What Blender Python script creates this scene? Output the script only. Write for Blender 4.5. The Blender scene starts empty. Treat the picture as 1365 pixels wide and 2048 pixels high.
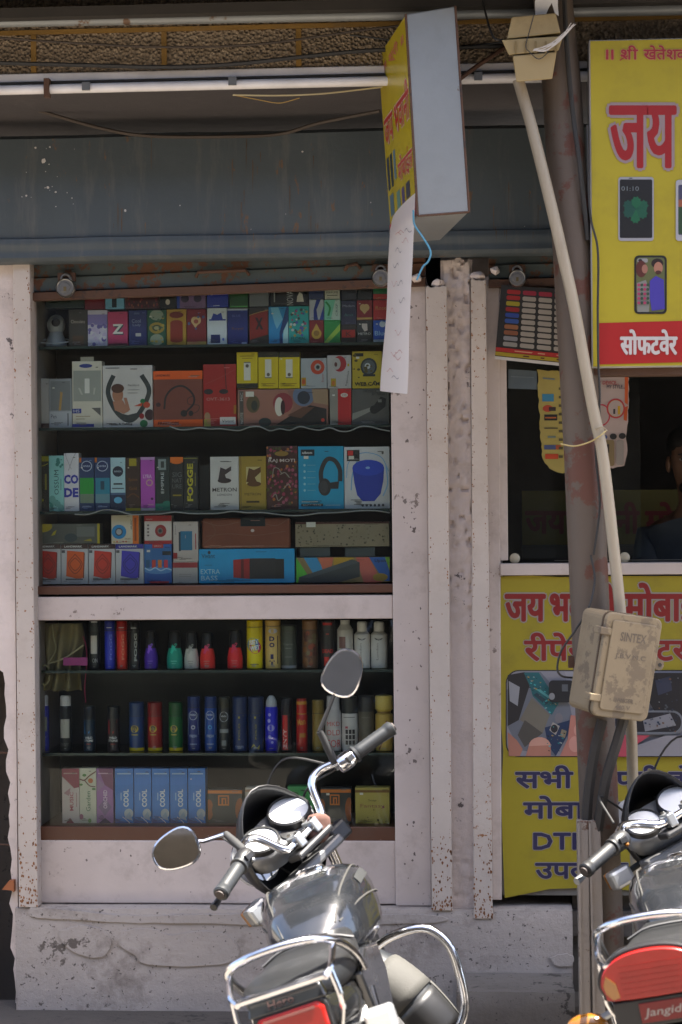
import bpy, bmesh, math, random
from mathutils import Vector, Matrix, noise
random.seed(7)
S = bpy.context.scene
COL = S.collection
# ------------------------------------------------------------------ camera
F = 4357.0                                   # focal length in pixels of the 1365 x 2048 photograph
CAM = Vector((0.49, -7.03, 1.92))
YAW, ROLL = math.radians(4.0), math.radians(0.5)
FW = Vector((-math.sin(YAW), math.cos(YAW), 0))
_r0, _u0 = Vector((math.cos(YAW), math.sin(YAW), 0)), Vector((0, 0, 1))
RT = _r0 * math.cos(ROLL) - _u0 * math.sin(ROLL)
UP = _u0 * math.cos(ROLL) + _r0 * math.sin(ROLL)
cd = bpy.data.cameras.new('camera')
cam = bpy.data.objects.new('camera', cd)
COL.objects.link(cam)
cam.matrix_world = Matrix(((RT.x, UP.x, -FW.x, CAM.x), (RT.y, UP.y, -FW.y, CAM.y), (RT.z, UP.z, -FW.z, CAM.z), (0, 0, 0, 1)))
cd.sensor_fit = 'VERTICAL'
cd.sensor_height = 36.0
cd.sensor_width = 24.0
cd.lens = F / 2048 * 36.0
cd.clip_start, cd.clip_end = 0.1, 500
cd.dof.use_dof = True
cd.dof.focus_distance = 6.95
cd.dof.aperture_fstop = 4.5
S.camera = cam
# ------------------------------------------------------------------ sky, sun, exposure
SUN_DIR = Vector((0.22, -0.06, 0.975)).normalized()
W = bpy.data.worlds.new('World')
S.world = W
W.use_nodes = True
nt = W.node_tree
sky = nt.nodes.new('ShaderNodeTexSky')
sky.sky_type = 'NISHITA'
sky.sun_disc = False
sky.sun_elevation = math.asin(SUN_DIR.z)
sky.sun_rotation = math.atan2(SUN_DIR.x, SUN_DIR.y)
sky.air_density, sky.dust_density, sky.ozone_density = 0.7, 3.5, 0.4
bg = nt.nodes['Background']
bg.inputs[1].default_value = 0.10
nt.links.new(sky.outputs[0], bg.inputs[0])
sl = bpy.data.lights.new('sun', 'SUN')
sl.energy, sl.angle, sl.color = 4.8, math.radians(0.53), (1.0, 0.94, 0.85)
so = bpy.data.objects.new('sun', sl)
COL.objects.link(so)
so.location = (3, 0, 9)
so.rotation_euler = (-SUN_DIR).to_track_quat('-Z', 'Y').to_euler()
S.view_settings.view_transform = 'Standard'
S.view_settings.look = 'None'
S.view_settings.exposure = 2.65
S.view_settings.gamma = 1.0
S.cycles.use_denoising = True
S.cycles.caustics_reflective = False
S.cycles.caustics_refractive = False
S.cycles.sample_clamp_indirect = 6
S.cycles.max_bounces = 10
S.cycles.transparent_max_bounces = 16
# ------------------------------------------------------------------ helpers
GZ = 0.12                                     # level of the street


def P(x, y, Y):
    """point of plane y = Y seen at photograph pixel (x, y)"""
    d = FW * F + RT * (x - 682.5) + UP * (1024 - y)
    return CAM + d * ((Y - CAM.y) / d.y)


def lin(c):
    return tuple(((v / 255) / 12.92 if v / 255 <= 0.04045 else ((v / 255 + 0.055) / 1.055) ** 2.4) for v in c)


def alb(r, g, b, gain=1.0):
    return tuple(min(0.82, max(0.012, v * gain)) for v in lin((r, g, b)))


MC = {}


def nodes_of(name):
    m = bpy.data.materials.new(name)
    m.use_nodes = True
    t = m.node_tree
    return m, t, t.nodes['Principled BSDF']


def N(t, kind, **kw):
    n = t.nodes.new(kind)
    for k, v in kw.items():
        if k in n.inputs:
            n.inputs[k].default_value = v
        else:
            setattr(n, k, v)
    return n


def ramp(t, fac, stops):
    r = t.nodes.new('ShaderNodeValToRGB')
    e = r.color_ramp.elements
    while len(e) < len(stops):
        e.new(0.5)
    for k, (p, c) in enumerate(stops):
        e[k].position = p
        e[k].color = (c, c, c, 1) if isinstance(c, (int, float)) else tuple(c) + (1,)
    t.links.new(fac, r.inputs[0])
    return r.outputs[0]


def mixc(t, fac, a, b, mode='MIX'):
    n = t.nodes.new('ShaderNodeMix')
    n.data_type = 'RGBA'
    n.blend_type = mode
    for sock, v in ((n.inputs[0], fac), (n.inputs[6], a), (n.inputs[7], b)):
        if hasattr(v, 'is_linked'):
            t.links.new(v, sock)
        elif isinstance(v, (int, float)):
            sock.default_value = v
        else:
            sock.default_value = tuple(v) + (1,)
    return n.outputs[2]


def noise_tex(t, scale, detail=4, rough=0.6, stretch=None, seed=0.0):
    tc = t.nodes.new('ShaderNodeTexCoord')
    mp = t.nodes.new('ShaderNodeMapping')
    mp.inputs['Location'].default_value = (seed, seed * 1.7, seed * 0.6)
    if stretch:
        mp.inputs['Scale'].default_value = stretch
    t.links.new(tc.outputs['Object'], mp.inputs[0])
    n = t.nodes.new('ShaderNodeTexNoise')
    n.inputs['Scale'].default_value = scale
    n.inputs['Detail'].default_value = detail
    n.inputs['Roughness'].default_value = rough
    t.links.new(mp.outputs[0], n.inputs['Vector'])
    return n.outputs['Fac']


def bump(t, bsdf, h, strength=0.3, dist=0.01):
    b = t.nodes.new('ShaderNodeBump')
    b.inputs['Strength'].default_value = strength
    b.inputs['Distance'].default_value = dist
    t.links.new(h, b.inputs['Height'])
    t.links.new(b.outputs[0], bsdf.inputs['Normal'])


def plain(color, rough=0.5, metal=0.0, var=0.12, coat=0.0, scale=9.0):
    key = ('p', tuple(round(c, 3) for c in color), rough, metal, var, coat)
    if key in MC:
        return MC[key]
    m, t, b = nodes_of('plain_%d' % len(MC))
    n = noise_tex(t, scale, 3)
    lo = tuple(c * (1 - var) for c in color)
    hi = tuple(min(0.9, c * (1 + var)) for c in color)
    t.links.new(ramp(t, n, [(0.3, lo), (0.7, hi)]), b.inputs['Base Color'])
    b.inputs['Roughness'].default_value = rough
    b.inputs['Metallic'].default_value = metal
    if coat:
        b.inputs['Coat Weight'].default_value = coat
        b.inputs['Coat Roughness'].default_value = 0.08
    MC[key] = m
    return m


def dirty(name, base, spots=None, spot_amt=0.0, spot_scale=40, dirt=(0.08, 0.07, 0.06), dirt_amt=0.25, rough=0.75,
          bump_s=0.25, streak=False, metal=0.0, seed=0.0, specks=0.0, bump_scale=30):
    """weathered paint: blotches, dirt, thresholded rust or chips, fine relief"""
    m, t, b = nodes_of(name)
    n1 = noise_tex(t, 2.2, 6, 0.65, seed=seed)
    c = mixc(t, ramp(t, n1, [(0.35, 0.0), (0.75, 1.0)]), base, tuple(x * 0.80 for x in base))
    n2 = noise_tex(t, 6.5, 8, 0.72, stretch=(3, 3, 0.35) if streak else None, seed=seed + 3)
    c = mixc(t, ramp(t, n2, [(0.52, 0.0), (0.80, dirt_amt)]), c, dirt)
    h = noise_tex(t, bump_scale, 6, 0.7, seed=seed + 1)
    if spots:
        n3 = noise_tex(t, spot_scale, 6, 0.68, stretch=(1.5, 1.5, 0.5) if streak else None, seed=seed + 5)
        n4 = noise_tex(t, 2.6, 4, 0.6, seed=seed + 7)
        mul = N(t, 'ShaderNodeMath', operation='MULTIPLY')
        t.links.new(n3, mul.inputs[0])
        t.links.new(ramp(t, n4, [(0.25, 0.72), (0.75, 1.18)]), mul.inputs[1])
        th = 0.66 - spot_amt * 0.25
        f = ramp(t, mul.outputs[0], [(th, 0.0), (th + 0.035, 1.0)])
        c = mixc(t, f, c, spots)
    if specks:
        n5 = noise_tex(t, 75, 3, 0.6, seed=seed + 11)
        c = mixc(t, ramp(t, n5, [(0.70 - specks * 0.1, 0.0), (0.74 - specks * 0.1, 0.85)]), c, (0.05, 0.042, 0.04))
    t.links.new(c, b.inputs['Base Color'])
    b.inputs['Roughness'].default_value = rough
    b.inputs['Metallic'].default_value = metal
    bump(t, b, h, bump_s, 0.006)
    return m


def glassy(name, tint=(0.93, 0.97, 0.95), dust=0.0, ior=1.5):
    """thin pane: clear transmission with a Fresnel reflection and a little dust"""
    m, t, b = nodes_of(name)
    t.nodes.remove(b)
    out = t.nodes['Material Output']
    fr = N(t, 'ShaderNodeFresnel', IOR=ior)
    tr = N(t, 'ShaderNodeBsdfTransparent', Color=tint + (1,))
    gl = N(t, 'ShaderNodeBsdfGlossy', Roughness=0.015)
    mx = t.nodes.new('ShaderNodeMixShader')
    t.links.new(fr.outputs[0], mx.inputs[0])
    t.links.new(tr.outputs[0], mx.inputs[1])
    t.links.new(gl.outputs[0], mx.inputs[2])
    last = mx.outputs[0]
    if dust:
        df = N(t, 'ShaderNodeBsdfDiffuse', Color=(0.45, 0.42, 0.38, 1))
        nz = noise_tex(t, 3.0, 7, 0.7)
        m2 = t.nodes.new('ShaderNodeMixShader')
        t.links.new(ramp(t, nz, [(0.3, dust * 0.3), (0.8, dust)]), m2.inputs[0])
        t.links.new(last, m2.inputs[1])
        t.links.new(df.outputs[0], m2.inputs[2])
        last = m2.outputs[0]
    t.links.new(last, out.inputs[0])
    return m


def setp(o, label=None, cat=None, group=None, kind=None):
    for k, v in (('label', label), ('category', cat), ('group', group), ('kind', kind)):
        if v:
            o[k] = v
    return o


OFF = {}


def thing(name, label, cat, loc=(0, 0, 0), group=None, rot=None):
    o = bpy.data.objects.new(name, None)
    COL.objects.link(o)
    o.empty_display_size = 0.05
    o.location = loc
    OFF[o.name] = Vector(loc)
    if rot is not None:
        o.rotation_euler = rot
        OFF[o.name] = Vector((0, 0, 0))
    return setp(o, label, cat, group)


def catmull(pts, n=6):
    pts = [Vector(p) for p in pts]
    if len(pts) < 3:
        return pts
    q = [pts[0] * 2 - pts[1]] + pts + [pts[-1] * 2 - pts[-2]]
    out = []
    for i in range(1, len(q) - 2):
        a, b, c, d = q[i - 1], q[i], q[i + 1], q[i + 2]
        for k in range(n):
            s = k / n
            out.append(0.5 * (2 * b + (c - a) * s + (2 * a - 5 * b + 4 * c - d) * s * s + (3 * b - a - 3 * c + d) * s ** 3))
    out.append(pts[-1])
    return out


class MB:
    def __init__(self, xf=None):
        self.v, self.f, self.mi, self.mats, self.xf = [], [], [], [], xf

    def m(self, mat):
        if mat not in self.mats:
            self.mats.append(mat)
        return self.mats.index(mat)

    def add(self, vs, fs, mat):
        o = len(self.v)
        self.v += [Vector(p) for p in vs]
        k = self.m(mat)
        for f in fs:
            self.f.append([i + o for i in f])
            self.mi.append(k)
        return self

    def box(self, a, b, mat):
        x0, y0, z0 = a
        x1, y1, z1 = b
        vs = [(x0, y0, z0), (x1, y0, z0), (x1, y1, z0), (x0, y1, z0), (x0, y0, z1), (x1, y0, z1), (x1, y1, z1), (x0, y1, z1)]
        return self.hexa(vs, mat)

    def hexa(self, vs, mat):
        return self.add(vs, [(0, 3, 2, 1), (4, 5, 6, 7), (0, 1, 5, 4), (1, 2, 6, 5), (2, 3, 7, 6), (3, 0, 4, 7)], mat)

    def prism(self, poly, y0, y1, mat):
        """outline in x, z pushed from y0 to y1"""
        n = len(poly)
        vs = [(p[0], y0, p[1]) for p in poly] + [(p[0], y1, p[1]) for p in poly]
        fs = [list(range(n)), list(range(2 * n - 1, n - 1, -1))] + [(i, i + n, (i + 1) % n + n, (i + 1) % n) for i in range(n)]
        return self.add(vs, fs, mat)

    def tube(self, pts, r, mat, sides=8, smooth=0, squash=None):
        pts = catmull(pts, smooth) if smooth else [Vector(p) for p in pts]
        n = len(pts)
        rs = r if isinstance(r, (list, tuple)) else [r] * n
        if len(rs) != n:
            k = (len(rs) - 1) / (n - 1)
            rs = [rs[int(i * k)] + (rs[min(len(rs) - 1, int(i * k) + 1)] - rs[int(i * k)]) * (i * k - int(i * k)) for i in range(n)]
        vs, fs = [], []
        ref = None
        for i, p in enumerate(pts):
            d = (pts[min(n - 1, i + 1)] - pts[max(0, i - 1)]).normalized()
            if ref is None:
                ref = d.orthogonal().normalized()
            ref = (ref - d * ref.dot(d))
            ref = ref.normalized() if ref.length > 1e-6 else d.orthogonal().normalized()
            bi = d.cross(ref)
            for k in range(sides):
                a = 2 * math.pi * k / sides
                vs.append(p + (ref * math.cos(a) + bi * math.sin(a)) * rs[i])
        for i in range(n - 1):
            for k in range(sides):
                a, b = i * sides + k, i * sides + (k + 1) % sides
                fs.append((a, b, b + sides, a + sides))
        fs.append(list(range(sides))[::-1])
        fs.append([(n - 1) * sides + k for k in range(sides)])
        return self.add(vs, fs, mat)

    def lathe(self, prof, mat, origin=(0, 0, 0), axis=(0, 0, 1), sides=20, mats=None, ref=None):
        """prof: (radius, height) pairs along the axis"""
        o, ax = Vector(origin), Vector(axis).normalized()
        e1 = ax.orthogonal().normalized() if ref is None else (Vector(ref) - ax * Vector(ref).dot(ax)).normalized()
        e2 = ax.cross(e1)
        base = len(self.v)
        for r, h in prof:
            for k in range(sides):
                a = 2 * math.pi * k / sides
                self.v.append(o + ax * h + (e1 * math.cos(a) + e2 * math.sin(a)) * max(r, 1e-5))
        for i in range(len(prof) - 1):
            mt = self.m(mats[i] if mats else mat)
            for k in range(sides):
                a, b = base + i * sides + k, base + i * sides + (k + 1) % sides
                self.f.append([a, b, b + sides, a + sides])
                self.mi.append(mt)
        self.f.append([base + k for k in range(sides)][::-1])
        self.mi.append(self.m(mats[0] if mats else mat))
        e = base + (len(prof) - 1) * sides
        self.f.append([e + k for k in range(sides)])
        self.mi.append(self.m(mats[-1] if mats else mat))
        return self

    def loft(self, rings, mat, cap=True):
        n, s = len(rings), len(rings[0])
        vs = [p for r in rings for p in r]
        fs = []
        for i in range(n - 1):
            for k in range(s):
                a, b = i * s + k, i * s + (k + 1) % s
                fs.append((a, b, b + s, a + s))
        if cap:
            fs.append(list(range(s))[::-1])
            fs.append([(n - 1) * s + k for k in range(s)])
        return self.add(vs, fs, mat)

    def ball(self, c, r, mat, seg=14, rings=8):
        c = Vector(c)
        r = Vector(r) if not isinstance(r, (int, float)) else Vector((r, r, r))
        rr = []
        for i in range(rings + 1):
            a = math.pi * i / rings - math.pi / 2
            rr.append([c + Vector((r.x * max(math.cos(a), 1e-3) * math.cos(2 * math.pi * k / seg), r.y * max(math.cos(a), 1e-3) * math.sin(2 * math.pi * k / seg), r.z * math.sin(a))) for k in range(seg)])
        return self.loft(rr, mat)

    def grid(self, fn, nu, nv, mat):
        vs = [fn(i / nu, j / nv) for j in range(nv + 1) for i in range(nu + 1)]
        fs = [(j * (nu + 1) + i, j * (nu + 1) + i + 1, (j + 1) * (nu + 1) + i + 1, (j + 1) * (nu + 1) + i) for j in range(nv) for i in range(nu)]
        return self.add(vs, fs, mat)

    def build(self, name, parent=None, smooth=False, bevel=0.0, at=None, solid=0.0, local=False, sub=0, recalc=True):
        vs = [self.xf(p) for p in self.v] if self.xf else self.v
        off = Vector((0, 0, 0))
        if parent is not None:
            off = Vector((0, 0, 0)) if local else OFF.get(parent.name, Vector((0, 0, 0)))
        elif at is not None:
            off = Vector(at)
        me = bpy.data.meshes.new(name)
        me.from_pydata([p - off for p in vs], [], self.f)
        for mt in self.mats:
            me.materials.append(mt)
        me.polygons.foreach_set('material_index', self.mi)
        if recalc:
            bm = bmesh.new()
            bm.from_mesh(me)
            bmesh.ops.recalc_face_normals(bm, faces=bm.faces)
            bm.to_mesh(me)
            bm.free()
        if smooth:
            me.polygons.foreach_set('use_smooth', [True] * len(me.polygons))
            me.set_sharp_from_angle(angle=math.radians(38 if smooth is True else smooth))
        me.update()
        o = bpy.data.objects.new(name, me)
        COL.objects.link(o)
        if parent is not None:
            o.parent = parent
            OFF[o.name] = off
        elif at is not None:
            o.location = at
            OFF[o.name] = Vector(at)
        else:
            OFF[o.name] = Vector((0, 0, 0))
        if solid:
            md = o.modifiers.new('s', 'SOLIDIFY')
            md.thickness = solid
            md.offset = 0
        if bevel:
            md = o.modifiers.new('b', 'BEVEL')
            md.width = bevel
            md.segments = 2
            md.limit_method = 'ANGLE'
        if sub:
            md = o.modifiers.new('u', 'SUBSURF')
            md.levels = md.render_levels = sub
        return o


TXT = {}


def text_geo(s, bold=0.0):
    key = (s, bold)
    if key not in TXT:
        c = bpy.data.curves.new('t', 'FONT')
        c.body, c.size, c.offset, c.resolution_u = s, 1, bold, 2
        o = bpy.data.objects.new('t', c)
        me = bpy.data.meshes.new_from_object(o)
        TXT[key] = ([v.co.copy() for v in me.vertices], [list(p.vertices) for p in me.polygons])
        bpy.data.objects.remove(o)
        bpy.data.curves.remove(c)
        bpy.data.meshes.remove(me)
    return TXT[key]


def print_elems(mb, w, h, elems, mapf, gain=1.0, k0=0, rough=0.45):
    """flat print in face units (u, v in 0..1, v up); mapf(x, z, k) -> point; k is the layer"""
    k = k0
    for e in elems:
        kind, colr = e[0], e[1]
        mt = plain(alb(*colr, gain=gain), rough, 0, 0.06)
        k += 1
        if kind == 'r':
            u0, v0, u1, v1 = e[2:6]
            n = 8
            vs, fs = [], []
            for i in range(n + 1):
                x = (u0 + (u1 - u0) * i / n) * w
                vs += [mapf(x, v0 * h, k), mapf(x, v1 * h, k)]
            for i in range(n):
                fs.append((2 * i, 2 * i + 2, 2 * i + 3, 2 * i + 1))
            mb.add(vs, fs, mt)
        elif kind == 'e':
            cu, cv, ru, rv = e[2:6]
            n = 18
            mb.add([mapf((cu + ru * math.cos(2 * math.pi * i / n)) * w, (cv + rv * math.sin(2 * math.pi * i / n)) * h, k) for i in range(n)], [list(range(n))], mt)
        elif kind == 'g':
            mb.add([mapf(u * w, v * h, k) for u, v in e[2]], [list(range(len(e[2])))], mt)
        elif kind == 'c':
            pts = catmull([(u * w, v * h, 0) for u, v in e[2]], 5)
            wd = e[3] * h * 0.5
            vs = []
            for i, p in enumerate(pts):
                d = (pts[min(len(pts) - 1, i + 1)] - pts[max(0, i - 1)])
                nn = Vector((-d.y, d.x, 0))
                nn = nn.normalized() * wd if nn.length > 0 else nn
                vs += [mapf(p.x + nn.x, p.y + nn.y, k), mapf(p.x - nn.x, p.y - nn.y, k)]
            mb.add(vs, [(2 * i, 2 * i + 1, 2 * i + 3, 2 * i + 2) for i in range(len(pts) - 1)], mt)
        elif kind == 't':
            # text, centre u, centre v, letter height (fraction of h), max width (fraction of w), rotation, bold
            s, cu, cv, lh, mw = e[2:7]
            rot = e[7] if len(e) > 7 else 0
            bold = e[8] if len(e) > 8 else 0.0
            vs, fs = text_geo(s, bold)
            if not vs:
                continue
            xs, ys = [p.x for p in vs], [p.y for p in vs]
            bw, bh = max(xs) - min(xs), max(ys) - min(ys)
            mx, my = (max(xs) + min(xs)) / 2, (max(ys) + min(ys)) / 2
            up = abs(rot) > 45                       # lettering that runs upwards is sized by the face width
            sy = lh * (w if up else h) / bh
            sx = min(mw * (h if up else w) / bw, sy * 2.6)
            if mw <= 0:
                sx = sy
            ca, sa = math.cos(math.radians(rot)), math.sin(math.radians(rot))
            out = []
            for p in vs:
                a, b = (p.x - mx) * sx, (p.y - my) * sy
                out.append(mapf(cu * w + a * ca - b * sa, cv * h + a * sa + b * ca, k))
            mb.add(out, fs, mt)
    return k


def seeded(n, s=1):
    r = random.Random(s)
    return [r.random() for _ in range(n)]


def scatter(cols, n, u0, v0, u1, v1, ru, rv, seed=1, kind='e'):
    r = random.Random(seed)
    out = []
    for i in range(n):
        c = cols[i % len(cols)]
        u, v, s = u0 + (u1 - u0) * r.random(), v0 + (v1 - v0) * r.random(), 0.6 + 0.8 * r.random()
        u, v = min(max(u, ru * s), 1 - ru * s), min(max(v, rv * s), 1 - rv * s)
        if kind == 'e':
            out.append(('e', c, u, v, ru * s, rv * s))
        else:
            a = r.random() * 6.28
            out.append(('g', c, [(u + ru * s * math.cos(a + q), v + rv * s * math.sin(a + q)) for q in (0, 2.1, 4.2)]))
    return out
# ------------------------------------------------------------------ materials
MAUVE = (0.56, 0.485, 0.445)
M = {}
M['mauve'] = dirty('mauve_paint', MAUVE, spots=(0.20, 0.16, 0.14), spot_amt=0.05, spot_scale=28, dirt=(0.20, 0.15, 0.12), dirt_amt=0.55, rough=0.62, bump_s=0.15)
M['plaster'] = dirty('mauve_plaster', tuple(c * 1.22 for c in MAUVE), spots=(0.13, 0.11, 0.105), spot_amt=0.20, spot_scale=30, dirt_amt=0.35, rough=0.85, bump_s=0.9, seed=2, bump_scale=18)
M['channel'] = dirty('rusty_cream_paint', (0.53, 0.465, 0.41), spots=(0.26, 0.11, 0.04), spot_amt=0.10, spot_scale=55, dirt=(0.28, 0.20, 0.14), dirt_amt=0.45, rough=0.6, bump_s=0.3, seed=5)
M['hood'] = dirty('shutter_hood_paint', (0.070, 0.087, 0.096), spots=(0.14, 0.085, 0.05), spot_amt=0.17, spot_scale=26, dirt=(0.17, 0.16, 0.145), dirt_amt=0.6, rough=0.5, bump_s=0.18, streak=True, seed=8)
M['rustbar'] = dirty('rusted_shutter', (0.065, 0.085, 0.085), spots=(0.10, 0.042, 0.020), spot_amt=0.62, spot_scale=24, dirt=(0.05, 0.03, 0.02), dirt_amt=0.6, rough=0.8, bump_s=0.5, seed=9)
M['rust'] = dirty('brown_rust', (0.085, 0.040, 0.022), spots=(0.04, 0.025, 0.02), spot_amt=0.4, dirt_amt=0.5, rough=0.8, bump_s=0.5, seed=4)
M['wood'] = dirty('brown_wood', (0.085, 0.030, 0.014), spots=(0.5, 0.45, 0.4), spot_amt=-0.28, spot_scale=60, dirt_amt=0.3, rough=0.45, bump_s=0.1, seed=6)
M['plinth'] = dirty('plinth_plaster', (0.42, 0.375, 0.34), spots=(0.13, 0.11, 0.095), spot_amt=0.10, spot_scale=16, dirt=(0.11, 0.085, 0.065), dirt_amt=0.95, rough=0.9, bump_s=0.8, specks=0.6, seed=12)
M['concrete'] = dirty('stained_concrete', (0.17, 0.155, 0.14), spots=(0.05, 0.045, 0.04), spot_amt=0.35, spot_scale=18, dirt_amt=0.7, rough=0.9, bump_s=0.8, specks=0.5, seed=15)
M['dark_concrete'] = dirty('darker_concrete', (0.075, 0.066, 0.058), spots=(0.03, 0.028, 0.025), spot_amt=0.3, dirt_amt=0.6, rough=0.85, bump_s=0.6, seed=16)  # darker even tone for low steps, bay back and inner walls
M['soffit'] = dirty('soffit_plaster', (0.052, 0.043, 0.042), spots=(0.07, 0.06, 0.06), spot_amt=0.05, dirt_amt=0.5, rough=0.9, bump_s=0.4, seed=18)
M['pole'] = dirty('painted_steel_pole', (0.105, 0.078, 0.058), spots=(0.095, 0.034, 0.02), spot_amt=0.50, spot_scale=7, dirt=(0.10, 0.075, 0.055), dirt_amt=0.8, rough=0.6, bump_s=0.25, seed=21)
M['galv'] = dirty('galvanised_sheet', (0.255, 0.27, 0.27), spots=(0.12, 0.065, 0.035), spot_amt=0.12, spot_scale=9, dirt=(0.16, 0.15, 0.14), dirt_amt=0.35, rough=0.45, bump_s=0.08, metal=0.25, seed=23)
M['cream_plastic'] = dirty('weathered_cream_plastic', (0.25, 0.195, 0.12), spots=(0.15, 0.115, 0.075), spot_amt=0.50, spot_scale=16, dirt=(0.10, 0.07, 0.04), dirt_amt=0.75, rough=0.55, bump_s=0.15, seed=25)
M['pvc'] = dirty('cream_pvc', (0.38, 0.325, 0.24), dirt=(0.16, 0.12, 0.08), dirt_amt=0.75, rough=0.45, bump_s=0.1, streak=True, seed=27)
M['chan_steel'] = dirty('grey_steel_channel', (0.30, 0.26, 0.22), spots=(0.10, 0.05, 0.03), spot_amt=0.55, spot_scale=14, dirt_amt=0.5, rough=0.7, bump_s=0.4, seed=29)
M['white'] = plain((0.62, 0.60, 0.60), 0.5, 0, 0.12)
M['black'] = plain((0.02, 0.02, 0.02), 0.6)
M['rubber'] = plain((0.022, 0.022, 0.022), 0.75)
M['chrome'] = plain((0.72, 0.72, 0.74), 0.12, 1.0, 0.05)
M['steel'] = plain((0.30, 0.29, 0.27), 0.28, 1.0, 0.15)
M['glass'] = glassy('display_glass', dust=0.008, ior=1.26)
M['glass_hazy'] = glassy('hazy_display_glass', dust=0.009, ior=1.34)
M['shelf'] = glassy('shelf_glass', (0.72, 0.86, 0.80))
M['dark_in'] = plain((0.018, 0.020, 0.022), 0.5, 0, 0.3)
M['cable'] = plain((0.025, 0.024, 0.023), 0.6)
# street ground: dusty asphalt
m, t, b = nodes_of('dusty_asphalt')
n1, n2 = noise_tex(t, 0.8, 8, 0.7), noise_tex(t, 160, 3, 0.7)
t.links.new(mixc(t, ramp(t, n2, [(0.4, 0.0), (0.7, 0.5)]), ramp(t, n1, [(0.3, (0.085, 0.075, 0.063)), (0.7, (0.17, 0.15, 0.125))]), (0.24, 0.212, 0.18)), b.inputs['Base Color'])
b.inputs['Roughness'].default_value = 0.9
bump(t, b, n2, 0.6, 0.01)
M['road'] = m
# pebble-dash render of the beam
m, t, b = nodes_of('pebble_dash')
vo = N(t, 'ShaderNodeTexVoronoi', Scale=95.0)
tc = t.nodes.new('ShaderNodeTexCoord')
t.links.new(tc.outputs['Object'], vo.inputs['Vector'])
c = mixc(t, 0.55, ramp(t, vo.outputs['Color'], [(0.1, (0.15, 0.105, 0.065)), (0.9, (0.46, 0.36, 0.25))]), ramp(t, noise_tex(t, 3, 6), [(0.3, (0.17, 0.125, 0.08)), (0.75, (0.40, 0.31, 0.21))]))
t.links.new(c, b.inputs['Base Color'])
b.inputs['Roughness'].default_value = 0.9
bump(t, b, vo.outputs['Distance'], 1.0, 0.02)
M['pebble'] = m

# ------------------------------------------------------------------ setting: street ground and steps
g = MB()
g.grid(lambda u, v: Vector((-60 + 120 * u, -60 + 120 * v, GZ + 0.0 * u)), 12, 12, M['road'])
setp(g.build('ground', recalc=False), kind='structure')


def rough_block(name, x0, x1, y0, y1, z0, z1, mat, amp=0.006, parent=None, step=0.03, kind=None, freq=9):
    """block whose front (y0) and top are uneven grids"""
    nx, nz, ny = max(2, int((x1 - x0) / step)), max(2, int((z1 - z0) / step)), max(2, int(abs(y1 - y0) / step))
    mb = MB()

    def ns(p):
        return noise.noise(p * freq) * amp + noise.noise(p * freq * 3.1) * amp * 0.5

    def front(u, v):
        p = Vector((x0 + (x1 - x0) * u, y0, z0 + (z1 - z0) * v))
        e = min(1, min(v, 1 - v) * 6 + 0.3)
        return p + Vector((0, ns(p) + (amp * 1.5 if (v >= 1) else 0), -abs(ns(p * 1.3)) * (1 if v >= 1 else 0)))

    def top(u, v):
        if v <= 0:
            return front(u, 1)
        p = Vector((x0 + (x1 - x0) * u, y0 + (y1 - y0) * v, z1))
        return p + Vector((0, 0, -abs(ns(p)) * (1 - v)))
    mb.grid(front, nx, nz, mat)
    mb.grid(top, nx, ny, mat)
    mb.add([(x0, y0, z0), (x0, y1, z0), (x0, y1, z1), (x0, y0, z1)], [(0, 1, 2, 3)], mat)
    mb.add([(x1, y0, z0), (x1, y1, z0), (x1, y1, z1), (x1, y0, z1)], [(3, 2, 1, 0)], mat)
    o = mb.build(name, parent, smooth=60, recalc=False)
    if kind:
        o['kind'] = kind
    return o


XL = P(32, 1900, -0.04).x
XC = P(915, 1900, -0.04).x
ZP = P(400, 1818, -0.04).z            # plinth top
ZS = P(400, 2022, -0.04).z            # low step under the left plinth
ZS2 = P(1040, 1945, -0.04).z          # higher step on the right
XR = 2.6                              # the facade goes on to the right of the frame
rough_block('step', XL - 1.6, XC, -0.42, 0.10, GZ, ZS, M['dark_concrete'], 0.008, kind='structure')
rough_block('step', XC + 0.002, P(1150, 1960, -0.33).x, -0.33, 0.10, GZ, ZS2, M['concrete'], 0.008, kind='structure')
rough_block('step', P(1150, 1960, -0.33).x + 0.003, XR, -0.12, 0.10, GZ, ZS2 - 0.09, M['dark_concrete'], 0.006, kind='structure')

# ------------------------------------------------------------------ the shop building
bl = thing('shop_building', 'mauve plastered shop front with cracked plinth, pebble-dash beam and plaster piers', 'building', (0, 0.0, GZ))
rough_block('plinth', XL, P(1146, 1880, -0.04).x, -0.04, 0.5, GZ + 0.003, ZP, M['plinth'], 0.003, bl)
# loose plaster skins with broken outlines on the plinth


def skin(outline, Y, th, mat, name='plaster_patch'):
    pts = catmull([(P(x, y, Y).x, P(x, y, Y).z, 0) for x, y in outline + outline[:1]], 4)[:-1]
    rr = random.Random(len(outline) * 7 + int(outline[0][0]))
    poly = [(p.x + rr.uniform(-.002, .002), p.y + rr.uniform(-.002, .002)) for p in pts]
    return MB().prism(poly, Y, Y + th, mat).build(name, bl)


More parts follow.
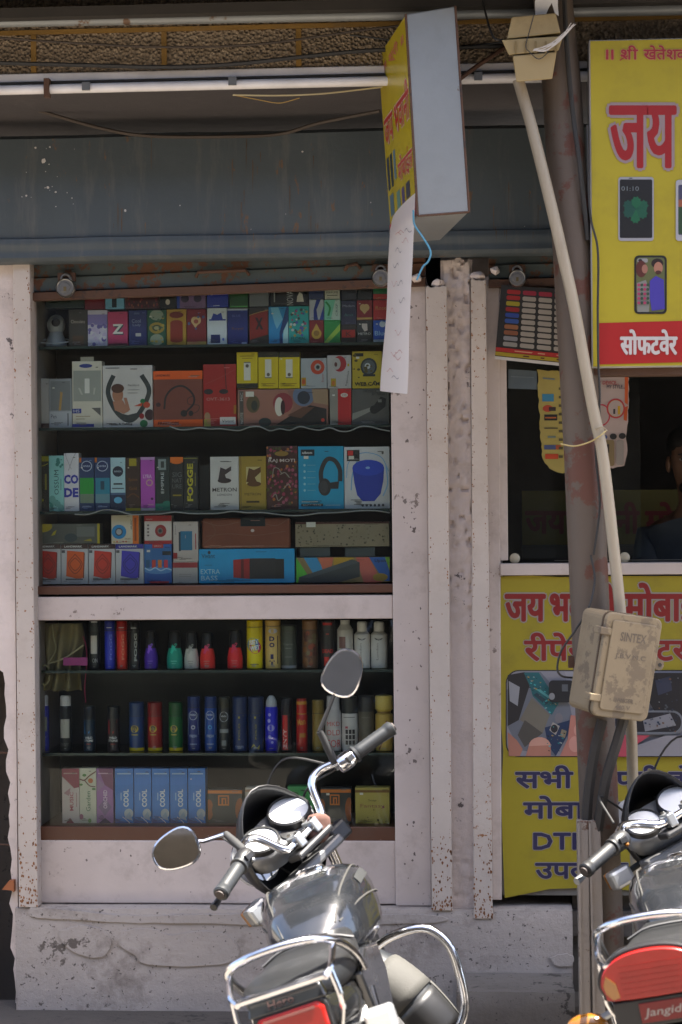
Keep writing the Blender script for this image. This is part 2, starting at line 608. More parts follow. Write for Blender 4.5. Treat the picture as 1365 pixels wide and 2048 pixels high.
skin([(120, 1862), (160, 1852), (205, 1860), (222, 1885), (210, 1910), (180, 1915), (140, 1898), (122, 1880)], -0.0465, 0.02, M['plinth'])
skin([(240, 1862), (300, 1858), (345, 1870), (400, 1862), (452, 1870), (480, 1905), (440, 1930), (300, 1930), (270, 1910), (238, 1890)], -0.046, 0.02, M['plinth'])
skin([(60, 1815), (150, 1822), (230, 1830), (330, 1832), (480, 1828), (640, 1834), (860, 1830), (870, 1845), (600, 1850), (380, 1846), (250, 1845), (110, 1838), (62, 1832)], -0.0455, 0.02, M['plinth'])
skin([(1100, 1915), (1130, 1908), (1146, 1914), (1144, 1930), (1115, 1932)], -0.0465, 0.02, M['plinth'])
# left pier with a ragged broken edge
rr = random.Random(3)
edge = [(8 + rr.uniform(-4, 6) + (y - 1330) * 0.03, y) for y in range(1345, 2016, 22)]
out = [(-90, 486), (14, 488), (16, 500), (27, 508), (29, 700), (31, 1200), (36, 1812), (38, 1900), (40, 2016)] + edge[::-1] + [(-6, 1336), (-90, 1330)]
MB().prism([(P(x, y, -0.02).x, P(x, y, -0.02).z) for x, y in out], -0.02, 0.30, M['plaster']).build('pier', bl)
# flat board right of the display, plaster recess and its torn upper end
def pxbox(x0, y0, x1, y1, Y0, Y1, mat, mb=None):
    a, b_ = P(x0, y1, Y0), P(x1, y0, Y0)
    return (mb or MB()).box((a.x, Y0, a.z), (b_.x, Y1, b_.z), mat)


def slant(x0t, x1t, yt, x0b, x1b, yb, Y0, Y1, mat, torn=0.0, seed=0):
    """upright strip given by its top and bottom pixel edges; the upper end may be torn"""
    top = [(x0t + (x1t - x0t) * i / 10, yt + (random.Random(seed + i).uniform(-torn, torn) if torn else 0)) for i in range(11)]
    poly = top + [(x1b, yb), (x0b, yb)]
    return MB().prism([(P(x, y, Y0).x, P(x, y, Y0).z) for x, y in poly], Y0, Y1, mat)


slant(780, 852, 552, 792, 864, 1812, 0.022, 0.40, M['mauve']).build('door_jamb', bl, bevel=0.003)
scuff = MB()
rr = random.Random(77)
for i in range(120):
    x, y = (rr.gauss(828, 16), rr.uniform(590, 1800)) if i < 80 else (rr.uniform(100, 760), rr.uniform(1690, 1800))
    if i < 80 and not 800 < x < 848 or (i >= 80 and rr.random() < .4):
        continue
    if i < 80 and rr.random() < .5:
        y = rr.choice((640, 850, 1040, 1050, 1300, 1500, 1720)) + rr.gauss(0, 18)
    q = P(x, y, 0.0214 if i < 80 else 0.0394)
    s_ = rr.uniform(.0010, .0042) * (1 if rr.random() < .8 else 2)
    scuff.add([q + Vector((s_ * math.cos(a * .8) * rr.uniform(.3, 1.3), 0, s_ * 1.3 * math.sin(a * .8) * rr.uniform(.3, 1.3))) for a in range(8)], [list(range(8))], plain((0.17, 0.14, 0.13), 0.9, 0, 0.3))
setp(scuff.build('scuff_mark', bl, recalc=False), kind='stuff')
gx0, gx1, gz0, gz1 = P(893, 1200, 0.0).x, P(945, 1200, 0.0).x, P(900, 1842, 0).z, P(900, 515, 0).z


def recess(u, v):
    p = Vector((gx0 + (gx1 - gx0) * u, 0, gz0 + (gz1 - gz0) * v))
    worn = max(0, noise.noise(Vector((0, 3, p.z * 1.3))) + 0.25 + (0.5 if v > 0.75 else 0))
    d = (noise.noise(p * 30) * 0.012 + noise.noise(p * 70) * 0.010 - (0.02 if noise.noise(p * 45 + Vector((3, 0, 0))) > 0.42 else 0)) * worn
    tip = 0 if v < 1 else -abs(noise.noise(Vector((p.x * 60, 1, 2)))) * 0.05
    return p + Vector((0, 0.004 - d, tip))


MB().grid(recess, 14, 240, M['plaster']).build('pier_face', bl, smooth=60, recalc=False)
pxbox(893, 520, 945, 1845, 0.02, 0.35, M['plaster']).build('pier_core', bl)
pxbox(893, 500, 1000, 1845, 0.36, 0.40, M['plaster']).build('pier_back', bl)
slant(970, 999, 552, 985, 1004, 1800, 0.018, 0.355, M['mauve']).build('door_jamb', bl, bevel=0.003)
# beam with pebble dash, painted lines, lip, soffit, upper wall
YB = -0.50
zb0, zb1 = P(700, 133, YB).z, P(700, 44, YB).z
MB().box((-2.4, YB, zb0), (XR, YB + 0.12, zb1 + 0.25), M['pebble']).build('beam', bl, bevel=0.004)
zl0 = P(700, 152, YB).z
MB().box((-2.4, YB - 0.012, zl0 - 0.03), (XR, YB + 0.018, zb0 - 0.001), M['white']).build('beam_lip', bl, bevel=0.004)
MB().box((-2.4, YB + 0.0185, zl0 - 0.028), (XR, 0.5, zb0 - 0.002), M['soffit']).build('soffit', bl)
ochre = dirty('ochre_line_paint', (0.26, 0.145, 0.03), dirt_amt=0.6, rough=0.8, bump_s=0.6, seed=31)
zln = P(700, 46, YB).z
MB().box((-2.4, YB - 0.005, zln - 0.013), (XR, YB + 0.01, zln + 0.001), ochre).build('painted_line', bl)
for x in (-200, 68, 329, 598, 868, 1140):
    q = P(x, 100, YB).x
    MB().box((q - 0.008, YB - 0.005, zb0 + 0.003), (q + 0.008, YB + 0.01, zln - 0.014), ochre).build('painted_line', bl)
MB().box((-2.4, 0.051, zl0 + 0.06), (XR, 0.40, 6.5), M['plaster']).build('upper_wall', bl)
# wall of the neighbouring bay on the left (dark opening) and the wall right of the window
MB().box((-2.4, 0.30, GZ), (P(-90, 1000, 0).x, 0.4, zl0), M['plaster']).build('side_wall', bl)
MB().box((-2.4, 0.45, GZ), (XL - 0.02, 0.5, P(0, 1300, .4).z), M['dark_concrete']).build('bay_back', bl)
# dark eave over the beam
ev = thing('awning', 'dark tin awning with steel pipe running above the pebble-dash beam', 'awning', (0, -0.5, zb1))
za = P(700, 22, -0.58).z
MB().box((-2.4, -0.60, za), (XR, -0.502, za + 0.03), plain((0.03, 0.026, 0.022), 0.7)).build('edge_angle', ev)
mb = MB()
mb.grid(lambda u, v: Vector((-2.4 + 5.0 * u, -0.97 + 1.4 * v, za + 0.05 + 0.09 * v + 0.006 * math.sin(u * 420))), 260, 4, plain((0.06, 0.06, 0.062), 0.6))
mb.build('tin_sheet', ev, solid=0.002, recalc=False)  # unseen front reach drawn out so its shadow covers pole and shop front
MB().tube([(-2.4, -0.535, P(0, 38, -.53).z), (XR, -0.535, P(1365, 26, -.53).z)], 0.018, M['galv'], 10).build('pipe', ev, smooth=True)
# ------------------------------------------------------------------ roller shutter: hood, bottom bars, guide channels
rs = thing('roller_shutter', 'blue-grey rolled-up shutter hood with rusty bottom bars and cream guide channels', 'shutter', (0, -0.08, P(400, 515, -.08).z))
YH = -0.085
hx0, hx1 = P(-80, 400, YH).x, P(1700, 400, YH).x
zt, zc, zbm = P(600, 258, YH).z, P(600, 466, YH).z, P(600, 514, YH).z
prof = [(0.05, zt), (YH + 0.012, zt), (YH, zt - 0.012), (YH, zc), (YH - 0.012, zc - 0.004), (YH - 0.016, zc - 0.02), (YH - 0.012, zbm + 0.03), (YH - 0.016, zbm + 0.012), (YH, zbm), (YH + 0.03, zbm - 0.004), (0.05, zbm + 0.004)]


def hood(u, v):
    k = v * (len(prof) - 1)
    i = min(int(k), len(prof) - 2)
    s = k - i
    y, z = prof[i][0] + (prof[i + 1][0] - prof[i][0]) * s, prof[i][1] + (prof[i + 1][1] - prof[i][1]) * s
    x = hx0 + (hx1 - hx0) * u
    d = noise.noise(Vector((x * 2.2, 0, z * 3))) * 0.016 + noise.noise(Vector((x * 7, 4, z * 6))) * 0.007
    return Vector((x, y + d, z + noise.noise(Vector((x * 1.5, 7, 0))) * 0.004))


MB().grid(hood, 110, 40, M['hood']).build('hood', rs, smooth=40, recalc=False)
# paint flakes and scars on the hood
fl = plain((0.5, 0.48, 0.46), 0.8)
mb = MB()
rr = random.Random(12)
for i in range(30):
    x, y = (rr.uniform(40, 160), rr.uniform(290, 420)) if i < 21 else (rr.uniform(200, 1080), rr.uniform(270, 460))
    s = rr.choice([1, 1, 1.5, 2.5]) * (1.0 if i % 11 else 2.6)
    q = P(x, y, YH)
    q.y += noise.noise(Vector((q.x * 2.2, 0, q.z * 3))) * 0.016 + noise.noise(Vector((q.x * 7, 4, q.z * 6))) * 0.007 - 0.0016
    n = 6
    mb.add([q + Vector((s * 0.0016 * math.cos(a * 1.05) * rr.uniform(.5, 1.2), 0, s * 0.0016 * math.sin(a * 1.05) * rr.uniform(.5, 1.2))) for a in range(n)], [list(range(n))], fl)
setp(mb.build('paint_flake', rs, recalc=False), kind='stuff')


stk = MB()
rr = random.Random(31)
streak_m = plain((0.115, 0.075, 0.045), 0.8, 0, 0.4)
for i in range(34):
    x = rr.choice((245, 300, 483, 505, 585, 615, 640, 980, 1010, 1075)) + rr.gauss(0, 9)
    y = rr.uniform(268, 440) if i % 3 else 452 + rr.uniform(-6, 20)
    L = rr.uniform(12, 70) if i % 3 else rr.uniform(8, 26)
    a_ = []
    for k in range(6):
        yy = min(y + L * k / 5, 464 if i % 3 else 500)
        q = P(x + rr.uniform(-.4, .4), yy, YH)
        q.y += noise.noise(Vector((q.x * 2.2, 0, q.z * 3))) * 0.016 + noise.noise(Vector((q.x * 7, 4, q.z * 6))) * 0.007 - (0.0018 if i % 3 else 0.0185)
        w_ = rr.uniform(.0006, .0020) * (1 - k / 7)
        a_ += [q + Vector((-w_, 0, 0)), q + Vector((w_, 0, 0))]
    stk.add(a_, [(2 * k, 2 * k + 1, 2 * k + 3, 2 * k + 2) for k in range(5)], streak_m)
setp(stk.build('rust_streak', rs, recalc=False), kind='stuff')


def bar(x0, x1, yl, yr, Y):
    """rolled-up curtain end: two slats and a rusty angle, hung a little crooked; yl, yr: lower edge pixel at each end"""
    a, b_ = P(x0, yl, Y), P(x1, yr, Y)
    mb = MB()
    for k, (h0, h1, dy) in enumerate(((0.030, 0.075, 0.008), (0.076, 0.17, 0.014))):
        mb.hexa([(a.x, Y + dy, a.z + h0), (b_.x, Y + dy, b_.z + h0), (b_.x, Y + 0.03, b_.z + h0), (a.x, Y + 0.03, a.z + h0),
                 (a.x, Y + dy - 0.004, a.z + h1), (b_.x, Y + dy - 0.004, b_.z + h1), (b_.x, Y + 0.03, b_.z + h1), (a.x, Y + 0.03, a.z + h1)], M['rustbar'])
    mb.build('slat', rs, bevel=0.003)
    mb = MB()
    mb.hexa([(a.x, Y - 0.012, a.z), (b_.x, Y - 0.012, b_.z), (b_.x, Y + 0.03, b_.z), (a.x, Y + 0.03, a.z),
             (a.x, Y - 0.012, a.z + 0.026), (b_.x, Y - 0.012, b_.z + 0.026), (b_.x, Y + 0.03, b_.z + 0.029), (a.x, Y + 0.03, a.z + 0.029)], M['rust'])
    mb.build('bottom_angle', rs, bevel=0.002)


bar(62, 852, 602, 572, 0.005)
bar(978, 1600, 576, 560, 0.005)
for x0, x1, y in ((392, 498, 545), (690, 720, 532)):
    a, b_ = P(x0, y, -0.01), P(x1, y - 4, -0.01)
    MB().tube([(a.x, 0.0, a.z - .012), (a.x + 0.01, -0.02, a.z), (b_.x - 0.01, -0.02, b_.z), (b_.x, 0.0, b_.z - .012)], 0.006, M['rust'], 8).build('handle', rs, smooth=True)
for args in ((26, 60, 517, 38, 76, 1815, 10), (852, 894, 572, 864, 905, 1822, 20), (942, 972, 560, 948, 986, 1838, 30)):
    x0t, x1t, yt, x0b, x1b, yb, sd = args
    o = slant(x0t, x1t, yt, x0b, x1b, yb, -0.045, 0.02, M['channel'], torn=3, seed=sd).build('guide_channel', rs, bevel=0.003)
    rr = random.Random(sd)
    fk = MB()
    rust_chip = plain((0.21, 0.085, 0.03), 0.85, 0, 0.3)
    for i in range(260):                         # rust bitten into the paint along the edges and the foot
        v = rr.random() if i < 190 else 1 - rr.random() ** 2 * 0.12
        side = rr.choice((0, 1))
        e_ = abs(rr.gauss(0, 0.10 if i < 190 else 0.5)) + 0.02
        u = min(.97, max(.03, e_ if side == 0 else 1 - e_))
        x = (x0t + (x0b - x0t) * v) * (1 - u) + (x1t + (x1b - x1t) * v) * u
        q = P(x, yt + 6 + (yb - yt - 9) * v, -0.0456)
        s_ = rr.uniform(.0008, .0028) * (1.5 if v > .9 else 1)
        fk.add([q + Vector((s_ * math.cos(a * 1.05) * rr.uniform(.4, 1.2), 0, s_ * 1.6 * math.sin(a * 1.05) * rr.uniform(.4, 1.2))) for a in range(6)], [list(range(6))], rust_chip)
    setp(fk.build('rust_chip', o, recalc=False), kind='stuff')
# torn cement lumps at the channel heads
for x, y, s in ((876, 566, 20), (955, 552, 24), (832, 556, 16), (45, 508, 12), (990, 542, 14)):
    q = P(x, y, -0.02)
    mb = MB()
    mb.ball(q, (s * 0.0011, 0.022, 0.014), M['plaster'], 10, 6)
    mb.v = [p + Vector((noise.noise(p * 60), noise.noise(p * 60 + Vector((9, 0, 0))), noise.noise(p * 60 + Vector((0, 9, 0))))) * 0.008 for p in mb.v]
    mb.build('cement_lump', bl, smooth=True)
# disc padlocks


def disc_lock(x, y, r, label, Y=-0.035):
    q = P(x, y, Y)
    o = thing('disc_padlock', label, 'padlock', q, 'round padlocks on the shutter bar')
    k = r * 0.00158
    MB().lathe([(k * .6, 0.012), (k, 0.008), (k, -0.006), (k * .88, -0.012), (k * .80, -0.010), (k * .55, -0.010), (k * .5, -0.013), (0.0001, -0.013)], M['steel'], q, (0, 1, 0), 24).build('body', o, smooth=30)
    MB().box((q.x - k * .14, q.y - 0.016, q.z - k * .35), (q.x + k * .14, q.y - 0.010, q.z + k * .1), plain((0.20, 0.15, 0.07), 0.4, 0.8)).build('keyway', o)
    MB().tube([q + Vector((k * .5 * math.cos(a), 0.004, k * .9 + k * .5 * math.sin(a))) for a in [i * math.pi / 6 - .3 for i in range(9)]], k * .16, M['steel'], 6).build('shackle', o, smooth=True)
    MB().box((q.x - k * .9, q.y + 0.010, q.z + k * .75), (q.x + k * .9, q.y + 0.03, q.z + k * 1.6), M['rust']).build('hasp', o)


disc_lock(132, 576, 20, 'round steel padlock on the shutter bar beside the left guide channel')
disc_lock(762, 556, 18, 'round steel padlock half behind the hanging paper sheet')
disc_lock(1035, 557, 18, 'round steel padlock on the shutter bar above the recharge code chart')
# ------------------------------------------------------------------ tube light
tl = thing('tube_light', 'white fluorescent tube on a slim batten under the pebble-dash beam', 'lamp', P(400, 180, YB - 0.03))
a, b_ = P(-60, 182, YB - 0.03), P(1180, 152, YB - 0.03)
ad, bd = P(-60, 172, YB), P(1180, 142, YB)
MB().tube([ad + Vector((0, -0.018, 0)), bd + Vector((0, -0.018, 0))], 0.005, M['cable'], 6).build('wire', tl)
MB().tube([a, b_], 0.0145, plain((0.72, 0.70, 0.70), 0.25), 12).build('tube', tl, smooth=True)
for x, y in ((172, 172), (465, 162), (957, 152)):
    q = P(x, y, YB - 0.05)
    MB().box((q.x - 0.012, q.y, q.z - 0.012), (q.x + 0.012, q.y + 0.03, q.z + 0.012), plain((0.12, 0.125, 0.13), 0.4)).build('clip', tl)
q = P(93, 176, YB - 0.05)
MB().box((q.x - 0.008, q.y, q.z - 0.026), (q.x + 0.008, q.y + 0.03, q.z + 0.03), M['rust']).build('bracket', tl)
# cables sagging along the beam


def cable(pts, r, label, mat=None, name='cable', smooth=8, group=None):
    w = [P(x, y, Y) for x, y, Y in pts]
    o = MB().tube(w, r, mat or M['cable'], 6, smooth).build(name, smooth=True, at=w[0])
    return setp(o, label, 'cable', group)


cable([(-80, 70, -.53), (150, 86, -.53), (330, 94, -.53), (520, 88, -.53), (760, 56, -.53), (1010, 30, -.53)], 0.0035, 'thin brown cable sagging across the middle of the pebble-dash beam', plain((0.06, 0.045, 0.035), 0.7))
cable([(-80, 124, -.54), (160, 130, -.54), (330, 134, -.54), (470, 128, -.54), (620, 112, -.54), (760, 100, -.54), (1020, 92, -.50)], 0.0065, 'thick black cable sagging just above the tube light')
cable([(-40, 188, -.20), (80, 222, -.18), (200, 256, -.17), (300, 272, -.16), (460, 273, -.16), (560, 268, -.16), (640, 246, -.2), (760, 222, -.3)], 0.0055, 'grey-brown cable drooping over the top of the shutter hood', plain((0.06, 0.045, 0.034), 0.7))
cable([(466, 190, -.51), (560, 191, -.5), (650, 187, -.5), (765, 174, -.5)], 0.0025, 'thin cream wire hanging below the tube light', plain((0.45, 0.38, 0.22), 0.6))
cable([(468, 190, -.51), (520, 200, -.5), (560, 206, -.5), (600, 196, -.5)], 0.0015, 'very fine ochre thread looping under the cream wire', plain((0.35, 0.22, 0.06), 0.6))
cable([(915, 162, -.62), (955, 132, -.56), (1010, 95, -.52)], 0.007, 'short dark stay bar running from the hanging sign to the junction box', M['rust'], 'stay_bar', 3)
# ------------------------------------------------------------------ display cabinet
YG, YF, YBK = 0.060, 0.125, 0.36             # pane, product fronts, back of the cabinet
cb = thing('display_cabinet', 'tall glass-fronted display cabinet in a mauve frame, full of boxes and spray cans', 'cabinet', (P(430, 1800, 0.03).x, 0.03, ZP))
cx0, cx1 = P(66, 1200, YG).x, P(786, 1200, YG).x
ctop, cbot = P(400, 500, YG).z, P(400, 1812, 0.05).z
pxbox(66, 1190, 786, 1241, 0.035, 0.10, M['mauve']).build('middle_rail', cb, bevel=0.003)
pxbox(66, 1682, 792, 1806, 0.040, 0.10, M['mauve']).build('lower_panel', cb, bevel=0.004)
pxbox(66, 1168, 786, 1189.5, 0.045, 0.40, M['wood']).build('wood_strip', cb, bevel=0.002)
pxbox(74, 1654, 792, 1681.5, 0.045, 0.40, M['wood']).build('wood_strip', cb, bevel=0.002)
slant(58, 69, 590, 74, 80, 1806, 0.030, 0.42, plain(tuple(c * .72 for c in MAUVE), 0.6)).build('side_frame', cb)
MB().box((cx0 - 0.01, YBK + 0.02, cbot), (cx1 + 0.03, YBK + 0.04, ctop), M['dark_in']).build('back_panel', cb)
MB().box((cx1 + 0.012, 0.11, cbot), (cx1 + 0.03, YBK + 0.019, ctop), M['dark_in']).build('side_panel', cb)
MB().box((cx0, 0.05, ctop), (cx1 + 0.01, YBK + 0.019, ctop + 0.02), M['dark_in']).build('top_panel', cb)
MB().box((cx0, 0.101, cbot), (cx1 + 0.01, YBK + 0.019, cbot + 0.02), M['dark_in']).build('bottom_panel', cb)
pxbox(67, 520, 786, 1168, YG, YG + 0.005, M['glass_hazy']).build('glass_pane', cb)
pxbox(72, 1241.5, 792, 1653.5, YG, YG + 0.005, M['glass']).build('glass_pane', cb)
SHELF = {}
shelf_edge = plain((0.03, 0.045, 0.042), 0.2)
for name, y in (('A', 690), ('B', 853), ('C', 1020), ('E', 1338), ('F', 1503)):
    z = P(430, y, YF).z
    SHELF[name] = z
    MB().box((cx0 + 0.004, YF - 0.035, z - 0.009), (cx1 + 0.008, YBK + 0.018, z - 0.001), M['shelf']).build('shelf', cb)
    MB().box((cx0 + 0.004, YF - 0.039, z - 0.0095), (cx1 + 0.008, YF - 0.0355, z - 0.0005), shelf_edge).build('shelf_edge', cb)
SHELF['D'] = P(430, 1168, 0.045).z
SHELF['G'] = P(430, 1654, 0.045).z
# torn clear tape along two shelf edges
for y, x0, x1, s in ((858, 340, 780, 1), (1026, 150, 780, 2)):
    rr = random.Random(s)
    pts = [P(x0 + (x1 - x0) * i / 22, y + rr.uniform(-5, 5) - (0 if i > 2 else 2), YF - 0.042) for i in range(23)]
    MB().tube(pts, 0.0022, plain((0.35, 0.36, 0.36), 0.25), 5, 3).build('edge_tape', cb, smooth=True)

GAIN = 2.0
G_ = lambda *c: alb(*c, gain=GAIN)


def rgb(h):
    return (int(h[0:2], 16), int(h[2:4], 16), int(h[4:6], 16))


CJ = random.Random(5)


def small_print(c, r_, asp):
    """the fine print every pack carries: short lines and a small block near the edges"""
    lum = sum(c) / 3
    ink = tuple(int(v * .45) for v in c) if lum > 70 else tuple(min(150, int(v + 55)) for v in c)
    out_ = []
    v0 = r_.uniform(.03, .07)
    for i in range(r_.randint(2, 4)):
        a_ = r_.uniform(.06, .3)
        out_.append(('r', ink, a_, v0 + i * .024, a_ + r_.uniform(.12, .45), v0 + i * .024 + .009))
    a_ = r_.uniform(.55, .8)
    v1 = r_.uniform(.88, .94)
    out_.append(('r', ink, a_, v1, min(.96, a_ + r_.uniform(.08, .2)), v1 + .012))
    if r_.random() < .35:
        s_ = r_.uniform(.05, .08)
        u_ = r_.uniform(.08, .2)
        out_.append(('r', (160, 158, 150), u_, .80, min(.9, u_ + s_ * 1.6), .80 + s_ * asp))
    return out_


def carton(name, label, x0, yt, x1, yb, col, el=(), row=None, d=0.05, Y=None, rz=None, rough=0.4, cat='box', group=None, side=None, open_=False):
    """printed carton standing with its face towards the street; pixel rectangle of its face"""
    Y = YF if Y is None else Y
    p0, p1 = P(x0, yb, Y), P(x1, yt, Y)
    cxm = (p0.x + p1.x) / 2
    w, h = (p1.x - p0.x) * 0.985, p1.z - p0.z
    zb = SHELF[row] if row else p0.z
    if row:
        h += p0.z - zb
    mb = MB()
    c = rgb(col)
    mb.box((-w / 2, 0, 0), (w / 2, d, h), plain(G_(*c), rough, 0, 0.10))
    o = mb.build(name, bevel=min(0.0012, w * 0.02))
    o.location = (cxm, Y, zb)
    o.rotation_euler = (0, 0, math.radians(CJ.uniform(-1.5, 1.5) if rz is None else rz))
    setp(o, label, cat, group)
    if el:
        pm = MB()
        el = list(el) + small_print(c, CJ, w / h)
        print_elems(pm, w, h, el, lambda x, z, k: Vector((min(max(x, 0), w) - w / 2, -0.0006 - 0.00012 * k, min(max(z, 0), h))), GAIN, rough=rough)
        pm.build('printed_front', o, local=True, recalc=False)
    return o


def can(name, label, x0, yt, x1, yb, bands, el=(), row=None, Y=None, rough=0.3, cat='spray can', group=None, metal=0.0, ax=0.0):
    """turned can or bottle: bands = [(height fraction, radius fraction, colour above this ring)...]"""
    Y = YF + 0.03 if Y is None else Y
    p0, p1 = P(x0, yb, Y), P(x1, yt, Y)
    r, h = (p1.x - p0.x) / 2 * 0.97, p1.z - p0.z
    zb = SHELF[row] if row else p0.z
    h += p0.z - zb
    mats = [plain(alb(*rgb(b[2]), gain=GAIN * 1.2), rough, metal, 0.10) for b in bands]
    mb = MB()
    mb.lathe([(b[1] * r, b[0] * h) for b in bands], None, (0, 0, 0), (0, 0, 1), 22, mats, ref=(1, 0, 0))
    o = mb.build(name, smooth=32)
    o.location = ((p0.x + p1.x) / 2, Y, zb)
    o.rotation_euler = (0, 0, ax)
    setp(o, label, cat, group)
    if el:
        pm = MB()
        el = list(el) + [('r', (110, 110, 106), .36 + .1 * CJ.random(), .045 + .022 * i, .58 + .1 * CJ.random(), .054 + .022 * i) for i in range(CJ.randint(1, 3))]

        def wrap(x, z, k):
            a = (x - r) / r * 0.96
            rr_ = r * 1.0 + 0.0006 + 0.00012 * k
            # follow the profile radius at this height
            v = z / h
            rf = bands[0][1]
            for i in range(len(bands) - 1):
                if bands[i][0] <= v <= bands[i + 1][0] and bands[i + 1][0] > bands[i][0]:
                    s = (v - bands[i][0]) / (bands[i + 1][0] - bands[i][0])
                    rf = bands[i][1] + (bands[i + 1][1] - bands[i][1]) * s
            rr_ = r * rf + 0.0006 + 0.00012 * k
            return Vector((rr_ * math.sin(a), -rr_ * math.cos(a), z))
        print_elems(pm, 2 * r, h, el, wrap, GAIN * 1.2, rough=rough)
        pm.build('printed_wrap', o, local=True, recalc=False)
    return o


def spray(body, cap, caph=0.72, capr=0.86, base=None):
    b = base or body
    return [(0, .93, b), (.012, 1, b), (.05, 1, b), (.05, 1, body), (caph - .05, 1, body), (caph - .02, .95, body), (caph, capr * .98, 'a8a8a8'), (caph + .01, capr, cap), (.97, capr, cap), (1.0, capr * .86, cap), (1.0, 0.0, cap)]


def full(body, cap, caph=0.72, base=None):
    b = base or body
    return [(0, .95, b), (.01, 1, b), (.07, 1, b), (.07, 1, body), (caph - .008, 1, body), (caph - .006, .96, '101010'), (caph + .004, .96, '101010'), (caph + .006, 1, cap), (.985, 1, cap), (1.0, .93, cap), (1.0, 0.0, cap)]


def curvy(body, cap):
    return [(0, .93, body), (.015, 1, body), (.30, 1, body), (.46, .86, body), (.55, .76, cap), (.62, .74, cap), (.96, .70, cap), (1, .58, cap), (1, 0, cap)]


W_ = (165, 162, 158)
K_ = (24, 24, 26)
# ---- row A: perfume cartons on the top shelf ----
o = thing('security_camera', 'white dome-headed webcam toy standing beside the chocolate brown carton', 'camera', (P(113, 688, YF + .04).x, YF + 0.04, SHELF['A']), rot=(0, 0, 0))
wh = plain(G_(110, 112, 116), 0.35)
MB().lathe([(0.032, 0), (0.036, 0.004), (0.034, 0.02), (0.024, 0.045), (0.02, 0.06), (0.0001, 0.062)], wh, (0, 0, 0), (0, 0, 1), 20).build('base', o, smooth=True, local=True)
MB().ball((0, 0, 0.078), (0.031, 0.03, 0.034), wh, 18, 12).build('head', o, smooth=True, local=True)
MB().lathe([(0.0001, -0.0345), (0.013, -0.0335), (0.0145, -0.027), (0.0145, -0.022)], plain((0.012, 0.012, 0.014), 0.1), (0.004, 0, 0.083), (0, 1, 0), 18).build('lens', o, smooth=True, local=True)
MB().tube([Vector((0.052 * math.cos(a), -0.02 + 0.03 * math.sin(a), 0.022 + .01 * math.sin(a))) for a in [i * 2 * math.pi / 20 for i in range(21)]], 0.0022, plain(G_(140, 140, 140), 0.3), 6).build('ring', o, smooth=True, local=True)
carton('perfume_box', 'dark brown carton lettered Chocolate beside the white webcam', 138, 619, 175, 690, '2e2b29', [('t', (150, 145, 140), 'Chocolate', .5, .68, .09, .75), ('r', (60, 44, 34), .2, .05, .8, .30)], 'A')
fl_ = scatter([(150, 140, 165), (85, 78, 130), (165, 162, 170)], 34, .05, .02, .95, .60, .09, .05, 3)
carton('perfume_box', 'white and violet flower-patterned perfume carton', 176, 620, 215, 690, '9c98a8', [('r', (105, 98, 150), 0, .6, 1, .88)] + fl_, 'A')
carton('perfume_box', 'raspberry pink carton with a big white letter Z', 216, 623, 256, 690, '8f2f50', [('r', (60, 20, 36), .02, 0, .98, .08), ('t', (40, 60, 66), 'Z', .55, .47, .28, .55, 0, .04), ('t', (175, 170, 165), 'Z', .50, .50, .28, .55, 0, .03)], 'A')
carton('perfume_box', 'plain navy carton with pale lettering and a small white square', 258, 620, 294, 690, '1b2350', [('t', (110, 120, 140), 'Cool', .42, .70, .10, .5), ('t', (110, 120, 140), 'Lady', .45, .58, .09, .45), ('r', (140, 140, 140), .38, .27, .68, .36), ('r', (60, 70, 100), .3, .88, .6, .93)], 'A')
carton('perfume_box', 'green perfume carton with stacked gold ornaments', 295, 620, 333, 690, '0d3d2c', [('e', (125, 105, 40), .5, .5, .40, .16), ('e', (110, 120, 105), .5, .86, .36, .15), ('e', (110, 120, 105), .5, .17, .36, .16), ('e', (40, 50, 30), .5, .5, .24, .09), ('e', (130, 125, 90), .5, .5, .15, .05)] + scatter([(140, 120, 50), (60, 80, 60)], 16, .1, .03, .9, .97, .06, .03, 4), 'A')
carton('perfume_box', 'gold perfume carton with a wine-red ornamental panel', 334, 618, 373, 690, '8a6a22', [('r', (105, 30, 16), .18, .14, .82, .62), ('e', (105, 30, 16), .5, .62, .32, .08), ('e', (105, 30, 16), .5, .14, .32, .06), ('e', (90, 30, 14), .5, .84, .36, .09), ('t', (150, 120, 50), 'Oud', .5, .73, .06, .3)], 'A')
carton('perfume_box', 'dark red perfume carton with a cream heart and gold foot, tall one', 374, 618, 413, 690, '5e151b', [('e', (165, 140, 100), .40, .68, .17, .11), ('e', (165, 140, 100), .58, .69, .15, .11), ('g', (165, 140, 100), [(.24, .64), (.72, .66), (.44, .48)]), ('e', (120, 50, 40), .48, .66, .12, .06), ('r', (140, 115, 60), 0, .02, 1, .10)] + scatter([(60, 75, 110)], 5, .1, .3, .9, .95, .05, .03, 5), 'A')
carton('perfume_box', 'white carton with a blue hat and blue bottle drawn on it', 415, 616, 454, 690, 'a0a6ae', [('r', (20, 40, 110), .1, .66, .95, .70), ('g', (25, 45, 120), [(.2, .70), (.32, .86), (.52, .82), (.72, .88), (.80, .70)]), ('r', (20, 30, 80), .18, .05, .66, .28), ('e', (70, 90, 150), .82, .15, .06, .04)], 'A')
carton('perfume_box', 'deep blue carton with a silver top edge and bronze script', 455, 617, 496, 690, '16225c', [('r', (130, 135, 150), 0, .95, 1, 1), ('t', (100, 70, 40), 'Royal', .5, .44, .08, .55), ('t', (80, 90, 140), 'BLUE', .45, .80, .06, .4), ('r', (120, 130, 160), .7, .02, .95, .07)], 'A')
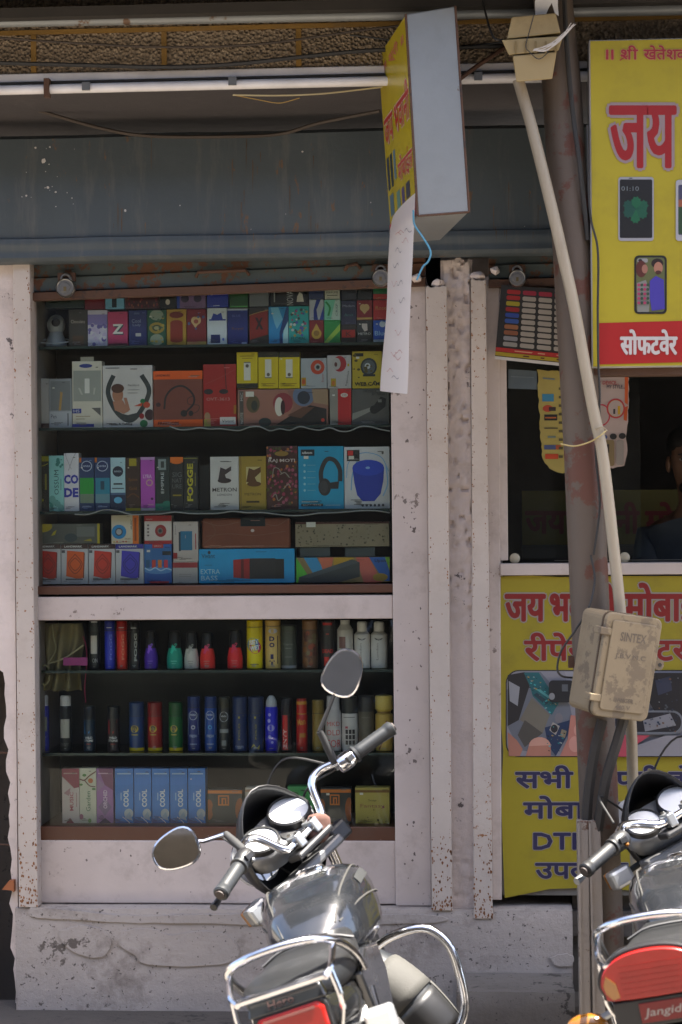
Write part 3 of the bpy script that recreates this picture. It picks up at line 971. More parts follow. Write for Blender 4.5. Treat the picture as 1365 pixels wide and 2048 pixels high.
carton('perfume_box', 'black and red carton marked with a big X', 499, 614, 538, 690, '26211f', [('g', (105, 25, 20), [(.02, .78), (.95, .90), (.95, .26), (.02, .12)]), ('g', (24, 18, 18), [(.30, .72), (.42, .72), (.72, .40), (.60, .40)]), ('g', (24, 18, 18), [(.60, .72), (.70, .72), (.42, .40), (.32, .40)]), ('c', (140, 110, 60), [(0, .78), (.5, .86), (1, .92)], .02)], 'A')
carton('perfume_box', 'sky blue perfume carton with sweeping white wave', 538, 613, 577, 690, '1e6a9a', [('g', (90, 145, 175), [(.1, .98), (.5, .98), (.72, .66), (.42, .40), (.30, .55)]), ('g', (20, 45, 90), [(.9, .98), (1, .98), (1, .6), (.68, .25), (.72, 0), (.55, 0), (.55, .3)]), ('g', (130, 165, 185), [(1, .62), (.75, .35), (.72, .02), (1, .02)])], 'A')
carton('perfume_box', 'teal perfume carton scattered with tiny coloured flowers', 578, 612, 618, 690, '1f8080', scatter([(60, 75, 140), (130, 120, 60), (120, 60, 90), (40, 60, 60), (150, 160, 160)], 42, .08, .22, .92, .92, .055, .03, 6) + [('t', (30, 60, 60), 'FLORAL', .5, .14, .07, .75)], 'A')
sm = [
    ('small blue and silver figure-patterned perfume carton on top of the red drop carton', 619, 599, 648, 640, '8a8f98', [('g', (20, 40, 110), [(.3, 0), (.6, .0), (.5, .5), (.8, 1), (.5, 1), (.3, .5)]), ('g', (30, 50, 120), [(.7, 0), (1, 0), (1, .7)])]),
    ('small dark red carton with a golden drop', 619, 640, 648, 690, '641a1c', [('e', (150, 120, 50), .5, .42, .34, .23), ('g', (150, 120, 50), [(.22, .52), (.78, .52), (.5, .86)]), ('e', (110, 80, 35), .5, .44, .2, .12)]),
    ('small pale green carton with a ribbon wave stacked on the grass green one', 649, 599, 681, 640, '5fa08c', [('g', (140, 160, 155), [(.4, 0), (1, 0), (1, 1), (.7, 1)]), ('c', (30, 110, 60), [(.1, .9), (.35, .6), (.25, .2)], .10), ('t', (40, 80, 80), 'CRISP', .78, .5, .14, .6, 90)]),
    ('small grass green carton with a light swoosh under the pale green one', 649, 640, 681, 690, '1c6a32', [('g', (120, 150, 60), [(0, .05), (.3, .3), (1, .85), (1, .55), (.5, .2), (.2, 0)]), ('r', (40, 110, 60), .05, .86, .6, .92)]),
    ('small midnight blue carton with pale writing above the black and red one', 683, 601, 713, 649, '20233a', [('t', (120, 125, 140), 'Madam', .5, .78, .1, .8), ('t', (60, 100, 100), 'Amit', .5, .4, .12, .6)]),
    ('small black carton with a red window beneath the midnight blue one', 683, 649, 713, 690, '1e1b1b', [('r', (125, 26, 22), .04, .30, .92, .72), ('t', (40, 20, 20), 'K', .5, .5, .26, .4)]),
    ('small crimson carton with a cream heart standing on a black carton', 714, 600, 745, 640, '64161c', [('e', (160, 135, 95), .40, .62, .2, .18), ('e', (160, 135, 95), .62, .62, .2, .18), ('g', (160, 135, 95), [(.2, .58), (.8, .58), (.5, .28)]), ('r', (140, 115, 60), 0, .02, 1, .12)]),
    ('small black carton with a white portrait under the crimson heart carton', 714, 640, 745, 690, '1c1d1e', [('g', (150, 140, 135), [(.32, .85), (.68, .85), (.70, .55), (.5, .50), (.34, .68)]), ('t', (150, 150, 150), 'METRO', .5, .40, .1, .8), ('r', (90, 90, 90), .3, .12, .7, .15)]),
    ('small scarlet carton with gold writing half hidden by the paper sheet', 747, 600, 778, 639, '8a1c1c', [('t', (150, 110, 60), 'Rose', .5, .6, .2, .7)]),
    ('small cobalt carton with white script half hidden by the paper sheet', 747, 640, 778, 690, '1a3c86', [('e', (140, 150, 160), .6, .82, .2, .14), ('t', (120, 150, 180), 'Blue', .5, .42, .2, .8), ('r', (130, 140, 150), 0, 0, 1, .14)]),
]
for i, (lb, x0, y0, x1, y1, c, el) in enumerate(sm):
    carton('perfume_box', lb, x0, y0, x1, y1, c, el, 'A' if y1 == 690 else None, rz=0)
# cartons lying on top of row A, cut off by the shutter
top = [('dark green flat carton lying above the white webcam', 90, 596, 168, 616, '10201c', []),
       ('plain dark red carton lying on the violet flower carton', 170, 596, 210, 619, '55111c', []),
       ('pale blue carton with a black bottle picture lying above the pink Z carton', 211, 588, 249, 618, '5a86a0', [('r', (20, 30, 40), .35, .1, .6, 1)]),
       ('dark patterned flat carton with gold flecks lying on the navy and green cartons', 250, 586, 318, 618, '321418', scatter([(110, 60, 40), (90, 20, 30), (60, 50, 30)], 26, .02, .1, .98, .9, .02, .08, 8)),
       ('black carton with a small white portrait lying on the gold carton', 320, 585, 352, 617, '161616', [('e', (150, 140, 130), .5, .4, .14, .18)]),
       ('mauve carton with round dark windows lying on the tall heart carton', 354, 584, 412, 617, '5d4866', [('e', (45, 38, 55), .28, .6, .14, .24), ('e', (45, 38, 55), .72, .6, .14, .24), ('r', (30, 50, 120), 0, 0, .1, 1)]),
       ('royal blue flat carton lying on the blue hat carton', 414, 584, 457, 615, '18287a', [('r', (140, 150, 170), .3, .08, .6, .14)]),
       ('bottle green flat carton lying on the deep blue carton', 459, 583, 497, 616, '123a18', [('r', (60, 120, 60), .05, .05, .95, .12)]),
       ('plain grey flat carton lying on the X carton', 499, 582, 538, 613, '55575a', []),
       ('black flat carton with a white horse head and vertical lettering', 542, 578, 616, 611, '141416', [('t', (150, 150, 150), 'NOVA', .52, .45, .18, .9, 90), ('g', (165, 160, 150), [(.70, .2), (.90, .2), (.86, .7), (.78, .8), (.72, .55)]), ('r', (130, 130, 130), .08, .2, .11, .9)]),
       ('slate blue flat carton lying on the figure-patterned carton', 618, 576, 648, 598, '1e2848', []),
       ('off-white small carton with grey writing on the pale green ribbon carton', 650, 577, 680, 598, '9a988c', [('t', (70, 70, 60), 'PERFUME', .5, .62, .2, .8), ('r', (80, 80, 70), .15, .3, .85, .38)]),
       ('plain blackish flat carton lying on the midnight blue carton', 684, 574, 714, 600, '20222a', []),
       ('coal black flat carton lying on the crimson heart carton', 716, 573, 745, 599, '17181a', []),
       ('green and red striped flat carton at the cabinet corner under the shutter bar', 747, 572, 778, 599, '1c5a34', [('r', (140, 40, 30), 0, 0, 1, .4)])]
for lb, x0, y0, x1, y1, c, el in top:
    carton('perfume_box', lb, x0, y0, x1, y1, c, el, rz=0, cat='box', group='cartons lying on the top row')
# ---- row B: earphones and gadgets ----
carton('gadget_box', 'plain white gadget box at the left end of the earphone shelf', 72, 757, 98, 853, '7c7876', [('r', (60, 40, 40), 0, 0, 1, .10)], 'B')
o = carton('blister_pack', 'grey blister pack holding a gold pen', 99, 757, 144, 853, '6e7073', [('r', (90, 92, 94), .06, .36, .94, .95), ('r', (130, 132, 138), 0, .02, 1, .34), ('g', (135, 105, 60), [(.42, .36), (.52, .36), (.60, .72), (.50, .74)]), ('t', (50, 50, 60), 'Pen', .2, .24, .08, .25), ('r', (80, 80, 85), .8, .05, .86, .30)], 'B', d=0.03, cat='pack')
o = carton('earphone_box', 'cream earphone box with a round hang tab and a clear window', 145, 722, 205, 853, '9c968a', [('r', (115, 116, 110), .04, .40, .96, .86), ('e', (30, 40, 95), .46, .93, .22, .03), ('r', (165, 162, 156), .42, .52, .58, .74), ('g', (140, 138, 130), [(.2, .60), (.26, .60), (.36, .50), (.30, .50)]), ('g', (140, 138, 130), [(.78, .60), (.72, .60), (.70, .50), (.74, .50)]), ('r', (30, 40, 105), .0, .22, .30, .29), ('t', (150, 150, 150), 'HS', .14, .255, .045, .2), ('g', (70, 68, 66), [(.64, .30), (.94, .30), (.94, .18)]), ('r', (40, 45, 110), 0, .015, .72, .06), ('r', (110, 100, 80), .12, .17, .6, .18), ('r', (110, 100, 80), .12, .13, .42, .14)], 'B')
q = P(176, 719, YF)
MB().box((-0.022, 0.002, 0), (0.022, 0.004, 0.014), plain(G_(120, 118, 108), 0.4)).build('hang_tab', o, local=True).location.z = P(176, 722, YF).z - SHELF['B']
neck = [('c', (38, 42, 42), [(.22, .84), (.12, .66), (.12, .5), (.25, .28), (.42, .14), (.58, .12), (.74, .24), (.90, .48), (.92, .64), (.78, .84)], .075),
        ('g', (38, 42, 42), [(.30, .26), (.40, .12), (.60, .10), (.72, .24), (.6, .22), (.5, .20), (.4, .22)]),
        ('e', (125, 85, 65), .30, .53, .11, .13), ('e', (60, 35, 25), .30, .63, .13, .075), ('g', (130, 90, 72), [(.20, .42), (.40, .44), (.52, .26), (.42, .22), (.24, .28)]), ('g', (130, 90, 72), [(.42, .48), (.48, .48), (.55, .28), (.48, .26)]),
        ('e', (20, 80, 45), .80, .42, .05, .04), ('e', (140, 50, 30), .88, .36, .07, .05), ('e', (40, 22, 25), .94, .20, .10, .09), ('e', (110, 25, 25), .78, .18, .05, .045), ('e', (20, 80, 45), .82, .06, .08, .06), ('g', (140, 55, 35), [(.62, .34), (.80, .40), (.78, .34)]),
        ('t', (70, 70, 70), 'Neckband', .62, .68, .035, .22), ('r', (110, 110, 110), .5, .60, .74, .61), ('r', (110, 110, 110), .5, .55, .70, .56), ('t', (50, 50, 50), 'Music & Talking', .36, .055, .04, .46, 0, .02), ('r', (90, 90, 90), .06, .95, .34, .965)]
carton('earphone_box', 'white neckband earphone box with a smiling face ringed by a dark band', 206, 730, 306, 853, '9a9592', neck, 'B', d=0.06, rz=0)
carton('earphone_box', 'orange and brown headset box lettered FREEDOM', 307, 741, 406, 853, '5a3027', [('r', (190, 68, 14), 0, .85, 1, 1), ('r', (190, 68, 14), 0, 0, 1, .13), ('c', (30, 26, 28), [(.22, .32), (.26, .55), (.42, .70), (.62, .72), (.80, .58), (.82, .42), (.66, .26)], .035), ('c', (34, 26, 28), [(.84, .56), (.70, .50), (.72, .40), (.92, .38), (.90, .28), (.76, .22)], .010), ('e', (28, 25, 26), .62, .24, .07, .06), ('e', (28, 25, 26), .76, .24, .05, .05), ('t', (70, 24, 8), 'FREEDOM', .30, .065, .06, .42, 0, .03), ('t', (80, 28, 10), 'LANDMARK', .20, .92, .04, .3, 0, .02), ('e', (40, 25, 30), .10, .40, .05, .04), ('r', (110, 70, 50), .76, .90, .94, .92)], 'B', d=0.06, rz=0)
carton('earphone_box', 'red earphone box with black buds and a white name tag', 407, 728, 473, 850, '7a1a18', [('c', (28, 24, 26), [(.66, 1.0), (.68, .8), (.70, .60)], .012), ('e', (30, 26, 28), .62, .56, .14, .04), ('e', (30, 26, 28), .16, .56, .14, .045), ('t', (140, 110, 105), 'OVT-3613', .45, .44, .05, .7), ('r', (160, 155, 150), .50, .03, .98, .15), ('t', (60, 50, 50), 'Vivant', .74, .085, .05, .36), ('e', (120, 95, 70), .12, .16, .09, .07), ('r', (120, 110, 50), .02, .0, .22, .12), ('r', (120, 80, 20), .92, .20, 1, .34), ('c', (130, 60, 55), [(.05, .68), (.5, .78), (1, .92)], .006)], 'B', d=0.06, rz=0)
face = [('e', (120, 85, 72), .18, .55, .26, .5), ('g', (118, 80, 68), [(.05, .98), (.55, .98), (.62, .5), (.5, .05), (.05, .05)]), ('e', (70, 60, 40), .17, .60, .075, .24), ('e', (35, 38, 34), .185, .56, .035, .14), ('e', (105, 40, 45), .50, .62, .11, .28), ('e', (165, 160, 150), .46, .52, .05, .26), ('e', (40, 20, 22), .50, .50, .025, .2), ('e', (75, 85, 105), .73, .82, .12, .30), ('e', (30, 34, 44), .73, .76, .07, .18), ('g', (24, 20, 20), [(.42, .02), (.60, .30), (.80, .55), (.98, .45), (.98, .02)]), ('g', (70, 45, 35), [(.55, .28), (.72, .50), (.85, .5), (.7, .2)]), ('e', (40, 46, 44), .30, .10, .07, .12), ('g', (115, 95, 75), [(.82, .98), (1, .98), (1, .55), (.84, .62)]), ('e', (140, 30, 20), .94, .14, .02, .05), ('r', (60, 55, 50), .02, .03, .065, .95), ('t', (140, 138, 134), 'MIC', .045, .80, .028, .22, 90), ('t', (140, 138, 134), 'NOTE', .045, .22, .028, .3, 90)]
carton('earphone_box', 'long photo-printed box showing a laughing face close up', 475, 777, 658, 850, '6a4a40', face, 'B', d=0.06, rz=0)
yz = lambda flip: [('r', (28, 28, 22), 0, 0 if flip else .86, 1, .14 if flip else 1), ('r', (160, 158, 150), .34, .22 if flip else .28, .66, .72 if flip else .80), ('r', (90, 85, 70), .34, .70 if flip else .28, .66, .73 if flip else .31), ('e', (70, 65, 50), .5, .62 if flip else .38, .08, .05), ('r', (110, 90, 10), .15, .88 if flip else .12, .85, .90 if flip else .14), ('r', (110, 90, 10), .25, .82 if flip else .06, .75, .84 if flip else .08)]
carton('charger_box', 'yellow charger box upside down with its black strip at the bottom', 474, 704, 516, 777, '9c8a10', yz(True), d=0.04, rz=0)
carton('charger_box', 'yellow charger box, middle of the yellow trio, black strip on top', 517, 704, 557, 777, '9a880e', yz(False), d=0.04, rz=0)
carton('charger_box', 'yellow charger box beside the white red-ring speaker box, black strip on top', 558, 704, 600, 777, '9c8a10', yz(False), d=0.04, rz=0)
carton('speaker_box', 'small white box with an orange-red ring speaker, standing on the face box', 602, 716, 654, 777, '7c8084', [('e', (140, 50, 30), .65, .70, .27, .24), ('e', (120, 118, 116), .66, .70, .13, .12), ('e', (20, 30, 30), .66, .70, .07, .065), ('r', (130, 105, 15), .02, .08, .20, .36), ('e', (140, 60, 30), .11, .22, .07, .09), ('t', (120, 50, 50), 'Super', .85, .35, .1, .3, 90)], d=0.05, rz=0)
carton('speaker_box', 'white box with a round red clock-like speaker and sideways script', 655, 710, 703, 777, '858384', [('e', (120, 26, 34), .52, .74, .28, .24), ('e', (130, 128, 126), .38, .74, .18, .18), ('e', (70, 40, 40), .36, .72, .06, .07), ('r', (130, 110, 15), .15, .05, .36, .30), ('e', (140, 80, 30), .25, .16, .07, .07), ('t', (24, 24, 26), 'Superclock', .84, .30, .09, .46, 80), ('r', (130, 110, 15), .84, .66, .92, .74)], d=0.05, rz=2)
carton('speaker_box', 'yellow and black box with a round web camera picture', 705, 702, 764, 777, '86761c', [('e', (30, 34, 38), .56, .58, .28, .24), ('e', (60, 66, 70), .56, .58, .22, .19), ('e', (140, 145, 150), .52, .60, .10, .08), ('r', (26, 28, 30), .36, .32, .78, .38), ('r', (20, 20, 16), .08, .86, .38, .95), ('t', (24, 22, 10), 'WEB CAM', .5, .12, .1, .85, 0, .03)] + scatter([(60, 52, 14)], 12, .05, .1, .95, .9, .05, .03, 11), d=0.05, rz=0)
carton('torch_box', 'grey box with a wide red stripe and a small oval mark', 660, 777, 703, 850, '6a6660', [('r', (135, 24, 26), .38, 0, 1, 1), ('e', (150, 140, 135), .68, .82, .17, .06), ('t', (80, 20, 20), '212', .68, .82, .06, .2)], 'B', rz=0)
carton('torch_box', 'dark grey box showing a torch throwing a beam', 704, 777, 779, 850, '3c3b3a', [('g', (100, 99, 95), [(0, .12), (.02, .32), (.50, .48), (.52, .38)]), ('e', (20, 20, 22), .60, .42, .12, .12), ('g', (20, 20, 22), [(.60, .55), (.78, .78), (.92, .72), (.90, .50), (.7, .34)]), ('r', (80, 80, 78), .70, .62, .80, .70), ('t', (20, 20, 20), 'MUSIC LIGHT', .62, .93, .07, .6), ('t', (20, 20, 20), 'BY NIGHT', .75, .85, .07, .4)], 'B', rz=0)
# ---- row C: perfume sticks, deodorant cartons, headphones ----
rowC = [
    ('black perfume carton with yellow bands next to the cabinet side frame', 72, 909, 98, '15140e', [('r', (110, 105, 10), 0, .88, 1, .97), ('c', (110, 105, 10), [(.05, .84), (.5, .80), (.95, .84)], .015), ('r', (90, 85, 12), .70, .38, .84, .66), ('t', (90, 85, 15), 'AXIOM', .4, .5, .20, .3, 90), ('e', (120, 115, 20), .5, .2, .10, .025)]),
    ('pale teal slim carton lettered OSSUM upwards', 99, 911, 128, '6a9a98', [('t', (30, 60, 62), 'OSSUM', .50, .52, .30, .44, 90), ('r', (60, 90, 92), .78, .38, .82, .58)] + scatter([(40, 100, 95), (80, 125, 120)], 12, .05, .02, .95, .22, .16, .05, 12) + scatter([(40, 95, 90)], 6, .5, .8, .98, .98, .10, .03, 13)),
    ('white slim carton with big blue letters CODE', 129, 906, 158, 'a3a1a6', [('t', (30, 35, 120), 'CO', .48, .55, .16, .98, 0, .05), ('t', (30, 35, 120), 'DE', .48, .32, .16, .98, 0, .05), ('c', (110, 110, 118), [(.3, .70), (.6, .9), (.8, 1)], .01), ('c', (120, 120, 126), [(.5, .72), (.2, .9), (.1, 1)], .01), ('r', (120, 120, 130), .25, .07, .7, .085)]),
    ('navy slim carton with a round badge and a green window', 159, 915, 189, '1a2a4a', [('r', (24, 110, 40), .06, .30, .96, .62), ('r', (80, 95, 80), .06, .15, .96, .32), ('e', (130, 140, 155), .5, .84, .36, .10), ('e', (22, 34, 70), .5, .84, .31, .085), ('t', (130, 140, 155), 'NIVEA', .5, .84, .035, .5, 0, .02), ('r', (150, 80, 10), .02, .91, .16, 1.0), ('r', (90, 100, 120), .2, .07, .8, .09), ('t', (30, 60, 40), 'fresh', .6, .48, .05, .5, 90)]),
    ('navy slim carton with a round badge and a turquoise window', 190, 915, 221, '1a2a4a', [('r', (30, 95, 115), .06, .30, .96, .62), ('r', (75, 105, 115), .06, .15, .96, .32), ('e', (130, 140, 155), .5, .84, .36, .10), ('e', (22, 34, 70), .5, .84, .31, .085), ('t', (130, 140, 155), 'NIVEA', .5, .84, .035, .5, 0, .02), ('r', (150, 80, 10), .02, .91, .16, 1.0), ('r', (90, 100, 120), .2, .07, .8, .09), ('r', (20, 50, 65), .38, .40, .62, .56)]),
    ('ice blue slim carton with a dark round badge and water splash', 222, 915, 251, '7f98a0', [('r', (22, 32, 55), 0, 0, 1, .30), ('e', (20, 24, 40), .5, .74, .36, .10), ('t', (130, 140, 150), 'NIVEA', .5, .74, .035, .5, 0, .02), ('r', (30, 34, 40), .2, .49, .8, .52), ('r', (50, 60, 70), .1, .41, .9, .43), ('e', (70, 130, 160), .5, .20, .28, .06), ('r', (55, 75, 100), 0, .30, 1, .34)]),
    ('dark brown slim carton with gold top and bottom edges', 252, 915, 281, '2a1a14', [('r', (120, 108, 14), .25, .84, .75, .98), ('r', (120, 108, 14), 0, 0, 1, .05), ('t', (100, 62, 20), 'Spice', .5, .58, .07, .6), ('t', (100, 62, 20), 'Gold', .5, .42, .06, .5), ('c', (80, 45, 20), [(.1, .25), (.5, .32), (.9, .25)], .02)]),
    ('magenta slim carton with a white ring of dots', 282, 914, 310, '843a86', [('r', (140, 110, 145), 0, .95, 1, 1), ('r', (140, 130, 140), 0, 0, 1, .05), ('t', (165, 140, 165), 'LYRA', .48, .64, .07, .6, 0, .02), ('e', (150, 120, 110), .62, .52, .24, .065), ('e', (132, 58, 134), .62, .52, .16, .042), ('r', (140, 100, 120), .5, .10, .9, .12), ('e', (60, 25, 60), .80, .22, .10, .025)]),
    ('black slim carton with a green foot, lettered EMPIRE upwards', 311, 914, 340, '18201f', [('r', (16, 85, 70), 0, 0, 1, .13), ('e', (16, 85, 70), .8, .13, .3, .05), ('r', (100, 110, 110), .22, .76, .75, .96), ('r', (24, 32, 32), .40, .80, .62, .92), ('t', (150, 155, 155), 'EMPIRE', .5, .52, .20, .40, 90)]),
    ('black slim carton with an orange tab and grey SIG lettering', 341, 914, 367, '171717', [('r', (165, 82, 22), .02, .90, .98, 1), ('e', (165, 82, 22), .5, .90, .40, .03), ('t', (75, 78, 78), 'SIG', .52, .67, .09, .72), ('t', (75, 78, 78), 'NAT', .52, .56, .08, .72), ('t', (75, 78, 78), 'URE', .52, .45, .08, .72), ('r', (120, 105, 25), .2, .27, .85, .295)]),
    ('black slim carton with FOGGE in tall yellow letters', 368, 913, 396, '1b1b1a', [('t', (135, 128, 30), 'FOGGE', .46, .52, .42, .70, 90, .04), ('e', (60, 40, 110), .46, .36, .09, .022), ('r', (110, 105, 30), .80, .45, .84, .70), ('r', (100, 98, 40), 0, .96, 1, .975)]),
]
for lb, x0, y0, x1, c, el in rowC:
    carton('deodorant_box', lb, x0, y0, x1, 1020, c, el, 'C', d=0.045)
carton('deodorant_box', 'plain near-black carton set back beside the white Metron carton', 399, 930, 419, 1020, '151616', [], 'C', Y=YF + 0.05)
lady = lambda a, b, c_: [('r', a, .28, .54, .74, .82), ('g', b, [(.28, .56), (.36, .80), (.55, .76), (.74, .82), (.74, .74), (.52, .66), (.60, .54)]), ('e', b, .5, .55, .24, .05), ('t', c_, 'METRON', .5, .38, .075, .85, 0, .01), ('t', c_, 'LONDON', .5, .285, .04, .5), ('r', c_, .36, .90, .66, .915), ('r', c_, .42, .07, .55, .085), ('r', c_, .34, .12, .68, .128)]
carton('perfume_box', 'white perfume carton with a dark portrait and the name Metron', 421, 913, 478, 1020, '989693', lady((150, 145, 142), (45, 36, 36), (50, 48, 48)), 'C', rz=0)
carton('perfume_box', 'gold perfume carton with a cream portrait in profile', 479, 912, 533, 1020, '7a6524', [('r', (150, 138, 95), .26, .48, .80, .80), ('g', (70, 45, 20), [(.26, .52), (.36, .78), (.55, .74), (.80, .80), (.80, .70), (.58, .60), (.70, .48)]), ('e', (70, 42, 16), .55, .48, .26, .05), ('t', (60, 45, 15), 'METRON', .5, .29, .05, .6), ('r', (45, 34, 16), .26, .13, .74, .165), ('r', (90, 70, 30), .05, 0, .08, 1)], 'C', rz=0)
carton('perfume_box', 'tall carton covered in pink and orange blossoms, lettered RAJ MOTI', 534, 892, 596, 1020, '38201e', scatter([(115, 40, 60), (130, 75, 35), (90, 30, 45), (120, 60, 75), (60, 60, 30)], 110, .02, .02, .98, .98, .04, .022, 14) + [('e', (110, 85, 35), .5, .88, .22, .04), ('t', (150, 140, 135), 'RAJ MOTI', .5, .765, .065, .85, 0, .02), ('c', (110, 105, 95), [(.2, .5), (.25, .65), (.4, .64), (.5, .56)], .014), ('c', (110, 105, 95), [(.45, .55), (.6, .58), (.75, .50)], .014), ('c', (110, 105, 95), [(.55, .32), (.7, .40), (.78, .35)], .014), ('c', (110, 105, 95), [(.2, .2), (.3, .24), (.38, .14), (.52, .20)], .014)], 'C', d=0.06, rz=0)
carton('headphone_box', 'turquoise box with big dark headphones', 597, 892, 688, 1020, '12708f', [('c', (34, 32, 34), [(.52, .38), (.50, .58), (.58, .74), (.68, .80), (.82, .76), (.92, .62), (.92, .44)], .07), ('e', (32, 30, 32), .58, .35, .14, .14), ('e', (46, 44, 46), .56, .35, .09, .10), ('g', (30, 28, 30), [(.70, .42), (.90, .44), (.88, .32), (.72, .32)]), ('r', (24, 30, 36), .06, .85, .36, .95), ('t', (150, 150, 150), 'ubon', .20, .90, .04, .22, 0, .03), ('r', (24, 34, 38), .06, .045, .54, .085), ('t', (140, 150, 150), 'BEAST SERIES', .30, .065, .025, .4), ('r', (130, 150, 155), .07, .11, .42, .125), ('r', (100, 140, 150), .6, .055, .92, .065)] + [('e', (110, 150, 160), .14, .30 + i * .10, .025, .02) for i in range(5)] + [('r', (80, 130, 145), .20, .295 + i * .10, .38, .305 + i * .10) for i in range(5)], 'C', d=0.07, rz=0)
carton('speaker_box', 'white box with a big blue cylinder speaker in a water splash', 689, 893, 780, 1020, '98989a', [('c', (90, 125, 155), [(.05, .5), (.1, .75), (.4, .90), (.8, .84), (.98, .6)], .014), ('c', (90, 125, 155), [(.15, .3), (.18, .55), (.3, .80)], .02), ('c', (100, 135, 165), [(.85, .2), (.95, .4), (.92, .7)], .02), ('g', (22, 40, 120), [(.18, .66), (.22, .42), (.28, .22), (.40, .12), (.66, .12), (.80, .24), (.86, .45), (.88, .66)]), ('e', (28, 50, 140), .53, .66, .35, .13), ('e', (100, 130, 165), .52, .66, .05, .02), ('r', (24, 24, 26), .06, .77, .34, .95), ('r', (150, 30, 26), .08, .86, .20, .94), ('t', (130, 130, 130), 'portronics', .2, .80, .03, .24), ('e', (60, 60, 60), .85, .90, .025, .025)] + [('e', (50, 50, 52), .40 + i * .09, .055, .028, .022) for i in range(6)], 'C', d=0.08, rz=0)
# ---- row D: bluetooth speakers ----
def lm(tr, band):
    dk = tuple(int(v * .62) for v in tr)
    return [('r', band, 0, .88, 1, 1), ('t', (150, 150, 150), 'LANDMARK', .45, .94, .05, .66, 0, .03), ('r', (60, 60, 64), .02, .78, .14, .85), ('g', tr, [(.22, .84), (.84, .80), (.80, .16), (.66, .12), (.18, .20)]), ('g', dk, [(.84, .80), (.88, .78), (.84, .15), (.80, .14)]), ('c', dk, [(.52, .66), (.72, .50), (.52, .34), (.32, .50), (.52, .66)], .02), ('c', dk, [(.52, .75), (.78, .50), (.52, .26), (.26, .50), (.52, .75)], .02), ('r', (80, 80, 82), .16, .10, .80, .14)]


carton('speaker_box', 'white speaker box with a deep red speaker at the cabinet side frame', 70, 1088, 122, 1168, '8c8c90', lm((135, 28, 20), (45, 28, 26)), 'D', d=0.06, rz=0)
carton('speaker_box', 'white speaker box with a bright orange speaker', 123, 1088, 177, 1168, '8c8c90', lm((160, 66, 22), (45, 28, 26)), 'D', d=0.06, rz=0)
carton('speaker_box', 'white speaker box with a light red speaker between the orange and the violet one', 178, 1088, 231, 1168, '8c8c90', lm((150, 40, 30), (45, 28, 26)), 'D', d=0.06, rz=0)
carton('speaker_box', 'white speaker box with a violet speaker and violet header', 232, 1088, 288, 1168, '8c8c90', lm((48, 42, 135), (36, 34, 105)), 'D', d=0.06, rz=0)
carton('toy_box', 'long black and yellow toy box lying on the red and orange speaker boxes', 71, 1047, 201, 1088, '3a3c38', [('e', (125, 110, 12), .10, .88, .16, .30), ('r', (120, 108, 14), .96, 0, 1, 1), ('r', (75, 78, 76), .64, .35, .92, .85), ('g', (130, 120, 20), [(.24, .40), (.28, .60), (.33, .70), (.30, .45)]), ('e', (28, 40, 46), .55, .30, .10, .22), ('g', (110, 100, 15), [(.74, .15), (.86, .25), (.88, .12)])], d=0.06, rz=0)
carton('speaker_box', 'white cube box with a blue ring speaker and an orange edge', 223, 1030, 278, 1088, '9a9282', [('r', (160, 80, 20), .78, 0, 1, 1), ('r', (110, 50, 14), .84, .1, .92, .9), ('e', (24, 95, 140), .28, .42, .27, .25), ('e', (40, 45, 50), .28, .42, .14, .14), ('e', (120, 122, 124), .28, .42, .10, .10), ('t', (40, 40, 45), 'MUSIC', .74, .68, .07, .34, 90), ('t', (60, 60, 60), 'mini', .60, .18, .06, .2)] + [('e', c, .10 + .11 * i, .08, .03, .03) for i, c in enumerate([(150, 130, 60), (150, 60, 40), (140, 140, 140), (120, 30, 60), (140, 50, 30)])], d=0.055, rz=0)
carton('speaker_box', 'white box with red top and bottom bands and a round red speaker', 289, 1031, 344, 1088, '9a928e', [('r', (125, 26, 30), 0, .80, 1, 1), ('r', (125, 26, 30), 0, 0, 1, .12), ('e', (110, 28, 30), .60, .46, .21, .22), ('e', (90, 80, 74), .58, .46, .10, .11), ('e', (24, 36, 38), .58, .46, .06, .06), ('t', (140, 130, 125), 'mini', .18, .88, .06, .22)] + [('e', (80, 70, 70), .14, .66 - i * .12, .04, .035) for i in range(4)], d=0.055, rz=0)
carton('speaker_box', 'blue box printed with four coloured mini speakers on a splash', 289, 1088, 344, 1168, '1f4580', [('e', (60, 100, 145), .5, .34, .55, .10), ('r', (35, 75, 120), .0, .5, 1, .9), ('r', (130, 40, 44), .30, .90, .70, 1), ('t', (150, 140, 140), 'jibox', .5, .95, .05, .26), ('r', (20, 24, 30), .66, .72, .98, .82), ('r', (20, 60, 90), .06, .40, .20, .60), ('r', (140, 45, 35), .28, .40, .42, .60), ('r', (150, 85, 30), .50, .40, .64, .60), ('r', (140, 35, 50), .72, .40, .86, .60), ('c', (120, 150, 170), [(.02, .40), (.2, .34), (.4, .40), (.6, .33), (.8, .38), (1, .34)], .03), ('r', (120, 30, 40), .2, .01, .9, .06)], 'D', d=0.06, rz=0)
carton('power_bank_box', 'white box showing a blue power bank with a dark edge', 347, 1043, 397, 1123, '8e8682', [('r', (24, 82, 112), .28, .28, .76, .76), ('r', (30, 40, 50), .22, .26, .30, .74), ('r', (110, 24, 28), 0, .07, .16, .22), ('r', (120, 40, 44), .88, .3, .92, .7), ('t', (60, 60, 66), 'power', .10, .8, .06, .24, 90), ('r', (130, 120, 118), .48, .58, .50, .66)], d=0.05, rz=0)
carton('power_bank_box', 'low white box with a red band under the blue power bank box', 346, 1123, 396, 1168, '7f7c7c', [('r', (110, 26, 34), 0, .72, 1, .96), ('r', (110, 108, 106), .25, .40, .75, .43), ('r', (110, 108, 106), .25, .30, .75, .33)], 'D', d=0.06, rz=0)
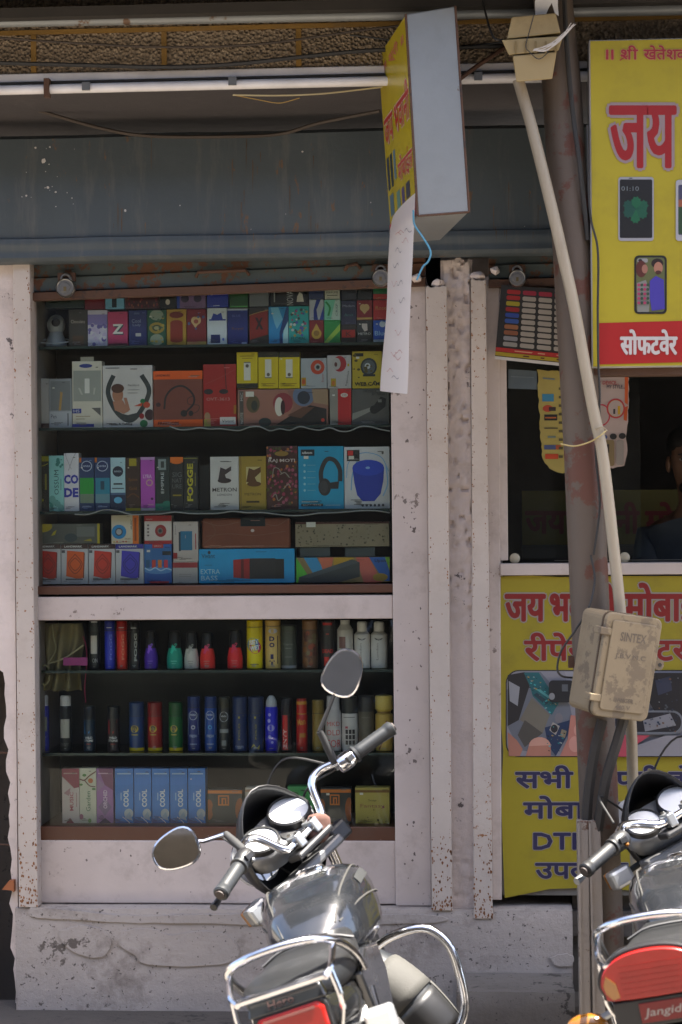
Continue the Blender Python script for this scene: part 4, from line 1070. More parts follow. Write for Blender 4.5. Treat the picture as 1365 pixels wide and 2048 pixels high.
carton('speaker_box', 'long bright blue speaker box lettered EXTRA BASS', 397, 1097, 591, 1168, '1273a0', [('r', (26, 26, 30), .53, .12, .80, .72), ('r', (20, 20, 22), .80, .12, .89, .70), ('g', (120, 24, 28), [(.36, .68), (.53, .72), (.53, .12), (.36, .16)]), ('g', (70, 16, 20), [(.44, .69), (.47, .70), (.47, .14), (.44, .15)]), ('t', (130, 165, 180), 'EXTRA', .12, .34, .14, .20), ('t', (130, 165, 180), 'BASS', .11, .15, .14, .17), ('t', (30, 45, 60), 'Vivant', .10, .80, .13, .14), ('r', (20, 90, 120), .06, .52, .14, .54), ('e', (30, 40, 50), .11, .90, .015, .05)], 'D', d=0.08, rz=0)
carton('speaker_box', 'rainbow-striped soundbar box with a long grey bar', 592, 1114, 781, 1168, '6a5a3a', [('g', (60, 135, 40), [(0, 0), (0, 1), (.14, .2), (.1, 0)]), ('g', (40, 110, 150), [(.08, 1), (.22, 1), (.34, .2), (.22, .1)]), ('g', (150, 80, 60), [(.24, 1), (.40, 1), (.36, .3), (.30, .3)]), ('g', (140, 110, 30), [(.40, 1), (.62, 1), (.56, .5), (.40, .4)]), ('g', (150, 75, 65), [(.64, 1), (.78, 1), (.92, 0), (.72, 0)]), ('g', (30, 70, 130), [(.78, 1), (.95, 1), (1, .4), (1, .05), (.94, .05)]), ('g', (90, 130, 40), [(.95, 1), (1, 1), (1, .5)]), ('e', (130, 105, 40), .90, .2, .08, .16), ('g', (38, 44, 48), [(.02, 0), (.03, .22), (.60, .92), (.68, .80), (.68, .22), (.45, 0)]), ('g', (52, 58, 62), [(.03, .22), (.60, .92), (.68, .80), (.14, .18)]), ('t', (24, 40, 60), 'Upon', .90, .84, .14, .12, 0, .03)], 'D', d=0.08, rz=0)
# two speakers wrapped in clear film
o = carton('bluetooth_speaker', 'brown bluetooth speaker wrapped in clear film on the EXTRA BASS box', 403, 1035, 582, 1097, '5e372a', [('r', (26, 32, 34), .44, .72, .72, 1), ('e', (150, 140, 135), .575, .58, .02, .05), ('c', (100, 70, 58), [(.0, .9), (.2, .75), (.42, .86)], .02), ('c', (100, 70, 58), [(.05, .4), (.3, .48), (.6, .42), (.95, .55)], .018), ('c', (98, 70, 58), [(.72, .8), (.85, .74), (.98, .95)], .02), ('c', (98, 70, 58), [(.0, .1), (.15, .5), (.1, .9)], .015)], d=0.07, rz=0, rough=0.2, cat='speaker')
o.modifiers['b'].width = 0.008
o = carton('bluetooth_speaker', 'beige cloth-covered bluetooth speaker in clear film above the rainbow box', 590, 1043, 780, 1094, '6b6250', [('r', (55, 26, 20), .0, .92, 1, 1)] + scatter([(90, 84, 66), (62, 58, 46)], 90, .02, .05, .98, .9, .008, .03, 16) + [('e', (30, 30, 30), .58, .72, .008, .03), ('e', (30, 30, 30), .61, .72, .008, .03)], d=0.07, rz=0, cat='speaker', rough=0.3)
for x in (600, 690):
    a, b_ = P(x, 1114, YF), P(x + 60, 1094.3, YF)
    MB().box((a.x, YF + .01, a.z), (b_.x, YF + 0.06, b_.z), plain(G_(52, 58, 60), 0.2)).build('foot', o)
    q = bpy.data.objects[-1] if False else None
for ch in o.children:
    if ch.name.startswith('foot'):
        ch.data.transform(Matrix.Translation(-Vector(o.location) + OFF[o.name]))
# ---- row E: spray cans, upper shelf of the lower window ----
bag = thing('cloth_bag', 'olive drawstring cloth bag hanging in the dark corner of the lower window', 'bag', P(125, 1380, YF + 0.05))
olive = dirty('olive_cloth', (0.22, 0.18, 0.085), dirt_amt=0.5, rough=0.9, bump_s=0.6, seed=41, bump_scale=60)


def bagf(u, v):
    x = 88 + 76 * u + 8 * math.sin(v * 7) * (u - .5)
    y = 1246 + 134 * v
    q = P(x, y, YF + 0.03)
    return q + Vector((0, 0.02 * math.sin(u * 19 + v * 4) * (0.4 + v) - 0.03 * math.sin(u * math.pi), 0))


MB().grid(bagf, 36, 30, olive).build('cloth', bag, smooth=80, solid=0.003, recalc=False)
MB().tube([P(105, 1248, .12), P(108, 1275, .11), P(112, 1300, .11), P(96, 1328, .11)], 0.0022, plain((0.30, 0.26, 0.14), 0.8), 6, 6).build('drawstring', bag, smooth=True)
MB().tube([P(96, 1328, .11), P(130, 1316, .105), P(168, 1290, .11)], 0.003, plain((0.30, 0.26, 0.14), 0.8), 6, 6).build('drawstring', bag, smooth=True)
MB().tube([P(90 + 10 * math.cos(a), 1350 + 20 * math.sin(a), .105) for a in [i * .6 for i in range(11)]], 0.0028, plain((0.30, 0.26, 0.14), 0.8), 6).build('loop_handle', bag, smooth=True)
pxbox(127, 1315, 175, 1331, 0.098, 0.102, plain(G_(105, 30, 80), 0.6)).build('ribbon', bag)
MB().tube([P(166, 1272, .11), P(172, 1290, .11), P(174, 1322, .11), P(170, 1375, .12), P(172, 1405, .12)], 0.0015, plain(G_(110, 20, 50), 0.6), 5, 5).build('thread', bag)
fog = lambda c: [('t', c, 'FOGG', .68, .46, .26, .62, 90, .03), ('r', (140, 140, 140), .25, .86, .75, .875)]
ks = lambda c, t: [('g', c, [(.22, .44), (.40, .60), (.62, .68), (.80, .66), (.60, .58), (.72, .48), (.52, .50), (.38, .40)]), ('g', c, [(.30, .62), (.42, .66), (.40, .50), (.30, .44)]), ('r', t, .3, .20, .7, .22), ('r', t, .36, .14, .64, .155)]
E_ = [
    ('black spray can with a white lower label beside the cloth bag', 179, 1242, 201, full('1a1b1c', '26282a', .78), [('r', (130, 125, 120), .2, .32, .8, .70), ('t', (120, 120, 120), 'ON', .6, .18, .09, .5), ('r', (140, 140, 142), .25, .97, .85, 1.0)]),
    ('slim blue spray can lettered FOGG upwards', 210, 1242, 231, full('1a237a', '141c60', .80), fog((70, 80, 150))),
    ('slim red spray can lettered FOGG upwards', 234, 1242, 255, full('8c1c14', '6e1410', .80), fog((150, 90, 70))),
    ('slim black spray can with grey FOGG lettering', 258, 1243, 281, full('151517', '111113', .80), fog((110, 110, 108))),
    ('purple waisted spray can with a black cap', 289, 1262, 316, curvy('341c6e', '141416'), ks((95, 60, 150), (90, 70, 140))),
    ('teal waisted spray can with KS lettering and black cap', 334, 1262, 366, curvy('0a6656', '141416'), ks((30, 130, 110), (80, 140, 125))),
    ('silver white waisted spray can with a grey runner mark', 369, 1264, 398, curvy('85837e', '17181a'), ks((110, 110, 106), (90, 88, 84))),
    ('red waisted spray can with a pink runner mark next to the silver one', 400, 1264, 431, curvy('9a2420', '17181a'), ks((150, 45, 75), (150, 90, 80))),
    ('red waisted spray can with pink KS mark beside the yellow Set Wet can', 455, 1260, 486, curvy('981f22', '17181a'), ks((150, 35, 60), (150, 80, 80))),
    ('bright yellow spray can with a comic SET WET burst', 494, 1240, 526, full('a89008', 'a08a0a', .86), [('e', (30, 90, 130), .42, .50, .42, .14), ('e', (130, 26, 60), .60, .44, .40, .13), ('t', (165, 162, 160), 'SET', .5, .55, .10, .62, 8, .05), ('t', (165, 162, 160), 'WET', .56, .43, .10, .66, 8, .05), ('r', (90, 75, 10), .25, .08, .8, .10)]),
    ('cream spray can with dark letters DO IT', 531, 1240, 562, full('8f7846', '94743a', .88), [('t', (30, 28, 60), 'D', .48, .62, .10, .36, 0, .05), ('t', (30, 28, 60), 'O', .48, .49, .10, .36, 0, .05), ('t', (30, 28, 60), 'I', .48, .25, .10, .2, 0, .05), ('t', (30, 28, 60), 'T', .48, .12, .10, .36, 0, .05), ('e', (125, 125, 140), .55, .78, .30, .05), ('r', (60, 50, 50), .84, .10, .90, .68)]),
    ('dark olive grey spray can with a silver foot', 563, 1250, 594, full('2e322d', '2c3129', .86, base='6a6a6a'), [('t', (90, 95, 88), 'Cyprus', .5, .56, .06, .7), ('r', (80, 84, 78), .3, .46, .7, .48), ('r', (70, 74, 68), .25, .26, .75, .28)]),
    ('brown mottled spray can with faded picture', 605, 1240, 636, full('4b3628', '5f4228', .80), scatter([(90, 60, 36), (60, 36, 30), (80, 70, 50), (100, 44, 30)], 26, .1, .08, .9, .74, .14, .05, 21)),
    ('black spray can with red bars and red lettering', 642, 1240, 671, full('1c1a1a', '222122', .80), [('r', (140, 24, 20), .15, .90, .85, .95), ('t', (140, 28, 24), 'DEAD', .5, .36, .08, .8, 0, .03), ('r', (140, 24, 20), .25, .05, .6, .24), ('r', (120, 30, 26), .4, .70, .6, .73)]),
    ('white spray bottle with a small photo on its shoulder', 675, 1240, 707, [(0, .95, '8a8682'), (.01, 1, '8a8682'), (.80, 1, '8a8682'), (.90, .62, '8a8682'), (.92, .60, '94908c'), (1, .60, '94908c'), (1, 0, '94908c')], [('r', (90, 64, 60), .1, .42, .55, .66)]),
    ('white pump bottle with winged emblem between the photo bottle and its twin', 709, 1243, 741, [(0, .95, '8c8986'), (.01, 1, '8c8986'), (.72, 1, '8c8986'), (.76, .80, '8c8986'), (.79, .62, '9a9694'), (.97, .62, '9a9694'), (1, .5, '9a9694'), (1, 0, '9a9694')], [('g', (36, 34, 34), [(.2, .66), (.5, .63), (.8, .66), (.68, .62), (.5, .60), (.32, .62)]), ('t', (80, 78, 76), 'London', .42, .36, .14, .36, 90)]),
    ('white pump bottle with winged emblem at the cabinet end', 742, 1243, 775, [(0, .95, '8c8986'), (.01, 1, '8c8986'), (.72, 1, '8c8986'), (.76, .80, '8c8986'), (.79, .62, '9a9694'), (.97, .62, '9a9694'), (1, .5, '9a9694'), (1, 0, '9a9694')], [('g', (36, 34, 34), [(.2, .66), (.5, .63), (.8, .66), (.68, .62), (.5, .60), (.32, .62)]), ('t', (80, 78, 76), 'London', .42, .36, .14, .36, 90)]),
]
for lb, x0, y0, x1, b_, el in E_:
    nm = 'pump_bottle' if 'bottle' in lb else 'deodorant_can'
    can(nm, lb, x0, y0, x1, 1338, b_, el, 'E', cat='bottle' if 'bottle' in lb else 'spray can')
# ---- row F: spray cans, second shelf ----
nv = lambda c, s: [('e', (120, 125, 138), .5, .66, .36, .085), ('e', c, .5, .66, .30, .07), ('t', (130, 135, 145), 'NIVEA', .5, .67, .03, .5, 0, .02), ('e', s, .5, .44, .17, .04), ('e', c, .5, .44, .09, .02), ('t', (110, 118, 135), 'FRESH', .5, .28, .05, .6, 0, .02), ('r', (90, 100, 125), .2, .12, .8, .14), ('c', (90, 100, 120), [(.08, .7), (.12, .5), (.05, .3)], .01), ('c', (90, 100, 120), [(.92, .7), (.88, .5), (.95, .3)], .01)]
dn = [('e', (130, 112, 40), .42, .46, .28, .075), ('e', (40, 40, 40), .44, .475, .17, .05), ('t', (130, 112, 40), 'D', .44, .46, .05, .2), ('r', (120, 110, 50), .2, .33, .66, .35)]
ws = lambda c: [('g', c, [(.1, .70), (.9, .70), (.55, .40), (.1, .38)]), ('t', (140, 140, 140), 'WILD', .5, .30, .05, .7, 0, .03), ('t', (140, 140, 140), 'STONE', .5, .235, .05, .85, 0, .03), ('r', (100, 30, 30), .3, .15, .7, .17)]
F_ = [
    ('blue spray can with a white cap and photo label at the side frame', 78, 1391, 99, spray('181c66', '77767a', .82, .88), [('r', (90, 90, 78), .15, .36, .9, .62), ('r', (70, 75, 120), .2, .24, .8, .27), ('r', (70, 75, 120), .2, .10, .8, .12)]),
    ('black spray can with white cap and pale label', 120, 1391, 144, spray('17181a', '8a8886', .82, .88), [('r', (120, 118, 112), .1, .24, .92, .58), ('g', (30, 30, 32), [(.2, .58), (.45, .58), (.5, .48)]), ('t', (80, 80, 80), 'ENVY', .5, .12, .06, .7)]),
    ('black and sky blue spray can lettered WILD STONE', 168, 1412, 191, full('15202c', '141518', .70), ws((24, 92, 150))),
    ('black and red spray can lettered WILD STONE', 216, 1412, 240, full('1c1618', '141518', .72), ws((125, 22, 28))),
    ('navy can with a gold wreath and yellow foot', 259, 1404, 289, full('16284a', '142440', .72, base='94800f'), dn),
    ('dark red can with a gold wreath and yellow foot', 296, 1404, 325, full('631414', '521010', .72, base='94800f'), dn),
    ('dark green can with a gold wreath and yellow foot', 338, 1404, 366, full('123f1f', '10341a', .72, base='94800f'), dn),
    ('navy round-badged spray can beside the green wreath can', 376, 1393, 401, full('18204c', '1a2140', .80), nv((24, 30, 70), (120, 122, 130))),
    ('blue round-badged spray can with cyan dot between the navy and the black one', 410, 1393, 434, full('163268', '1a2444', .80), nv((24, 40, 90), (40, 100, 140))),
    ('black round-badged spray can with a grey band', 438, 1394, 461, full('1a1b1d', '222018', .80), [('e', (120, 122, 126), .5, .64, .42, .095), ('e', (22, 22, 24), .5, .64, .36, .08), ('t', (130, 132, 136), 'NIVEA', .5, .65, .03, .5, 0, .02), ('r', (90, 92, 94), .1, .34, .9, .41), ('r', (80, 82, 84), .3, .10, .7, .20)]),
    ('navy spray can with a yellow wing mark beside the black badged one', 466, 1393, 495, full('142040', '18223c', .70), [('g', (125, 115, 30), [(.15, .66), (.5, .60), (.85, .66), (.5, .64)]), ('t', (110, 102, 30), 'POLO', .5, .36, .12, .36, 90), ('t', (100, 110, 140), 'team', .5, .08, .06, .6)]),
    ('navy spray can with a yellow wing mark beside the heart-patterned can', 497, 1393, 528, full('141f3c', '171f36', .70), [('g', (125, 115, 30), [(.15, .66), (.5, .60), (.85, .66), (.5, .64)]), ('g', (110, 105, 30), [(.2, .06), (.4, .14), (.6, .05), (.8, .12), (.75, .03)]), ('t', (110, 102, 30), 'POLO', .55, .36, .10, .34, 90)]),
    ('royal blue can with white hearts and a white dome cap', 531, 1391, 556, [(0, .95, '1a1a86'), (.01, 1, '1a1a86'), (.76, 1, '1a1a86'), (.80, .90, '74757a'), (.82, .90, '7c7d80'), (.90, .84, '7c7d80'), (.97, .55, '7c7d80'), (1, .3, '7c7d80'), (1, 0, '7c7d80')], [('e', (110, 110, 160), .4, .66, .12, .03), ('e', (110, 110, 160), .35, .55, .13, .035), ('e', (100, 100, 150), .5, .42, .3, .06), ('e', (110, 110, 165), .4, .26, .13, .03), ('e', (110, 110, 165), .6, .16, .1, .025)]),
    ('black and red spray can lettered ENVY upwards', 563, 1396, 585, full('1a1516', '161416', .68), [('r', (130, 22, 22), .1, .02, .62, .68), ('t', (150, 130, 125), 'ENVY', .36, .24, .34, .36, 90, .03)]),
    ('red and gold ringed spray can with golden script', 593, 1397, 615, [(0, .95, '7a1614'), (.01, 1, '7a1614'), (.68, 1, '7a1614'), (.70, .9, '8a6020'), (.72, .95, '7c1a14'), (.88, .95, '7c1a14'), (.89, .98, '8a6020'), (.93, .98, '8a6020'), (.95, .9, '6a1410'), (1, .85, '6a1410'), (1, 0, '6a1410')], [('t', (140, 100, 40), 'Man', .5, .56, .12, .8, 10, .02), ('r', (120, 80, 30), .35, .26, .9, .34)]),
    ('dull gold spray can behind the right mirror stem', 625, 1400, 648, full('5e4c22', '57461e', .74), [('r', (90, 74, 30), .1, .1, .9, .3)]),
    ('white spray can with red outline lettering and white cap', 651, 1392, 683, [(0, .95, '837d7b'), (.01, 1, '837d7b'), (.70, 1, '837d7b'), (.76, .84, '8a8482'), (1, .78, '8a8482'), (1, 0, '8a8482')], [('t', (130, 50, 50), 'MKD', .55, .50, .08, .9), ('t', (130, 45, 45), 'OLD', .55, .34, .10, .95), ('t', (135, 45, 45), 'FOR', .6, .14, .14, .95)]),
    ('white can with a black cap and a grid of dark squares', 684, 1393, 716, full('8a8684', '1a1a1b', .70), [('r', (60, 58, 58), .1, .62, .9, .63)] + [('r', (34, 30, 34), .25 + .22 * i, .12 + .10 * j, .42 + .22 * i, .20 + .10 * j) for i in range(3) for j in range(3)] + [('r', (120, 50, 60), .25, .42, .42, .46)]),
    ('dark grey-brown can with black cap beside the gold capped one', 717, 1391, 749, full('3c372f', '17171a', .72), [('r', (70, 66, 58), .2, .60, .8, .62)]),
    ('pale gold can with a rounded gold cap at the cabinet end', 751, 1391, 786, [(0, .95, '8a7236'), (.01, 1, '8a7236'), (.66, 1, '8a7236'), (.68, .8, '5a4620'), (.72, .8, '94803c'), (.76, 1, '94803c'), (.98, 1, '94803c'), (1, .94, '94803c'), (1, 0, '94803c')], [('c', (90, 56, 30), [(.2, .02), (.45, .2), (.5, .4), (.7, .55)], .03)]),
]
for lb, x0, y0, x1, b_, el in F_:
    can('deodorant_can', lb, x0, y0, x1, 1503, b_, el, 'F')
# ---- row G: talc and soap cartons ----
carton('talc_box', 'white and maroon slim carton lettered MUSIC', 125, 1537, 159, 1654, '8f8482', [('g', (100, 28, 48), [(0, 1), (1, 1), (1, .66), (.70, .64), (0, .86)]), ('g', (90, 26, 45), [(.2, 0), (.45, .10), (.7, 0)]), ('t', (125, 60, 70), 'MUSIC', .55, .40, .22, .34, 90, .02), ('r', (130, 100, 100), .1, .90, .9, .92), ('g', (120, 90, 95), [(.1, .55), (.5, .65), (.4, .5)]), ('r', (120, 90, 92), .82, .3, .86, .56)], 'G', rz=0)
carton('talc_box', 'ivory slim carton with a fruiting branch, lettered Garden', 160, 1536, 193, 1654, '8f8d7f', [('c', (70, 36, 28), [(0, .80), (.3, .78), (.6, .86), (1, .94)], .022), ('c', (70, 36, 28), [(.3, .78), (.6, .68), (.95, .66)], .018), ('e', (130, 66, 30), .66, .77, .15, .045), ('e', (50, 85, 40), .3, .87, .12, .025), ('e', (50, 85, 40), .85, .62, .12, .02), ('e', (60, 90, 44), .1, .70, .10, .02), ('t', (50, 84, 60), 'Garden', .52, .40, .26, .36, 90), ('e', (110, 60, 80), .1, .12, .12, .05), ('e', (80, 110, 60), .6, .05, .1, .04)], 'G', rz=0)
carton('talc_box', 'purple diamond-patterned slim carton lettered ORCHID', 194, 1537, 227, 1654, '6a4470', [('g', (105, 78, 108), [(0, .86), (.5, .70), (0, .56)]), ('g', (80, 34, 66), [(.1, 1), (1, 1), (1, .60), (.5, .70)]), ('g', (88, 64, 96), [(.1, .3), (.5, .14), (.9, .3), (.5, .46)]), ('g', (45, 26, 56), [(.1, 0), (.5, .10), (.9, 0)]), ('t', (150, 130, 150), 'ORCHID', .52, .44, .24, .34, 90, .03), ('r', (140, 110, 130), .1, .90, .9, .92)], 'G', rz=0)
coolp = [('r', (30, 85, 145), 0, .7, 1, .84), ('g', (24, 80, 138), [(0, .55), (1, .75), (1, .6), (0, .45)]), ('t', (150, 155, 160), 'COOL', .60, .46, .30, .32, 90, .04), ('r', (110, 135, 160), .30, .42, .36, .56), ('r', (120, 140, 160), .12, .895, .88, .915), ('e', (120, 126, 130), .74, .18, .25, .09), ('g', (100, 115, 130), [(.5, .10), (.95, .05), (.8, .22)]), ('g', (22, 50, 100), [(0, .1), (.3, .04), (.9, .02), (.9, 0), (0, 0)]), ('c', (140, 146, 150), [(.4, .12), (.7, .04), (.8, .0)], .012)]
for i, (x0, x1, w_) in enumerate(((231, 267, 'next to the purple carton'), (269, 303, 'second from the purple carton'), (305, 339, 'in the middle of the five'), (341, 375, 'second from the black boxes'), (377, 411, 'next to the black n box'))):
    carton('talc_box', 'blue slim carton lettered COOL, ' + w_, x0, 1537, x1, 1654, '17528c', coolp, 'G', rz=(1.5, -2, .5, 2.2, -1)[i], group='five blue COOL cartons')
nbox = [('r', (150, 82, 30), 0, .87, 1, .96), ('e', (110, 56, 24), .04, .40, .12, .30), ('e', (110, 56, 24), .94, .40, .14, .34), ('g', (28, 29, 31), [(.18, .02), (.12, .4), (.2, .8), (.74, .8), (.80, .4), (.74, .02)]), ('r', (150, 84, 34), .30, .52, .62, .82), ('r', (28, 29, 31), .34, .56, .58, .78), ('r', (150, 84, 34), .40, .56, .45, .74), ('r', (150, 84, 34), .40, .70, .54, .74), ('r', (150, 84, 34), .50, .56, .54, .74)]
carton('soap_box', 'black box with a copper square letter mark next to the COOL cartons', 416, 1578, 485, 1654, '1f2022', nbox, 'G', rz=0)
carton('soap_box', 'cream box with pink rose script behind the motorcycle visor', 491, 1575, 558, 1654, '857c74', [('r', (110, 80, 64), 0, .88, 1, .94), ('t', (120, 84, 74), 'Rose', .55, .64, .20, .5), ('e', (110, 80, 70), .42, .55, .2, .1), ('e', (125, 118, 110), .42, .55, .17, .08), ('r', (110, 60, 30), .02, .28, .12, .42)], 'G', rz=0)
carton('soap_box', 'green box with dark curled ornament behind the handlebar', 576, 1573, 628, 1654, '1e6a34', [('c', (14, 48, 26), [(.1, .86), (.4, .80), (.3, .6), (.1, .65)], .03), ('c', (14, 48, 26), [(.5, .9), (.9, .85), (.85, .62), (.6, .66), (.7, .76)], .03), ('e', (90, 96, 70), .3, .4, .3, .2), ('r', (40, 110, 60), 0, .92, 1, 1)], 'G', rz=0)
carton('soap_box', 'black box with a copper square letter mark behind the handlebar riser', 642, 1576, 703, 1654, '1f2022', nbox, 'G', rz=0)
carton('soap_box', 'pale yellow box with brown stripe and faint script', 711, 1575, 780, 1654, '86783a', [('r', (95, 66, 30), 0, .86, 1, .93), ('t', (60, 52, 30), 'Soap', .5, .64, .07, .24), ('t', (110, 70, 50), 'Fantasy', .5, .48, .13, .7), ('e', (100, 40, 40), .82, .46, .03, .03), ('e', (50, 40, 20), .66, .10, .03, .03)] + scatter([(104, 88, 50), (70, 60, 30)], 12, .1, .05, .9, .4, .012, .012, 31), 'G', rz=0)
# ------------------------------------------------------------------ print helpers in pixel outlines of a plane
def px_print(mb, Y, elems, gain=1.9, k0=0, rough=0.4, fn=None):
    f = fn or (lambda x, y: P(x, y, Y))
    print_elems(mb, 1, 1, elems, lambda x, y, k: f(x, y) + Vector((0, -0.0006 - 0.00015 * k, 0)), gain, k0, rough)


def words(parent, *args, **kw):
    m_ = MB()
    word(m_, *args, **kw)
    return m_.build('lettering', parent, recalc=False)


def word(mb, s, x0, x1, yt, yb, Y, colr, gain=1.25, bold=0.028, out=None, outw=0.062, latin=False, k=0, clip=None):
    """one word: pixel extent x0..x1, head line yt, base line yb; out: colour of the outline"""
    cap = 0.69 if latin else 0.62
    vs, fs = text_geo(s, 0.0)
    xs = [p.x for p in vs]
    a, b_ = min(xs), max(xs)
    sxy = ((x1 - x0) / (b_ - a)) / (abs(yb - yt) / cap)
    for col_, bd, kk in ((out, outw, 0), (colr, bold, 1)):
        if col_ is None:
            continue
        mt = plain(alb(*col_, gain=gain), 0.4, 0, 0.05)
        sh_ = [(0, 0)] + ([(bd * math.cos(q * math.pi / 4) / max(sxy, .3), bd * math.sin(q * math.pi / 4)) for q in range(8)] if bd > 0.008 else [])
        for j, (dx, dy) in enumerate(sh_):          # heavier strokes: the letter pushed out on all sides
            mb.add([P(x0 + (x1 - x0) * (p.x + dx - a) / (b_ - a), yb + (yt - yb) * (p.y + dy) / cap, Y) + Vector((0, -0.001 - 0.0006 * kk - 0.0003 * k - 0.00004 * j, 0)) for p in vs], fs, mt)


# ------------------------------------------------------------------ interior of the shop on the right
ix0, ix1, izb, izt = P(990, 1100, .1).x, XR - 0.05, 0.62, 2.80
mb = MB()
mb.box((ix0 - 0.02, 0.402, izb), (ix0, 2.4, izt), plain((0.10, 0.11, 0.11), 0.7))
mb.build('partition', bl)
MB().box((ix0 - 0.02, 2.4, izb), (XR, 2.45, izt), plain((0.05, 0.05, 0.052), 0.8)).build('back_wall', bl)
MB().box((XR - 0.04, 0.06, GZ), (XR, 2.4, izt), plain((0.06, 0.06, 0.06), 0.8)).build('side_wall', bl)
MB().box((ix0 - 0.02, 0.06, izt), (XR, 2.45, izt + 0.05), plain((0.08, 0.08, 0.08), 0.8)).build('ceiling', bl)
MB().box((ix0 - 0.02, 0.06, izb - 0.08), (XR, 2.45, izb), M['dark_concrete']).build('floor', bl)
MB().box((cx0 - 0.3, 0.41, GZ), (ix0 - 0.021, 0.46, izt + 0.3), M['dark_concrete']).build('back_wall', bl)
MB().box((P(1147, 1900, .06).x, 0.10, GZ), (XR, 0.14, P(1200, 1770, .1).z), M['dark_concrete']).build('base_wall', bl)
# ------------------------------------------------------------------ shop window and counter panel
wn = thing('shop_window', 'glazed counter window with mauve sill beside the plaster pier', 'window', P(1180, 1150, .02))
pxbox(1001, 1121, 1900, 1151, 0.012, 0.10, M['mauve']).build('sill', wn, bevel=0.003)
pxbox(1001, 560, 1012, 1121, 0.03, 0.07, M['mauve']).build('frame', wn, bevel=0.002)
pxbox(1013, 560, 1278, 1117, 0.055, 0.061, M['glass']).build('glass_pane', wn)
pxbox(1400, 560, 1800, 1117, 0.085, 0.091, M['glass']).build('glass_pane', wn)
pxbox(1110, 1117, 1800, 1121, 0.045, 0.075, M['steel']).build('track', wn)
for x, y in ((1030, 1117), (1250, 1115)):
    q = P(x, y, 0.045)
    MB().lathe([(0.017, 0), (0.017, 0.004), (0.012, 0.008), (0.0001, 0.009)], plain((0.45, 0.40, 0.28), 0.4), q + Vector((0, 0.008, 0)), (0, -1, 0), 16).build('pane_clip', wn, smooth=True)
# panel carrying the poster
pxbox(1003, 1152, 1900, 1790, 0.040, 0.10, plain((0.16, 0.15, 0.13), 0.7)).build('counter_panel', wn)
# ------------------------------------------------------------------ yellow repair poster
ps = thing('repair_poster', 'yellow poster with red and violet Hindi lettering and a phone repair photo', 'poster', P(1180, 1790, .02))
YP = 0.030
outline = [(1002, 1153), (1060, 1151), (1120, 1154), (1250, 1152), (1560, 1152), (1560, 1788), (1250, 1780), (1160, 1776), (1100, 1778), (1060, 1786), (1010, 1796), (1006, 1700), (1003, 1600), (1007, 1500), (1000, 1420), (1001, 1300)]
MB().prism([(P(x, y, YP).x, P(x, y, YP).z) for x, y in outline], YP, YP + 0.003, dirty('poster_yellow', alb(140, 128, 12, 1.2), dirt=(0.13, 0.10, 0.02), dirt_amt=0.45, rough=0.6, bump_s=0.12, seed=81, bump_scale=6)).build('sheet', ps)
RED, VIO, WHT = (112, 24, 18), (24, 16, 62), (128, 122, 118)
for s, x0, x1 in (('जय', 1012, 1090), ('भवानी', 1102, 1232), ('मोबाईल', 1250, 1440)):
    words(ps, s, x0, x1, 1190, 1241, YP, RED, out=WHT)
for s, x0, x1 in (('रीपेरींग', 1050, 1225), ('सेन', 1236, 1310), ('टर', 1313, 1374)):
    words(ps, s, x0, x1, 1283, 1320, YP, RED, out=WHT)
for s, x0, x1 in (('सभी', 1032, 1146), ('क', 1160, 1220), ('पनी', 1232, 1320), ('के', 1338, 1386)):
    words(ps, s, x0, x1, 1545, 1575, YP, VIO, out=WHT)
for s, x0, x1 in (('मोबाईल', 1048, 1254), ('व', 1276, 1320)):
    words(ps, s, x0, x1, 1606, 1636, YP, VIO, out=WHT)
words(ps, 'DTH', 1068, 1180, 1666, 1698, YP, VIO, out=WHT, latin=True)
words(ps, 'के', 1200, 1242, 1668, 1698, YP, VIO, out=WHT)
words(ps, 'उपलबध', 1072, 1256, 1727, 1756, YP, VIO, out=WHT)


def rrect(x0, y0, x1, y1, r, n=6):
    out_ = []
    for cx, cy, a0 in ((x1 - r, y0 + r, -90), (x1 - r, y1 - r, 0), (x0 + r, y1 - r, 90), (x0 + r, y0 + r, 180)):
        out_ += [(cx + r * math.cos(math.radians(a0 + 90 * i / n)), cy + r * math.sin(math.radians(a0 + 90 * i / n))) for i in range(n + 1)]
    return out_


